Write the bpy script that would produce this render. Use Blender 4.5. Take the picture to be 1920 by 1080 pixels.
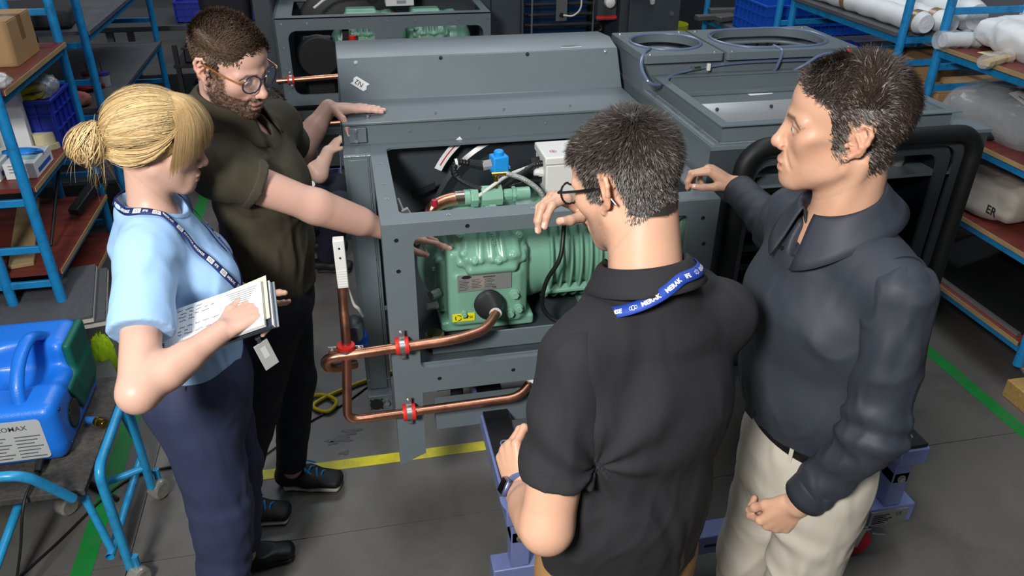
import bpy, bmesh, math, random
import numpy as np
from mathutils import Vector, Matrix, geometry
random.seed(7)
for _o in list(bpy.data.objects): bpy.data.objects.remove(_o)
S = bpy.context.scene
COL = S.collection
PI = math.pi

# ------------------------------------------------------------------ camera, world, lights, exposure
cam_d = bpy.data.cameras.new('camera'); cam = bpy.data.objects.new('camera', cam_d); COL.objects.link(cam)
cam_d.sensor_width = 36.0; cam_d.lens = 1468.0 / 1920.0 * 36.0
cam_d.clip_start = 0.05; cam_d.clip_end = 200
def _cam_matrix(p, y, r):
    cp, sp, cy, sy = math.cos(p), math.sin(p), math.cos(y), math.sin(y)
    f = Vector((sy*cp, cy*cp, -sp)); rt = Vector((cy, -sy, 0)); up = rt.cross(f)
    r2 = rt*math.cos(r) + up*math.sin(r); u2 = -rt*math.sin(r) + up*math.cos(r)
    return Matrix((r2, u2, -f)).transposed()
cam.matrix_world = Matrix.Translation((0, 0, 2.2)) @ _cam_matrix(math.radians(30), math.radians(12.1), math.radians(.58)).to_4x4()
S.camera = cam
W = bpy.data.worlds.new('world'); S.world = W; W.use_nodes = True
W.node_tree.nodes['Background'].inputs[0].default_value = (.80, .88, 1.0, 1)
W.node_tree.nodes['Background'].inputs[1].default_value = .25
def area_light(name, loc, target, size, power, color=(1, 1, 1), size_y=None):
    d = bpy.data.lights.new(name, 'AREA'); d.energy = power; d.color = color; d.size = size
    if size_y: d.shape = 'RECTANGLE'; d.size_y = size_y
    o = bpy.data.objects.new(name, d); COL.objects.link(o); o.location = loc
    o.rotation_euler = (Vector(target) - Vector(loc)).to_track_quat('-Z', 'Y').to_euler()
    return o
area_light('studio_strobe', (-1.25, -.75, 3.2), (.45, 1.9, 1.15),   .6, 168, (1, .975, .94))
area_light('hall_lamp_row', (1.6, 2.6, 6.5), (1.0, 3.0, 0), 5.0, 130, (.92, .96, 1.0), 1.2)
area_light('hall_lamp_row_rear', (.5, 8.5, 6.0), (.5, 6.5, 0), 6.0, 150, (.92, .96, 1.0), 1.5)
S.view_settings.view_transform = 'Standard'; S.view_settings.look = 'None'
S.view_settings.exposure = 0.12; S.view_settings.gamma = 1.0; S.view_settings.use_curve_mapping = False

# ------------------------------------------------------------------ materials
def s2l(c):
    return tuple((x/12.92 if x <= .04045 else ((x+.055)/1.055)**2.4) for x in c)
def hexc(h):
    h = h.lstrip('#'); return s2l(tuple(int(h[i:i+2], 16)/255 for i in (0, 2, 4)))
_M = {}
def mat(name, col, rough=.5, metal=0., spec=.5, var=0., vscale=8., bump=0., bscale=60., sub=0., coat=0., alpha=1., trans=0., emit=0., attr=False, stretch=(1, 1, 1), rvar=0., sheen=0., aniso=0., dirt=None, dscale=3., damt=.5, ior=1.45, crease=0., cscale=11.):
    if name in _M: return _M[name]
    if isinstance(col, str): col = hexc(col)
    m = bpy.data.materials.new(name); m.use_nodes = True; nt = m.node_tree; N = nt.nodes; L = nt.links
    b = N['Principled BSDF']
    b.inputs['Base Color'].default_value = (*col, 1); b.inputs['Roughness'].default_value = rough
    b.inputs['Metallic'].default_value = metal; b.inputs['Specular IOR Level'].default_value = spec; b.inputs['IOR'].default_value = ior
    if coat: b.inputs['Coat Weight'].default_value = coat; b.inputs['Coat Roughness'].default_value = .15
    if alpha < 1: b.inputs['Alpha'].default_value = alpha
    if trans: b.inputs['Transmission Weight'].default_value = trans
    if sheen: b.inputs['Sheen Weight'].default_value = sheen; b.inputs['Sheen Roughness'].default_value = .5
    if sub:
        b.inputs['Subsurface Weight'].default_value = sub; b.inputs['Subsurface Radius'].default_value = (.9, .35, .2); b.inputs['Subsurface Scale'].default_value = .008
    if aniso: b.inputs['Anisotropic'].default_value = aniso
    if emit: b.inputs['Emission Color'].default_value = (*col, 1); b.inputs['Emission Strength'].default_value = emit
    src = None
    if attr:
        a = N.new('ShaderNodeAttribute'); a.attribute_name = 'Col'; src = a.outputs['Color']
        L.new(src, b.inputs['Base Color'])
    tc = None
    def coords(sc):
        nonlocal tc
        if tc is None: tc = N.new('ShaderNodeTexCoord')
        mp = N.new('ShaderNodeMapping'); mp.inputs['Scale'].default_value = tuple(s*sc for s in stretch)
        L.new(tc.outputs['Object'], mp.inputs['Vector']); return mp.outputs['Vector']
    if var or rvar or dirt:
        n = N.new('ShaderNodeTexNoise'); n.inputs['Scale'].default_value = 1; n.inputs['Detail'].default_value = 6; n.inputs['Roughness'].default_value = .6
        L.new(coords(vscale), n.inputs['Vector'])
    if var:
        mx = N.new('ShaderNodeMix'); mx.data_type = 'RGBA'; mx.blend_type = 'MULTIPLY'; mx.inputs[0].default_value = 1
        rg = N.new('ShaderNodeMapRange'); rg.inputs['From Min'].default_value = .25; rg.inputs['From Max'].default_value = .75
        rg.inputs['To Min'].default_value = 1-var; rg.inputs['To Max'].default_value = 1+var*.6
        L.new(n.outputs['Fac'], rg.inputs['Value'])
        if src is not None: L.new(src, mx.inputs[6])
        else: mx.inputs[6].default_value = (*col, 1)
        L.new(rg.outputs[0], mx.inputs[7]); L.new(mx.outputs[2], b.inputs['Base Color']); src = mx.outputs[2]
    if dirt:
        n2 = N.new('ShaderNodeTexNoise'); n2.inputs['Scale'].default_value = 1; n2.inputs['Detail'].default_value = 8; n2.inputs['Roughness'].default_value = .7
        L.new(coords(dscale), n2.inputs['Vector'])
        r2 = N.new('ShaderNodeMapRange'); r2.inputs['From Min'].default_value = .5; r2.inputs['From Max'].default_value = .68; r2.inputs['To Max'].default_value = damt
        L.new(n2.outputs['Fac'], r2.inputs['Value'])
        m2 = N.new('ShaderNodeMix'); m2.data_type = 'RGBA'; L.new(r2.outputs[0], m2.inputs[0])
        if src is not None: L.new(src, m2.inputs[6])
        else: m2.inputs[6].default_value = (*col, 1)
        m2.inputs[7].default_value = (*(hexc(dirt) if isinstance(dirt, str) else dirt), 1)
        L.new(m2.outputs[2], b.inputs['Base Color'])
    if rvar:
        r3 = N.new('ShaderNodeMapRange'); r3.inputs['From Min'].default_value = .3; r3.inputs['From Max'].default_value = .7
        r3.inputs['To Min'].default_value = max(.03, rough-rvar); r3.inputs['To Max'].default_value = min(1, rough+rvar)
        L.new(n.outputs['Fac'], r3.inputs['Value']); L.new(r3.outputs[0], b.inputs['Roughness'])
    if bump:
        nb = N.new('ShaderNodeTexNoise'); nb.inputs['Scale'].default_value = 1; nb.inputs['Detail'].default_value = 3
        L.new(coords(bscale), nb.inputs['Vector'])
        bp = N.new('ShaderNodeBump'); bp.inputs['Strength'].default_value = bump; bp.inputs['Distance'].default_value = .004
        L.new(nb.outputs['Fac'], bp.inputs['Height']); L.new(bp.outputs[0], b.inputs['Normal'])
        if crease:
            nc = N.new('ShaderNodeTexNoise'); nc.inputs['Scale'].default_value = 1; nc.inputs['Detail'].default_value = 2.5; nc.inputs['Distortion'].default_value = .8; nc.noise_type = 'RIDGED_MULTIFRACTAL'
            mp2 = N.new('ShaderNodeMapping'); mp2.inputs['Scale'].default_value = (cscale, cscale, cscale*.45); mp2.inputs['Rotation'].default_value = (.3, .35, 0); L.new(tc.outputs['Object'], mp2.inputs['Vector']); L.new(mp2.outputs[0], nc.inputs['Vector'])
            bc = N.new('ShaderNodeBump'); bc.inputs['Strength'].default_value = crease; bc.inputs['Distance'].default_value = .02; L.new(nc.outputs['Fac'], bc.inputs['Height']); L.new(bc.outputs[0], bp.inputs['Normal'])
    _M[name] = m; return m

# ------------------------------------------------------------------ mesh building
_ROOT = {}
def root_loc(p):
    while p is not None and p.name not in _ROOT: p = p.parent
    return _ROOT[p.name] if p is not None else Vector((0, 0, 0))
def V(*a):
    return Vector(a[0]) if len(a) == 1 else Vector(a)
def frame(d, up=(0, 0, 1)):
    d = Vector(d).normalized(); u = Vector(up)
    if abs(d.dot(u.normalized())) > .98: u = Vector((0, 1, 0)) if abs(d.y) < .9 else Vector((1, 0, 0))
    x = d.cross(u).normalized(); y = x.cross(d).normalized()
    return x, y, d
def fillet(pts, r, n=6, closed=False):
    P = [Vector(p) for p in pts]; out = []; m = len(P)
    for i, p in enumerate(P):
        if not closed and i in (0, m-1): out.append(p); continue
        a = P[i-1]-p; b = P[(i+1) % m]-p
        rr = r[i] if isinstance(r, (list, tuple)) else r
        t = min(rr, a.length*.49, b.length*.49)
        A = p+a.normalized()*t; B = p+b.normalized()*t
        for k in range(n+1):
            s = k/n; out.append(A*(1-s)**2 + p*2*s*(1-s) + B*s*s)
    return out
def spline(pts, n=8):
    P = [Vector(p) for p in pts]; out = []
    Q = [P[0]*2-P[1]] + P + [P[-1]*2-P[-2]]
    for i in range(1, len(Q)-2):
        for k in range(n):
            t = k/n; p0, p1, p2, p3 = Q[i-1], Q[i], Q[i+1], Q[i+2]
            out.append(.5*((2*p1)+(p2-p0)*t+(2*p0-5*p1+4*p2-p3)*t*t+(3*p1-p0-3*p2+p3)*t**3))
    out.append(P[-1]); return out
def rrect(x0, x1, y0, y1, r, n=5):
    if not isinstance(r, (list, tuple)): r = [r]*4
    out = []
    for (cx, cy, a0, q) in ((x1-r[0], y1-r[0], 0, r[0]), (x0+r[1], y1-r[1], 90, r[1]), (x0+r[2], y0+r[2], 180, r[2]), (x1-r[3], y0+r[3], 270, r[3])):
        for k in range(n+1):
            a = math.radians(a0+90*k/n); out.append((cx+q*math.cos(a), cy+q*math.sin(a)))
    return out
def circ(cx, cy, r, n=24, ry=None):
    ry = ry or r
    return [(cx+r*math.cos(2*PI*k/n), cy+ry*math.sin(2*PI*k/n)) for k in range(n)]
class MB:
    def __init__(s): s.v = []; s.f = []
    def add(s, vs, fs):
        o = len(s.v); s.v += [tuple(v) for v in vs]; s.f += [tuple(o+i for i in f) for f in fs]; return s
    def box(s, x0, x1, y0, y1, z0, z1):
        return s.add([(x, y, z) for z in (z0, z1) for y in (y0, y1) for x in (x0, x1)], [(0, 2, 3, 1), (4, 5, 7, 6), (0, 1, 5, 4), (2, 6, 7, 3), (0, 4, 6, 2), (1, 3, 7, 5)])
    def obox(s, c, h, X, Y, Z):
        c = Vector(c); X = Vector(X).normalized()*h[0]; Y = Vector(Y).normalized()*h[1]; Z = Vector(Z).normalized()*h[2]
        return s.add([c+X*i+Y*j+Z*k for k in (-1, 1) for j in (-1, 1) for i in (-1, 1)], [(0, 2, 3, 1), (4, 5, 7, 6), (0, 1, 5, 4), (2, 6, 7, 3), (0, 4, 6, 2), (1, 3, 7, 5)])
    def bar(s, a, b, w, h, up=(0, 0, 1)):
        a, b = Vector(a), Vector(b); x, y, d = frame(b-a, up)
        return s.obox((a+b)/2, (w/2, h/2, (b-a).length/2), x, y, d)
    def tube(s, pts, r, n=12, caps=True, closed=False, flat=1.):
        P = [Vector(p) for p in pts]; m = len(P); rr = r if isinstance(r, (list, tuple)) else [r]*m
        up = None; vs = []; fs = []
        for i, p in enumerate(P):
            if closed: d = (P[(i+1) % m]-P[i-1])
            else: d = (P[min(i+1, m-1)]-P[max(i-1, 0)])
            d = d.normalized() if d.length > 1e-9 else Vector((0, 0, 1))
            if up is None: x, y, _ = frame(d)
            else:
                x = up-d*up.dot(d); x = x.normalized(); y = x.cross(d)
            up = x
            for k in range(n):
                a = 2*PI*k/n; vs.append(p+x*(rr[i]*math.cos(a))+y*(rr[i]*flat*math.sin(a)))
        mm = m if closed else m-1
        for i in range(mm):
            j = (i+1) % m
            for k in range(n): fs.append((i*n+k, i*n+(k+1) % n, j*n+(k+1) % n, j*n+k))
        if caps and not closed: fs += [tuple(reversed(range(n))), tuple((m-1)*n+k for k in range(n))]
        return s.add(vs, fs)
    def cyl(s, a, b, r, r2=None, n=16):
        return s.tube([a, b], [r, r if r2 is None else r2], n)
    def lathe(s, prof, c, axis=(0, 0, 1), n=24):
        c = Vector(c); x, y, d = frame(axis); vs = []; fs = []; m = len(prof)
        for (r, z) in prof:
            for k in range(n):
                a = 2*PI*k/n; vs.append(c+d*z+x*(r*math.cos(a))+y*(r*math.sin(a)))
        for i in range(m-1):
            for k in range(n): fs.append((i*n+k, i*n+(k+1) % n, (i+1)*n+(k+1) % n, (i+1)*n+k))
        fs += [tuple(reversed(range(n))), tuple((m-1)*n+k for k in range(n))]
        return s.add(vs, fs)
    def plate(s, outer, holes, org, U, Vv, th):
        """polygon with holes in the plane org+u*U+v*V, thickness th along U x V (from 0 to th)"""
        org = Vector(org); U = Vector(U); Vv = Vector(Vv); Nn = U.cross(Vv).normalized()*th
        loops = [outer]+list(holes)
        tri = geometry.tessellate_polygon([[Vector((p[0], p[1], 0)) for p in l] for l in loops])
        flat = [p for l in loops for p in l]; n = len(flat)
        vs = [org+U*p[0]+Vv*p[1] for p in flat]; vs += [v+Nn for v in vs]
        fs = []
        for t in tri:
            a, b, c = [flat[i] for i in t]
            cw = (b[0]-a[0])*(c[1]-a[1])-(b[1]-a[1])*(c[0]-a[0])
            t = tuple(t) if cw > 0 else tuple(reversed(t))
            fs.append(tuple(reversed(t))); fs.append(tuple(i+n for i in t))
        o = 0
        for l in loops:
            m = len(l)
            ar = sum(l[i][0]*l[(i+1) % m][1]-l[(i+1) % m][0]*l[i][1] for i in range(m))
            for i in range(m):
                j = (i+1) % m; q = (o+i, o+j, o+j+n, o+i+n)
                if (l is outer) == (ar < 0): q = tuple(reversed(q))
                fs.append(q)
            o += m
        return s.add(vs, fs)
    def prism(s, poly, org, U, Vv, th): return s.plate(poly, [], org, U, Vv, th)
    def grid(s, fn, nu, nv, closeu=False):
        vs = [fn(i/(nu if closeu else nu-1), j/(nv-1)) for j in range(nv) for i in range(nu)]; fs = []
        for j in range(nv-1):
            for i in range(nu if closeu else nu-1): fs.append((j*nu+i, j*nu+(i+1) % nu, (j+1)*nu+(i+1) % nu, (j+1)*nu+i))
        return s.add(vs, fs)
    def bolt(s, c, axis, r=.008, h=.006, n=6):
        x, y, d = frame(axis); c = Vector(c)
        s.tube([c, c+d*h*.35], r*1.25, 12); s.tube([c+d*h*.35, c+d*h], r, n); return s
    def build(s, name, m, parent=None, bevel=0., seg=2, sharp=35, solid=0., sub=0):
        R = root_loc(parent)
        me = bpy.data.meshes.new(name)
        me.from_pydata([(v[0]-R.x, v[1]-R.y, v[2]-R.z) for v in s.v], [], s.f); me.update()
        if sharp is not None:
            me.polygons.foreach_set('use_smooth', [True]*len(me.polygons)); me.set_sharp_from_angle(angle=math.radians(sharp))
        o = bpy.data.objects.new(name, me); COL.objects.link(o)
        if m: me.materials.append(m)
        if parent: o.parent = parent
        if solid:
            q = o.modifiers.new('thick', 'SOLIDIFY'); q.thickness = solid; q.offset = 0
        if bevel:
            q = o.modifiers.new('bev', 'BEVEL'); q.width = bevel; q.segments = seg; q.limit_method = 'ANGLE'; q.angle_limit = math.radians(35); q.harden_normals = False
        if sub:
            q = o.modifiers.new('sub', 'SUBSURF'); q.levels = sub; q.render_levels = sub
        return o
def np_mesh(name, v, f, m, parent=None, col=None, smooth=True, sharp=None):
    R = root_loc(parent); v = np.asarray(v, dtype=np.float64)-np.array(R[:])
    me = bpy.data.meshes.new(name); f = np.asarray(f); k = f.shape[1]
    me.vertices.add(len(v)); me.vertices.foreach_set('co', v.astype(np.float32).ravel())
    me.loops.add(f.size); me.loops.foreach_set('vertex_index', f.astype(np.int32).ravel())
    me.polygons.add(len(f)); me.polygons.foreach_set('loop_start', np.arange(0, f.size, k, dtype=np.int32))
    me.polygons.foreach_set('use_smooth', np.full(len(f), smooth))
    me.update(calc_edges=True)
    if col is not None:
        a = me.color_attributes.new('Col', 'FLOAT_COLOR', 'POINT')
        c4 = np.ones((len(v), 4), dtype=np.float32); c4[:, :3] = col; a.data.foreach_set('color', c4.ravel())
    if sharp: me.set_sharp_from_angle(angle=math.radians(sharp))
    o = bpy.data.objects.new(name, me); COL.objects.link(o); me.materials.append(m)
    if parent: o.parent = parent
    return o
def tag(o, label, cat, group=None, kind=None):
    if label: o['label'] = label
    if cat: o['category'] = cat
    if group: o['group'] = group
    if kind: o['kind'] = kind
    return o
def thing(name, label, cat, loc=(0, 0, 0), group=None, kind=None):
    o = bpy.data.objects.new(name, None); COL.objects.link(o); o.location = loc; o.empty_display_size = .1
    _ROOT[o.name] = Vector(loc); return tag(o, label, cat, group, kind)
def solo(name, mb, m, label, cat, group=None, **k):
    o = mb.build(name, m, None, **k); return tag(o, label, cat, group)
def text_geo(txt, size, align='LEFT', bold=0.):
    c = bpy.data.curves.new('txt', 'FONT'); c.body = txt; c.size = size; c.align_x = align; c.resolution_u = 2; c.offset = bold
    o = bpy.data.objects.new('txt', c); me = o.to_mesh()
    vs = [(v.co.x, v.co.y) for v in me.vertices]; fs = [tuple(p.vertices) for p in me.polygons]
    o.to_mesh_clear(); bpy.data.objects.remove(o); bpy.data.curves.remove(c); return vs, fs
def put_text(mb, txt, size, org, U, Vv, align='LEFT', bold=0., lift=.0008, fn=None):
    vs, fs = text_geo(txt, size, align, bold)
    if fn: return mb.add([fn(x, y) for x, y in vs], fs)
    org = Vector(org); U = Vector(U).normalized(); Vv = Vector(Vv).normalized(); Nn = U.cross(Vv)*lift
    return mb.add([org+U*x+Vv*y+Nn for x, y in vs], fs)
def copy_tree(o, dloc=(0, 0, 0), parent=None, label=None):
    c = o.copy(); COL.objects.link(c); c.parent = parent
    if parent is None:
        c.location = Vector(o.location)+Vector(dloc); _ROOT[c.name] = Vector(c.location)
        if label: c['label'] = label
    for ch in o.children: copy_tree(ch, parent=c)
    return c
# ------------------------------------------------------------------ implicit surfaces for organic shapes
def _h3(ix, iy, iz, seed):
    n = (ix*374761393 + iy*668265263 + iz*2147483647 + seed*974634777) & 0x7fffffff
    n = ((n ^ (n >> 13))*1274126177) & 0x7fffffff
    return ((n ^ (n >> 16)) & 0xffff)/32767.5-1.0
def noise3(p, seed=0):
    i = np.floor(p).astype(np.int64); f = p-i; u = f*f*(3-2*f); r = 0.
    for dx in (0, 1):
        wx = u[:, 0] if dx else 1-u[:, 0]
        for dy in (0, 1):
            wy = u[:, 1] if dy else 1-u[:, 1]
            for dz in (0, 1):
                wz = u[:, 2] if dz else 1-u[:, 2]
                r = r+wx*wy*wz*_h3(i[:, 0]+dx, i[:, 1]+dy, i[:, 2]+dz, seed)
    return r
A3 = lambda p: np.array(p[:] if isinstance(p, Vector) else p, dtype=np.float64)
class Sdf:
    """list of primitives blended with smooth unions, meshed by surface nets"""
    def __init__(s): s.p = []; s.disp = []
    def cone(s, a, b, ra, rb, k=.02, sub=False): s.p.append(('c', A3(a), A3(b), ra, rb, k, sub)); return s
    def ball(s, c, r, k=.02, sub=False): return s.cone(c, A3(c)+1e-5, r, r, k, sub)
    def ell(s, c, r, ax=None, k=.02, sub=False): s.p.append(('e', A3(c), A3(r), np.eye(3) if ax is None else np.array(ax, dtype=float), 0, k, sub)); return s
    def ec(s, a, b, wa, da, wb, db, X, k=.03): s.p.append(('t', A3(a), A3(b), (wa, da, wb, db), A3(X), k, False)); return s
    def chain(s, pts, rs, k=.015):
        for i in range(len(pts)-1): s.cone(pts[i], pts[i+1], rs[i], rs[i+1], k)
        return s
    def cut(s, pt, n, k=.006): s.p.append(('h', A3(pt), A3(n)/np.linalg.norm(A3(n)), 0, 0, k, True)); return s
    def rbox(s, c, h, r=.01, ax=None, k=.012, sub=False): s.p.append(('b', A3(c), A3(h), np.eye(3) if ax is None else np.array([A3(q) for q in ax]), r, k, sub)); return s
    def copy(s):
        q = Sdf(); q.p = list(s.p); q.disp = list(s.disp); return q
    def dist(s, pr, P):
        t = pr[0]
        if t == 'c':
            a, b = pr[1], pr[2]; ab = b-a; h = np.clip((P-a)@ab/(ab@ab), 0, 1)
            return np.linalg.norm(P-a-h[:, None]*ab, axis=1)-(pr[3]+(pr[4]-pr[3])*h)
        if t == 'e':
            q = (P-pr[1])@pr[3].T; r = pr[2]; k0 = np.linalg.norm(q/r, axis=1); k1 = np.linalg.norm(q/(r*r), axis=1)+1e-9
            return k0*(k0-1)/k1
        if t == 't':
            a, b = pr[1], pr[2]; ab = b-a; L = np.linalg.norm(ab); d = ab/L; X = pr[4]-d*(pr[4]@d); X = X/np.linalg.norm(X); Y = np.cross(d, X)
            q = P-a; z = q@d; h = np.clip(z/L, 0, 1); zr = z-h*L; wa, da, wb, db = pr[3]
            w = wa+(wb-wa)*h; dd = da+(db-da)*h; m = np.minimum(w, dd); x = q@X; y = q@Y
            k0 = np.sqrt((x/w)**2+(y/dd)**2+(zr/m)**2); k1 = np.sqrt((x/w**2)**2+(y/dd**2)**2+(zr/m**2)**2)+1e-9
            return k0*(k0-1)/k1
        if t == 'b':
            q = np.abs((P-pr[1])@pr[3].T)-(pr[2]-pr[4])
            return np.linalg.norm(np.maximum(q, 0), axis=1)+np.minimum(q.max(1), 0)-pr[4]
        if t == 'h': return (P-pr[1])@pr[2]
    def eval(s, P):
        P = np.atleast_2d(np.asarray(P, dtype=np.float64)); F = np.full(len(P), .3)
        for pr in s.p:
            k = pr[5]; d = s.dist(pr, P)
            if pr[6] == 'int': F = np.maximum(F, d)
            elif pr[6]: d = -d; h = np.maximum(k-np.abs(F-d), 0)/max(k, 1e-6); F = np.maximum(F, d)+h*h*k*.25
            else: h = np.maximum(k-np.abs(F-d), 0)/max(k, 1e-6); F = np.minimum(F, d)-h*h*k*.25
        for fn in s.disp: F = F+fn(P)
        return F
    def snap(s, pts, off=.002, it=14):
        P = np.array([A3(p) for p in pts]); e = .002
        for _ in range(it):
            f = s.eval(P)-off; g = np.stack([s.eval(P+e*np.eye(3)[k])-s.eval(P-e*np.eye(3)[k]) for k in range(3)], 1)/(2*e); n = np.linalg.norm(g, axis=1)[:, None]+1e-6
            P = P-g/n*np.clip(f, -.03, .03)[:, None]*.8
        return P, g/n
    def bounds(s, pr):
        t = pr[0]
        if t == 'c': r = max(pr[3], pr[4]); return np.minimum(pr[1], pr[2])-r, np.maximum(pr[1], pr[2])+r
        if t == 'b': r = np.linalg.norm(pr[2]); return pr[1]-r, pr[1]+r
        if t == 'e': r = max(pr[2]); return pr[1]-r, pr[1]+r
        if t == 't': r = max(pr[3]); return np.minimum(pr[1], pr[2])-r, np.maximum(pr[1], pr[2])+r
        return None
    def mesh(s, res, lo=None, hi=None, smooth=1):
        if lo is None:
            bs = [s.bounds(p) for p in s.p if not p[6]]
            lo = np.min([b[0] for b in bs], axis=0)-.012; hi = np.max([b[1] for b in bs], axis=0)+.012
        lo = A3(lo); hi = A3(hi); n = np.ceil((hi-lo)/res).astype(int)+1
        F = np.full(n, .06, dtype=np.float32)
        xs = [lo[i]+res*np.arange(n[i]) for i in range(3)]
        for pr in s.p:
            k = pr[5]; b = s.bounds(pr)
            if b is None:
                p0, nn = pr[1], pr[2]; d = -(((xs[0]-p0[0])*nn[0])[:, None, None]+((xs[1]-p0[1])*nn[1])[None, :, None]+((xs[2]-p0[2])*nn[2])[None, None, :]).astype(np.float32)
                h = np.maximum(k-np.abs(F-d), 0)/max(k, 1e-6); F = np.maximum(F, d)+h*h*k*.25; continue
            else:
                pad = k+.014
                i0 = np.clip(np.floor((b[0]-pad-lo)/res).astype(int), 0, n); i1 = np.clip(np.ceil((b[1]+pad-lo)/res).astype(int)+1, 0, n)
            if np.any(i1 <= i0): continue
            sl = tuple(slice(i0[i], i1[i]) for i in range(3)); blk = F[sl]
            g = np.meshgrid(*[xs[i][sl[i]] for i in range(3)], indexing='ij')
            P = np.stack([q.ravel() for q in g], 1); d = s.dist(pr, P).reshape(blk.shape).astype(np.float32)
            if pr[6] == 'int':
                G = np.full(n, .06, dtype=np.float32); G[sl] = np.maximum(blk, d); F = G
            elif pr[6]:
                d = -d; h = np.maximum(k-np.abs(blk-d), 0)/max(k, 1e-6); F[sl] = np.maximum(blk, d)+h*h*k*.25
            else:
                h = np.maximum(k-np.abs(blk-d), 0)/max(k, 1e-6); F[sl] = np.minimum(blk, d)-h*h*k*.25
        if s.disp:
            idx = np.argwhere(np.abs(F) < .022); P = lo+idx*res; dv = np.zeros(len(P))
            for fn in s.disp: dv += fn(P)
            F[tuple(idx.T)] += dv.astype(np.float32)
        return surface_nets(F, lo, res, smooth)
def _acc(idx, val, n):
    return np.stack([np.bincount(idx, val[:, k], n) for k in range(3)], 1)
def surface_nets(F, lo, res, smooth=1):
    I = F < 0; n = np.array(F.shape)
    c = np.zeros(n-1, dtype=np.int8)
    offs = [(i, j, k) for i in (0, 1) for j in (0, 1) for k in (0, 1)]
    for o in offs: c += I[o[0]:n[0]-1+o[0], o[1]:n[1]-1+o[1], o[2]:n[2]-1+o[2]]
    act = (c > 0) & (c < 8); idx = np.argwhere(act); vid = np.full(n-1, -1, dtype=np.int64); vid[act] = np.arange(len(idx))
    vals = {o: F[idx[:, 0]+o[0], idx[:, 1]+o[1], idx[:, 2]+o[2]].astype(np.float64) for o in offs}
    acc = np.zeros((len(idx), 3)); cnt = np.zeros(len(idx))
    for a in offs:
        for ax in range(3):
            if a[ax]: continue
            b = list(a); b[ax] = 1; b = tuple(b); fa, fb = vals[a], vals[b]; m = (fa < 0) != (fb < 0)
            t = np.where(m, fa/np.where(m, fa-fb, 1), 0); p = np.tile(np.array(a, float), (len(idx), 1)); p[:, ax] += t
            acc += p*m[:, None]; cnt += m
    v = lo+(idx+acc/np.maximum(cnt, 1)[:, None])*res
    faces = []
    for ax in range(3):
        u, w = [(1, 2), (2, 0), (0, 1)][ax]
        s0 = [slice(None)]*3; s1 = [slice(None)]*3; s0[ax] = slice(0, -1); s1[ax] = slice(1, None)
        for q in (u, w): s0[q] = slice(1, -1); s1[q] = slice(1, -1)
        A = I[tuple(s0)]; B = I[tuple(s1)]; e = np.argwhere(A != B)
        if not len(e): continue
        flip = A[tuple(e.T)]; e = e.copy(); e[:, u] += 1; e[:, w] += 1
        def vq(du, dw):
            q = e.copy(); q[:, u] -= du; q[:, w] -= dw; return vid[tuple(q.T)]
        a, b, c2, d = vq(1, 1), vq(0, 1), vq(0, 0), vq(1, 0)
        faces.append(np.where(flip[:, None], np.stack([a, b, c2, d], 1), np.stack([d, c2, b, a], 1)))
    f = np.concatenate(faces); f = f[(f >= 0).all(1)]
    e0 = np.concatenate([f[:, i] for i in (0, 1, 2, 3)]); e1 = np.concatenate([f[:, j] for j in (1, 2, 3, 0)])
    ct = np.bincount(e0, minlength=len(v))+np.bincount(e1, minlength=len(v))
    for _ in range(smooth):
        sm = _acc(e0, v[e1], len(v))+_acc(e1, v[e0], len(v)); v = v*.5+.5*sm/np.maximum(ct, 1)[:, None]
    return v, f
def vnormals(v, f):
    n = np.cross(v[f[:, 2]]-v[f[:, 0]], v[f[:, 3 if f.shape[1] > 3 else 1]]-v[f[:, 1]]) if f.shape[1] > 3 else np.cross(v[f[:, 1]]-v[f[:, 0]], v[f[:, 2]]-v[f[:, 0]])
    out = np.zeros_like(v)
    for k in range(f.shape[1]): out += _acc(f[:, k], n, len(v))
    return out/(np.linalg.norm(out, axis=1)[:, None]+1e-12)
# ------------------------------------------------------------------ floor
FLOOR = mat('floor_concrete', '#5d5b57', .42, var=.22, vscale=1.7, bump=.05, bscale=90, rvar=.1, dirt='#3c3b39', dscale=2.3, damt=.55)
floor = thing('floor', None, None, (1, 4, 0), kind='structure')
_ys = [-4, -1.6, .25, 2.1, 3.95, 5.8, 7.65, 9.5, 11.35, 15]
for i in range(len(_ys)-1):
    for x0, x1 in ((-6, -.9), (-.9, 3.2), (3.2, 9)):
        MB().box(x0+.0015, x1-.0015, _ys[i]+.0015, _ys[i+1]-.0015, -.06, 0).build('slab', FLOOR, floor)
MB().box(-6, 9, -4, 15, -.09, -.012).build('joint_fill', mat('joint', '#3a3936', .9), floor)
YEL = mat('yellow_tape', '#d8cf26', .5, var=.15, vscale=9, dirt='#8f8a33', dscale=14, damt=.5)
GRN = mat('green_tape', '#0f7a32', .5, var=.2, vscale=6, dirt='#3b5a3c', dscale=9, damt=.6)
MB().box(-.56, 1.5, 2.435, 2.49, .0002, .0016).build('marking_tape', YEL, floor)
MB().box(-1.085, -1.015, .6, 9, .0002, .0016).build('marking_tape', GRN, floor)
MB().box(2.67, 2.74, .6, 9, .0002, .0016).build('marking_tape', GRN, floor)
_w = mat('floor_stain', '#211d18', .35, spec=.4)
for (x, y, rx, ry) in ((-.17, 2.62, .05, .02), (-.12, 2.66, .035, .018), (-.155, 2.53, .02, .012), (-.2, 2.6, .02, .01)):
    mb = MB(); pts = []
    for k in range(18):
        a = 2*PI*k/18; q = 1+.35*math.sin(3*a+x*50)+.2*math.sin(5*a+y*31); pts.append((x+rx*q*math.cos(a), y+ry*q*math.sin(a)))
    mb.prism(pts, (0, 0, .0002), (1, 0, 0), (0, 1, 0), .0009).build('oil_stain', _w, floor)

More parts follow.
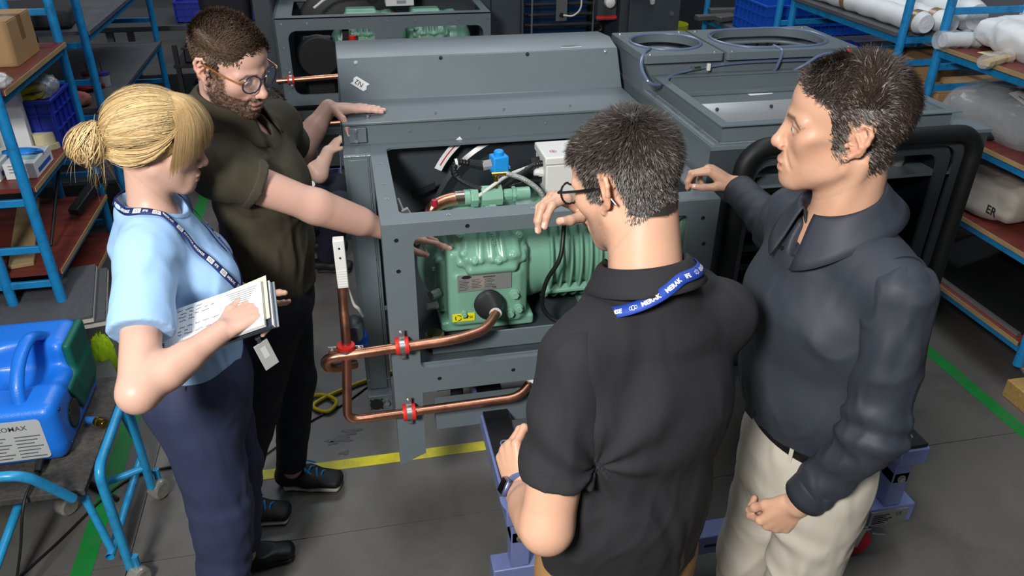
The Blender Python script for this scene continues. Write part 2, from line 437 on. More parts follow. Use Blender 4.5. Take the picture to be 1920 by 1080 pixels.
# ------------------------------------------------------------------ the air-conditioning unit under assembly
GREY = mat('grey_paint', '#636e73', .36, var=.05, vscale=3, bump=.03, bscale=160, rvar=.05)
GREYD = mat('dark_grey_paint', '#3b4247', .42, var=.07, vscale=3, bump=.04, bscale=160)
BLK = mat('black_steel', '#141619', .5, var=.2, vscale=6)
RUB = mat('black_rubber', '#17181a', .75, bump=.15, bscale=120)
NAVYP = mat('dark_navy_panel', '#171b22', .38, var=.1)
ZINC = mat('zinc', '#b9bcbd', .33, metal=.9, var=.1, vscale=20)
STEEL = mat('brushed_steel', '#b4b6b5', .3, metal=.85, var=.08, vscale=5, stretch=(1, 12, 12))
COP = mat('copper', '#dc9c80', .34, metal=1., var=.12, vscale=9, rvar=.1, dirt='#96604a', dscale=13, damt=.45)
RED = mat('red_rubber', '#d22a21', .5)
WHT = mat('white_plastic', '#d6d6d2', .42)
PAPER = mat('white_paper', '#e2e4e4', .7)
INK = mat('ink', '#16171a', .7)
BRASS = mat('brass', '#b0924a', .3, metal=1.)
WELD = mat('weld_bead', '#7d888b', .35, metal=.3, bump=.6, bscale=150)
CABW = mat('white_cable', '#cfcfc9', .5); CABB = mat('black_cable', '#101113', .5)
SEAL = mat('seal_hose', '#5c6a86', .3, coat=.3)

unit = thing('air_conditioning_unit', 'large grey air conditioning unit with open front cage on the lavender trolley', 'machine', (.55, 2.6, .19))
def hole_set(y, holes):
    pass
fr = MB()
outer = [(.055, .358), (.143, .398), (.143, .652), (1.08, .652), (1.08, 1.25), (.055, 1.25)]
fr.plate(outer, [rrect(.143, .985, .745, 1.204, .022)], (0, 2.038, 0), (1, 0, 0), (0, 0, 1), .018)
fr.build('front_frame', GREY, unit)
mb = MB(); mb.tube([(.06, 2.025, 1.246), (1.076, 2.025, 1.246)], .005, 10); mb.build('folded_edge', GREY, unit)
mb = MB(); mb.tube([(.0595, 2.0245, .37), (.0595, 2.0245, 1.246)], .0045, 10); mb.build('folded_edge', GREY, unit)
MB().box(.055, .062, 2.038, 2.10, .365, 1.24).build('post_flange', GREY, unit)
MB().box(.136, .143, 2.038, 2.075, .40, .655).build('post_flange', GREY, unit)
tf = MB()
tf.plate([(.055, 2.024), (1.08, 2.024), (1.10, 2.70), (.056, 2.70)], [rrect(.112, 1.02, 2.09, 2.655, [.02, .03, .02, .02])], (0, 0, 1.243), (1, 0, 0), (0, 1, 0), .008)
tf.build('top_frame', GREY, unit)
MB().box(.056, .062, 2.04, 2.62, 1.19, 1.244).build('side_rail', GREY, unit)
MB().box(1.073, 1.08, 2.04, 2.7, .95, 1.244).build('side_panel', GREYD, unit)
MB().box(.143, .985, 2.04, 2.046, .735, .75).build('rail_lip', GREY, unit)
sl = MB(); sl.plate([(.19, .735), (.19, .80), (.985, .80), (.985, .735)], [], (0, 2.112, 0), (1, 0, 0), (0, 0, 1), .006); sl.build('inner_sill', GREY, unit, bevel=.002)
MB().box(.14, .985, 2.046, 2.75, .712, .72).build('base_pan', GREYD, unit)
# rear body
MB().box(-.036, .06, 2.60, 2.70, .195, 1.252).build('rear_post', GREY, unit, bevel=.003)
MB().box(-.022, .045, 2.592, 2.602, .26, 1.235).build('post_cover', GREY, unit, bevel=.002)
mb = MB()
for zz in (1.245, .30): mb.tube([(-.034, 2.6, zz), (.058, 2.6, zz)], .0035, 6)
mb.tube([(.047, 2.597, 1.24), (.05, 2.597, .3)], .0025, 6); mb.build('weld_seam', WELD, unit)
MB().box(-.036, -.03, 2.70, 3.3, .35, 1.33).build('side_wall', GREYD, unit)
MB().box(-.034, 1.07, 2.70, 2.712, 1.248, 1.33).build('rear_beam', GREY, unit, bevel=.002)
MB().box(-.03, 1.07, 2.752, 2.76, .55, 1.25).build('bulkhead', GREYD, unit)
mb = MB(); mb.lathe([(.41, .0), (.415, -.012), (.40, -.02), (.385, -.012), (.33, .015), (.24, .05), (.12, .06), (.001, .06)], (.66, 2.72, .86), (0, 1, 0), 64); mb.build('fan_shroud', mat('shroud', '#2f353a', .28), unit)
for zz, yy in ((1.06, 2.70), (.98, 2.69)):
    mb = MB(); mb.obox((.24, yy, zz), (.05, .004, .012), (1, -.3, .55), (0, 1, 0), (0, 0, 1)); mb.build('bracket', BLK, unit)
# arrow sticker inside the shroud
def arc_sticker(cx, y, cz, r, a0, a1, parent, w=.028):
    mb = MB(); mb.grid(lambda u, v: (cx+(r+w*(v-.5))*math.cos(math.radians(a0+(a1-a0)*u)), y, cz+(r+w*(v-.5))*math.sin(math.radians(a0+(a1-a0)*u))), 12, 2)
    st = mb.build('arrow_sticker', PAPER, parent)
    m2 = MB(); m2.grid(lambda u, v: (cx+(r+w*.16*(v-.5))*math.cos(math.radians(a0+(a1-a0)*(.12+.7*u))), y-.001, cz+(r+w*.16*(v-.5))*math.sin(math.radians(a0+(a1-a0)*(.12+.7*u)))), 10, 2)
    def pol(f, q): a = math.radians(a0+(a1-a0)*f); return (cx+(r+w*q)*math.cos(a), y-.001, cz+(r+w*q)*math.sin(a))
    m2.add([pol(.94, 0), pol(.78, .33), pol(.78, -.33)], [(0, 1, 2)]); m2.build('printed_arrow', mat('arrow_red', '#c8202c', .6), st)
arc_sticker(.60, 2.69, .98, .345, 152, 128, unit)
# hood
hp = [(2.69, 1.322), (2.69, 1.334), (2.94, 1.337), (3.03, 1.472), (3.13, 1.495), (3.30, 1.48), (3.30, 1.24), (2.72, 1.24), (2.72, 1.322)]
hood = MB().prism(hp, (-.03, 0, 0), (0, 1, 0), (0, 0, 1), 1.10).build('hood', GREY, unit, bevel=.0035)
MB().box(-.012, .05, 2.687, 2.6995, 1.262, 1.315).build('corner_clip', GREY, unit, bevel=.002)
_sl = Vector((0, .09, .135)).normalized(); _sn = Vector((0, -.135, .09)).normalized()
def on_slope(x, t): return Vector((x, 2.94, 1.337))+Vector((0, .09, .135))*t
for x, t in ((.04, .9), (.36, .93), (.70, .93), (1.02, .93)):
    MB().bolt(on_slope(x, t), _sn, .006, .006).build('screw', ZINC if x < .1 or x > 1 else BLK, unit)
mb = MB(); tp = [(0, 0), (.006, .012), (0, .024), (.006, .036), (.062, .036), (.056, .024), (.062, .012), (.056, 0)]
_U = Vector((.80, -.3, -.5)); _U = (_U-_sn*_U.dot(_sn)).normalized(); _V2 = _sn.cross(_U).normalized()
_o = on_slope(.012, .42)+_sn*.001
st = mb.prism(tp, _o, _U, _V2, .0006).build('tape_note', PAPER, unit)
put_text(MB(), 'N2', .026, _o+_U*.044+_V2*.026+_sn*.001, -_U, -_V2).build('writing', INK, st)
mb = MB(); mb.prism([(0, 0), (.085, .002), (.087, .03), (.002, .028)], (.84, 3.045, 1.4765), (1, 0, 0), (0, .1, .023), .0008); lb = mb.build('paper_label', PAPER, unit)
for k in range(3): MB().box(.85, .85+.04+.012*k, 3.055+.006*k, 3.057+.006*k, 1.4805+.0014*k, 1.4808+.0014*k).build('printed_line', mat('grey_ink', '#8a8f98', .7), lb)
for x in (.06, .30, .55, .80, 1.02): MB().bolt((x, 2.74, 1.336), (0, 0, 1), .006 if x in (.06, 1.02) else .003, .008).build('screw', ZINC, unit)
for x in (.20, .45, .70): MB().bolt((x, 2.70, 1.29), (0, -1, 0), .004, .003).build('screw', ZINC, unit)
mb = MB()
mb.tube([(.014, 2.685, 1.275), (.014, 2.685, 1.305)], .004, 8); mb.bolt((.014, 2.687, 1.27), (0, -1, 0), .006, .006); mb.bolt((.014, 2.687, 1.306), (0, -1, 0), .006, .006); mb.build('clip_bolt', ZINC, unit)
# lower structure
MB().box(.185, 1.08, 2.05, 2.10, .465, .565).build('lower_beam', GREY, unit, bevel=.003)
MB().box(-.03, 1.08, 2.62, 2.72, .43, .55).build('cross_beam', GREYD, unit, bevel=.003)
MB().box(-.036, .06, 2.66, 3.25, .35, .5).build('skirt', GREYD, unit)
mb = MB(); mb.tube(fillet([(.20, 2.14, .60), (.62, 2.14, .605), (.72, 2.2, .61)], .05), .034, 14); mb.build('insulated_pipe', mat('foam', '#121315', .85, bump=.4, bscale=60, stretch=(4, 1, 1)), unit)
mb = MB(); mb.cyl((.27, 2.15, .51), (.27, 2.15, .57), .022); mb.build('drain_fitting', RUB, unit)
MB().box(-.036, .06, 2.55, 2.60, .175, .255).build('foot_bracket', GREY, unit, bevel=.003)
mb = MB(); mb.lathe([(.02, 0), (.026, 0), (.026, -.004), (.02, -.004)], (-.005, 2.55, .215), (0, 1, 0), 20)
for dx in (-.022, .022):
    for dz in (-.022, .022): mb.cyl((-.005+dx, 2.551, .215+dz), (-.005+dx, 2.547, .215+dz), .0035, n=8)
mb.build('bracket_ring', BLK, unit)
MB().cyl((.036, 2.55, .225), (.036, 2.53, .225), .011, n=6).build('bracket_bolt', ZINC, unit)
for (x, z) in ((.095, 1.20), (.095, 1.10), (.3, 1.228), (.62, 1.226), (.90, 1.226), (.2, .70), (.44, .70), (.72, .70), (1.03, 1.19), (1.045, 1.10), (1.03, 1.0)):
    mb = MB(); mb.lathe([(.0042, .0), (.0062, -.0006), (.0068, 0), (.0042, .0)], (x, 2.0195, z), (0, 1, 0), 12); mb.cyl((x, 2.0205, z), (x, 2.0190, z), .004, n=10); mb.build('rivet_nut', BLK, unit)
for y in (2.2, 2.32, 2.5): MB().lathe([(.006, 0), (.006, .001), (.003, .001), (.003, 0)], (.085, y, 1.2515), (0, 0, 1), 10).build('rivet_nut', ZINC, unit)
for x in (.25, .5): MB().lathe([(.006, 0), (.006, .001), (.003, .001), (.003, 0)], (x, 2.055, 1.2515), (0, 0, 1), 10).build('rivet_nut', ZINC, unit)

# copper pipes with red clamps
def clamp(c, axis, nrm, parent, r=.0165):
    c = Vector(c); a = Vector(axis).normalized(); n = Vector(nrm).normalized(); t = a.cross(n).normalized()
    mb = MB()
    ring = []
    mb.lathe([(r+.006, -.008), (r+.0085, -.008), (r+.0085, .008), (r+.006, .008)], c, a, 20)
    for sgn in (1, -1):
        mb.obox(c+t*sgn*(r+.021)-n*(.006), (.010, .014, .0015), a, t, n)
        mb.bolt(c+t*sgn*(r+.024)-n*.004, n, .0068, .007)
    br = mb.build('pipe_clamp', ZINC, parent)
    for s_ in (-1, 1):
        MB().lathe([(r, -.006), (r+.010, -.006), (r+.011, 0), (r+.010, .006), (r, .006)], c+a*s_*.014, a, 20).build('rubber_ring', RED, br)
p1 = fillet([(.398, 2.110, .864), (.352, 2.03, .860), (.26, 1.995, .86), (-.145, 1.985, .848), (-.14, 2.03, .775), (-.06, 2.10, .735)], [0, .04, .06, .05, .05, 0], 9)
MB().tube(p1, .0155, 16).build('copper_pipe', COP, unit)
p2 = fillet([(.52, 2.06, .635), (.46, 1.995, .605), (-.10, 1.995, .597), (-.075, 2.0, .88), (-.072, 2.05, 1.02), (-.066, 2.06, 1.20)], [0, .07, .04, .05, .05, 0], 7)
MB().tube(p2, .0145, 16).build('copper_pipe', COP, unit)
clamp((.088, 1.995, .857), (1, 0, 0), (0, -1, 0), unit); clamp((.095, 1.995, .6), (1, 0, 0), (0, -1, 0), unit)
clamp((-.079, 1.999, .86), (.06, 0, 1), (0, -1, 0), unit)
mb = MB(); mb.tube([(.50, 2.03, .615), (.545, 2.07, .645)], .021, 14); mb.tube([(.545, 2.07, .645), (.60, 2.09, .70)], .023, 14); mb.build('pipe_insulation', RUB, unit)
MB().tube([(.503, 2.0335, .622), (.510, 2.04, .627)], .0225, 14).build('cable_tie', WHT, unit)
mb = MB(); mb.box(-.082, -.05, 2.02, 2.05, 1.06, 1.215); sb = mb.build('sensor_box', WHT, unit, bevel=.003)
for k in range(7): MB().box(-.08, -.052, 2.0185, 2.021, 1.068+k*.008, 1.071+k*.008).build('rib', WHT, sb)
for z in (1.16, 1.19): MB().cyl((-.066, 2.021, z), (-.066, 2.018, z), .003, n=8).build('screw', BLK, sb)
mb = MB(); mb.tube(spline([(-.06, 2.06, 1.06), (-.045, 2.07, .98), (-.03, 2.08, .95), (-.02, 2.12, .9)]), .005, 8); mb.build('cable', CABW, unit)
mb = MB(); mb.lathe([(.026, -.04), (.03, -.03), (.03, .03), (.026, .04)], (-.05, 2.10, .87), (0, 1, 0), 20); mb.build('grey_cap', GREYD, unit)
mb = MB(); mb.lathe([(.02, -.05), (.032, -.04), (.032, .03), (.024, .045)], (-.045, 2.16, .80), (.2, -1, .1), 20); mb.build('blue_valve', mat('blue_plastic', '#1f5fd0', .35), unit)
mb = MB(); mb.lathe([(.03, 0), (.032, .006), (.032, .05), (.028, .055), (.0, .055)], (.205, 2.17, .72), (0, 0, 1), 20); mb.build('sight_glass', mat('amber', '#4c4a22', .15, coat=.5), unit)
mb = MB(); mb.lathe([(.024, 0), (.024, .003), (0, .003)], (.205, 2.17, .776), (0, 0, 1), 20); mb.build('sight_glass_window', mat('amber_dark', '#2a2a18', .1), unit)

# ---- right-hand cabinet with tray and duct openings
cb = MB()
cb.plate([(1.10, .53), (2.10, .53), (2.10, 1.352), (1.10, 1.352)], [rrect(1.235, 2.005, .585, 1.315, .07)], (0, 2.172, 0), (1, 0, 0), (0, 0, 1), .012)
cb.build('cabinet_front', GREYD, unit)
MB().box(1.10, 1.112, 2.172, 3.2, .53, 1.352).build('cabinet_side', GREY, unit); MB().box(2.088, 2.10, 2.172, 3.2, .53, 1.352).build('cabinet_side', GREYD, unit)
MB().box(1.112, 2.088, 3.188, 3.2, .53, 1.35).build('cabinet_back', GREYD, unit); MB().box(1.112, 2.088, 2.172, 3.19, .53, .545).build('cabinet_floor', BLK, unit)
ct = MB(); ct.plate([(1.095, 2.155), (2.105, 2.155), (2.105, 3.2), (1.095, 3.2)], [rrect(1.19, 1.93, 2.25, 2.73, .015)], (0, 0, 1.352), (1, 0, 0), (0, 1, 0), .012); ct.build('cabinet_top', GREY, unit)
gk = [Vector((x, 2.135, z)) for x, z in rrect(1.20, 2.04, .55, 1.365, .085, 8)]
MB().tube(gk, .028, 12, closed=True).build('door_gasket', mat('gasket', '#0e0f11', .6, bump=.05), unit)
gi = MB(); gi.plate(rrect(1.235, 2.005, .585, 1.315, .07), [rrect(1.28, 1.96, .62, 1.275, .05)], (0, 2.20, 0), (1, 0, 0), (0, 0, 1), .012); gi.build('inner_frame', GREYD, unit)
MB().box(1.60, 1.607, 2.2, 2.8, .56, 1.33).build('partition', GREYD, unit); MB().box(1.61, 2.08, 2.62, 2.63, .56, 1.34).build('inner_panel', NAVYP, unit)
MB().box(1.28, 1.60, 2.48, 2.49, .56, 1.34).build('inner_panel', BLK, unit)
for k in range(9): MB().box(1.245, 1.60, 2.26, 2.30, .62+k*.075, .645+k*.075).build('louver', BLK, unit, bevel=.002)
MB().box(1.62, 1.72, 2.24, 2.246, 1.03, 1.30).build('access_plate', mat('access_plate', '#8d8f8a', .45, metal=.5), unit, bevel=.004)
MB().box(1.985, 1.992, 2.2, 2.6, .60, 1.30).build('side_liner', NAVYP, unit)
MB().tube(fillet([(1.70, 2.26, 1.275), (1.86, 2.26, 1.275), (1.90, 2.3, 1.17), (1.78, 2.5, 1.19)], .07), .018, 12).build('drain_hose', mat('white_hose', '#8f908a', .6, bump=.2), unit)
mb = MB(); mb.lathe([(.012, 0), (.028, 0), (.028, .02), (.02, .022), (.02, .05), (.012, .05)], (1.78, 2.6, 1.19), (0, -1, 0), 16); mb.build('hose_fitting', STEEL, unit)
# tray frame
ty = MB(); ty.plate([(1.13, 2.18), (1.99, 2.18), (1.99, 2.79), (1.13, 2.79)], [rrect(1.165, 1.955, 2.215, 2.755, .004)], (0, 0, 1.418), (1, 0, 0), (0, 1, 0), .004); ty.build('tray_rim', GREY, unit)
for a in ((1.15, 1.97, 2.20, 2.208), (1.15, 1.97, 2.762, 2.77)): MB().box(a[0], a[1], a[2], a[3], 1.36, 1.42).build('tray_wall', GREY, unit, bevel=.001)
for a in ((1.15, 1.158, 2.208, 2.762), (1.962, 1.97, 2.208, 2.762)): MB().box(a[0], a[1], a[2], a[3], 1.36, 1.42).build('tray_wall', GREY, unit, bevel=.001)
MB().box(1.112, 2.088, 2.20, 3.18, 1.19, 1.2).build('tray_floor', GREY, unit)
mb = MB(); mb.prism([(2.225, 1.378), (2.225, 1.383), (2.375, 1.388), (2.43, 1.416), (2.433, 1.411), (2.376, 1.382)], (1.162, 0, 0), (0, 1, 0), (0, 0, 1), .79); mb.build('steel_deflector', STEEL, unit)
mb = MB(); mb.prism([(2.42, 1.31), (2.60, 1.35), (2.75, 1.35), (2.75, 1.34), (2.6, 1.34), (2.42, 1.30)], (1.165, 0, 0), (0, 1, 0), (0, 0, 1), .79); mb.build('tray_baffle', GREY, unit)
for x in (1.22, 1.42, 1.64, 1.86): MB().cyl((x, 2.404, 1.4005), (x, 2.401, 1.406), .006, n=10).build('deflector_hole', BLK, unit)
mb = MB(); mb.tube([(1.105, 2.16, 1.366), (1.105, 2.78, 1.366)], .005, 6); mb.tube([(1.13, 2.19, 1.366), (1.13, 2.79, 1.366)], .004, 6); mb.tube([(1.13, 2.178, 1.366), (2.0, 2.178, 1.366)], .003, 6); mb.build('weld_seam', WELD, unit)
for y in (2.3, 2.5, 2.7): MB().box(1.118, 1.132, y, y+.05, 1.364, 1.372).build('tray_tab', GREY, unit)
mb = MB(); mb.prism([(0, 0), (.10, .01), (.1, .02), (.0, .022)], (1.50, 2.70, 1.351), (1, 0, 0), (0, 1, 0), .0006); mb.build('paper_slip', PAPER, unit)
# duct riser
rs = MB(); rs.box(1.10, 1.40, 2.80, 3.19, 1.36, 1.47); rs.box(1.40, 1.945, 2.80, 3.19, 1.36, 1.47); 
for (x0, x1) in ((1.10, 1.95),):
    for b in ((x0, x1, 2.795, 2.803), (x0, x1, 3.18, 3.188)): MB().box(*b, 1.362, 1.476).build('riser_wall', GREY, unit)
    for b in ((x0, x0+.008, 2.803, 3.18), (x1-.008, x1, 2.803, 3.18), (1.402, 1.41, 2.803, 3.18)): MB().box(*b, 1.362, 1.476).build('riser_wall', GREY, unit)
MB().box(1.108, 1.942, 2.803, 3.18, 1.30, 1.312).build('duct_floor', GREYD, unit)
oval = rrect(1.46, 1.91, 2.815, 3.13, .15, 9)
for nm, rect, hl in (('duct_collar', (1.085, 1.402), circ(1.245, 2.97, .132, 40)), ('duct_collar', (1.414, 1.965), oval)):
    mb = MB(); mb.plate(rrect(rect[0], rect[1], 2.765, 3.165, .012), [hl], (0, 0, 1.472), (1, 0, 0), (0, 1, 0), .028); dc = mb.build(nm, GREY, unit)
    cx = sum(p[0] for p in hl)/len(hl); cy = sum(p[1] for p in hl)/len(hl)
    rim = [Vector((cx+(p[0]-cx)*1.05, cy+(p[1]-cy)*1.05, 1.502)) for p in hl]; MB().tube(rim, .006, 8, closed=True).build('seal_ring', SEAL, dc)
    low = [Vector((cx+(p[0]-cx)*.96, cy+(p[1]-cy)*.96, 1.45)) for p in hl]; MB().tube(low, .006, 8, closed=True).build('flange_ring', GREY, dc)
    for x in (rect[0]+.03, rect[1]-.03):
        for y in (2.79, 3.14): MB().bolt((x, y, 1.5), (0, 0, 1), .008, .003, 8).build('screw', ZINC, dc)
for i in range(4):
    x = 1.50+.1*i; mb = MB(); mb.plate(rrect(x, x+.06, 1.38, 1.44, .004), [rrect(x+.006, x+.054, 1.386, 1.434, .002)], (0, 3.176, 0), (1, 0, 0), (0, 0, 1), .006); mb.build('duct_bracket', GREYD, unit)
hz = spline([(1.14, 2.86, 1.506), (1.095, 2.80, 1.50), (1.065, 2.74, 1.47), (1.075, 2.68, 1.43), (1.13, 2.70, 1.41), (1.21, 2.775, 1.425), (1.30, 2.785, 1.44)])
MB().tube(hz, .0062, 8).build('pressure_hose', SEAL, unit)
MB().tube(spline([(1.30, 2.785, 1.44), (1.45, 2.782, 1.455), (1.62, 2.778, 1.458), (1.86, 2.775, 1.455)]), .0052, 8).build('pressure_hose', SEAL, unit)
MB().tube(spline([(1.63, 2.82, 1.506), (1.64, 2.768, 1.495), (1.63, 2.768, 1.44), (1.625, 2.785, 1.41)]), .0062, 8).build('pressure_hose', SEAL, unit)
MB().tube(spline([(1.70, 2.785, 1.41), (1.74, 2.762, 1.44), (1.80, 2.755, 1.478), (1.88, 2.755, 1.486)]), .0062, 8).build('pressure_hose', SEAL, unit)
for p in ((1.30, 2.785, 1.44), (1.885, 2.755, 1.486)):
    mb = MB(); mb.tube([(p[0]-.018, p[1], p[2]), (p[0]-.006, p[1], p[2])], .009, 6); mb.tube([(p[0]-.006, p[1], p[2]), (p[0]+.02, p[1], p[2]+.002)], .007, 10); mb.build('hose_coupling', mat('nickel', '#c8c2ac', .25, metal=1.), unit)
MB().tube([(1.905, 2.755, 1.487), (1.925, 2.755, 1.488)], .009, 10).build('red_cap', RED, unit); MB().tube([(1.90, 2.77, 1.46), (1.925, 2.77, 1.462)], .008, 10).build('red_cap', RED, unit)
for p in ((1.35, 2.776, 1.447), (1.83, 2.768, 1.456)): MB().obox(p, (.007, .007, .014), (1, 0, 0), (0, 1, .1), (0, 0, 1)).build('hose_clip', WHT, unit, bevel=.003)
WALL = mat('hall_wall', '#8e9296', .8, var=.05)
for nm, b in (('wall_back', (-6, 9, 15, 15.2)), ('wall_left', (-6.2, -6, -4, 15.2)), ('wall_right', (9, 9.2, -4, 15.2)), ('wall_front', (-6.2, 9.2, -4.2, -4))):
    tag(MB().box(*b, -.06, 8).build(nm, WALL), None, None, kind='structure')
# ------------------------------------------------------------------ green compressor
CG = mat('compressor_green', '#74a38d', .34, bump=.12, bscale=220, var=.05, vscale=8, coat=.25)
CGT = mat('compressor_trim', '#7fae98', .3)
def make_compressor(name, label, loc, detail=True):
    cx, cy, cz = loc
    T = thing(name, label, 'compressor', (cx, cy, cz-.2))
    o = Vector(loc)              # centre of crankcase front, local design coordinates below
    def P(x, y, z): return o+Vector((x, y, z))
    s = Sdf()
    s.rbox(P(0, .13, 0), (.135, .13, .14), .02); s.rbox(P(.0, .02, -.04), (.115, .03, .10), .016)
    s.cone(P(-.06, .2, 0), P(.14, .2, .02), .155, .165, .02)
    s.rbox(P(0, .13, -.15), (.16, .12, .02), .008)
    s.rbox(P(-.145, .15, -.02), (.02, .09, .10), .012)
    s.rbox(P(.0, .125, .13), (.118, .085, .075), .02); s.rbox(P(.02, .17, .16), (.12, .07, .05), .02)
    s.rbox(P(0, .22, .2), (.10, .06, .03), .02)
    v, f = s.mesh(.0045); np_mesh('crankcase', v, f, CG, T)
    # cylinder head, tilted to the front
    n = Vector((0, -.80, .60)); U = Vector((1, 0, 0)); Vv = n.cross(U).normalized()
    hc = P(.010, .040, .138)
    A = [U, Vv, n]
    s = Sdf(); s.rbox(hc, (.117, .07, .026), .016, A); s.rbox(hc+Vv*-.02, (.085, .078, .024), .016, A, k=.02)
    s.rbox(hc+n*.024, (.095, .062, .018), .015, A, k=.012)
    for x in (-.038, .0, .038): s.cone(hc+U*x+n*.036-Vv*.06, hc+U*x*.8+n*.046+Vv*.05, .008, .008, .01)
    for sg in (-1, 1): s.cone(hc+U*sg*.085+n*.03-Vv*.045, hc+U*sg*.07+n*.04+Vv*.05, .006, .006, .01)
    for (a, b) in ((-.092, -.03), (-.058, -.058), (.02, -.062), (.07, -.048), (.096, .012), (-.098, .03)): s.cone(hc+U*a+Vv*b+n*.02, hc+U*a+Vv*b+n*.034, .0145, .0135, .006)
    v, f = s.mesh(.0028); hd = np_mesh('cylinder_head', v, f, CG, T)
    for (a, b) in ((-.092, -.03), (-.058, -.058), (.02, -.062), (.07, -.048), (.096, .012), (-.098, .03)):
        mb = MB(); mb.tube([hc+U*a+Vv*b+n*.033, hc+U*a+Vv*b+n*.037], .0125, 16); mb.tube([hc+U*a+Vv*b+n*.037, hc+U*a+Vv*b+n*.046], .0098, 6); mb.build('bolt', CGT, hd, bevel=.001)
    if detail:
        mb = MB(); put_text(mb, '61C00', .017, hc+U*.0+n*.052+Vv*.03, -Vv, U, 'LEFT', .0006); mb.build('cast_number', CG, hd)
    MB().plate(rrect(-.122, .122, -.08, .075, .05, 6), [], hc-n*.028, U, Vv, .006).build('head_gasket', CGT, T)
    # motor housing with fins
    mo = P(.16, .205, .045); ml = .36 if detail else .03
    mb = MB(); mb.lathe([(.10, -.04), (.165, -.03), (.172, .0), (.172, ml), (.15, ml+.03), (.06, ml+.04), (.001, ml+.04)], mo, (1, 0, 0), 40); mb.build('motor_housing', CG, T)
    nf = 9 if detail else 0
    for k in range(nf):
        x = .06+k*.034
        MB().lathe([(.168, -.005), (.196, -.0042), (.199, 0), (.196, .0042), (.168, .005)], mo+Vector((x, 0, 0)), (1, 0, 0), 40).build('fin', CG, T)
    if detail: mb = MB(); mb.obox(mo+Vector((.19, -.165, -.10)), (.15, .014, .006), (1, 0, 0), (0, 1, .5), (0, 0, 1)); mb.build('fin_tie', CG, T, bevel=.003)
    for sx in ((.0, .40) if detail else (.0,)): MB().obox(P(sx-.05+.05, .17, -.19), (.04, .13, .03), (1, 0, 0), (0, 1, 0), (0, 0, 1)).build('foot', CG, T, bevel=.006)
    if not detail: return T
    # labels on the crankcase front
    yf = -.0125
    mb = MB(); mb.box(o.x-.105, o.x+.075, o.y+yf-.002, o.y+yf, o.z-.002, o.z+.06); lab = mb.build('type_plate', mat('plate_silver', '#a9adab', .38, metal=.6), T)
    mb = MB(); y2 = o.y+yf-.0025
    for r in range(7):
        for c in range(3 if r else 1):
            x = o.x-.1+.042*c; w = .026+.008*((r*7+c*3) % 3)/2; mb.box(x, x+w, y2-.0003, y2, o.z+.004+r*.0058, o.z+.0058+r*.0058)
    mb.box(o.x-.02, o.x+.02, y2-.0003, y2, o.z+.046, o.z+.050); mb.build('printed_line', mat('plate_ink', '#3c4040', .7), lab)
    mb = MB(); mb.add([(o.x-.075+a, y2-.0004, o.z+.052+b) for a, b in ((-.018, 0), (-.009, -.006), (.009, -.006), (.018, 0), (.009, .006), (-.009, .006))], [(0, 1, 2, 3, 4, 5)]); mb.build('logo', INK, lab)
    put_text(MB(), 'CE', .011, (o.x+.01, y2-.0008, o.z+.004), (1, 0, 0), (0, 0, 1)).build('ce_mark', INK, lab)
    mb = MB(); mb.box(o.x-.125, o.x-.05, o.y+yf-.002, o.y+yf, o.z-.115, o.z-.085); ys = mb.build('yellow_sticker', mat('sticker_yellow', '#e6df1c', .5), T)
    mb = MB(); cxs, czs = o.x-.105, o.z-.1
    for a0 in (20, 140, 260):
        mb.grid(lambda u, v: (cxs+(.0085+.003*v)*math.cos(math.radians(a0+90*u)), o.y+yf-.003, czs+(.0085+.003*v)*math.sin(math.radians(a0+90*u))), 6, 2)
    mb.build('arrow_ring', INK, ys); put_text(MB(), 'BSE 55', .0115, (o.x-.089, o.y+yf-.0026, o.z-.104), (1, 0, 0), (0, 0, 1), bold=.0003).build('printed_text', INK, ys)
    # boot, plugs
    b0 = P(-.005, -.012, -.052); ax = Vector((.1, -1, .10)).normalized()
    mb = MB(); mb.lathe([(.045, 0), (.05, .008), (.046, .014), (.05, .02), (.045, .026), (.049, .032), (.044, .038), (.03, .07), (.022, .088), (.018, .09)], b0, ax, 32); mb.build('rubber_boot', mat('boot', '#232426', .5, coat=.1), T)
    MB().lathe([(.016, .086), (.0205, .086), (.0205, .093), (.016, .093)], b0, ax, 20).build('cable_tie', WHT, T)
    for (x, z, r) in ((.085, -.028, .014), (-.085, -.085, .008), (.07, -.10, .013), (.10, -.085, .012)):
        mb = MB(); mb.tube([P(x, -.01, z), P(x, -.016, z)], r*1.3, 16); mb.tube([P(x, -.016, z), P(x, -.03, z)], r, 6); mb.build('plug', CGT, T, bevel=.001)
    mb = MB(); mb.tube([P(-.16, .05, -.03), P(-.19, .03, -.03)], .016, 8); mb.tube([P(-.17, .01, -.055), P(-.205, .0, -.055)], .012, 6); mb.build('side_fitting', ZINC, T)
    mb = MB()
    for k in range(6): mb.bolt(P(-.165, .08+.026*k, .04-.03*(k % 3)), (-1, 0, 0), .009, .01)
    mb.build('side_bolts', CG, T)
    # suction valve on top
    vy, vz = .135, .268
    mb = MB(); mb.tube([P(-.035, vy, vz), P(-.01, vy, vz)], .034, 6); mb.tube([P(-.055, vy, vz), P(-.035, vy, vz)], .026, 18)
    mb.tube([P(.0, vy, vz), P(.07, vy, vz)], .036, 8); mb.tube([P(.07, vy, vz), P(.105, vy, vz)], .02, 8); mb.tube([P(.105, vy, vz), P(.118, vy, vz)], .026, 6); mb.tube([P(.118, vy, vz), P(.165, vy, vz)], .021, 20)
    mb.cyl(P(.03, vy, vz-.02), P(.03, vy+.02, vz-.08), .03); mb.build('suction_valve', CGT, T, bevel=.002)
    mb = MB(); mb.cyl(P(.035, vy-.02, vz-.03), P(.035, vy-.03, vz-.04), .02, n=6); mb.build('valve_nut', CG, T)
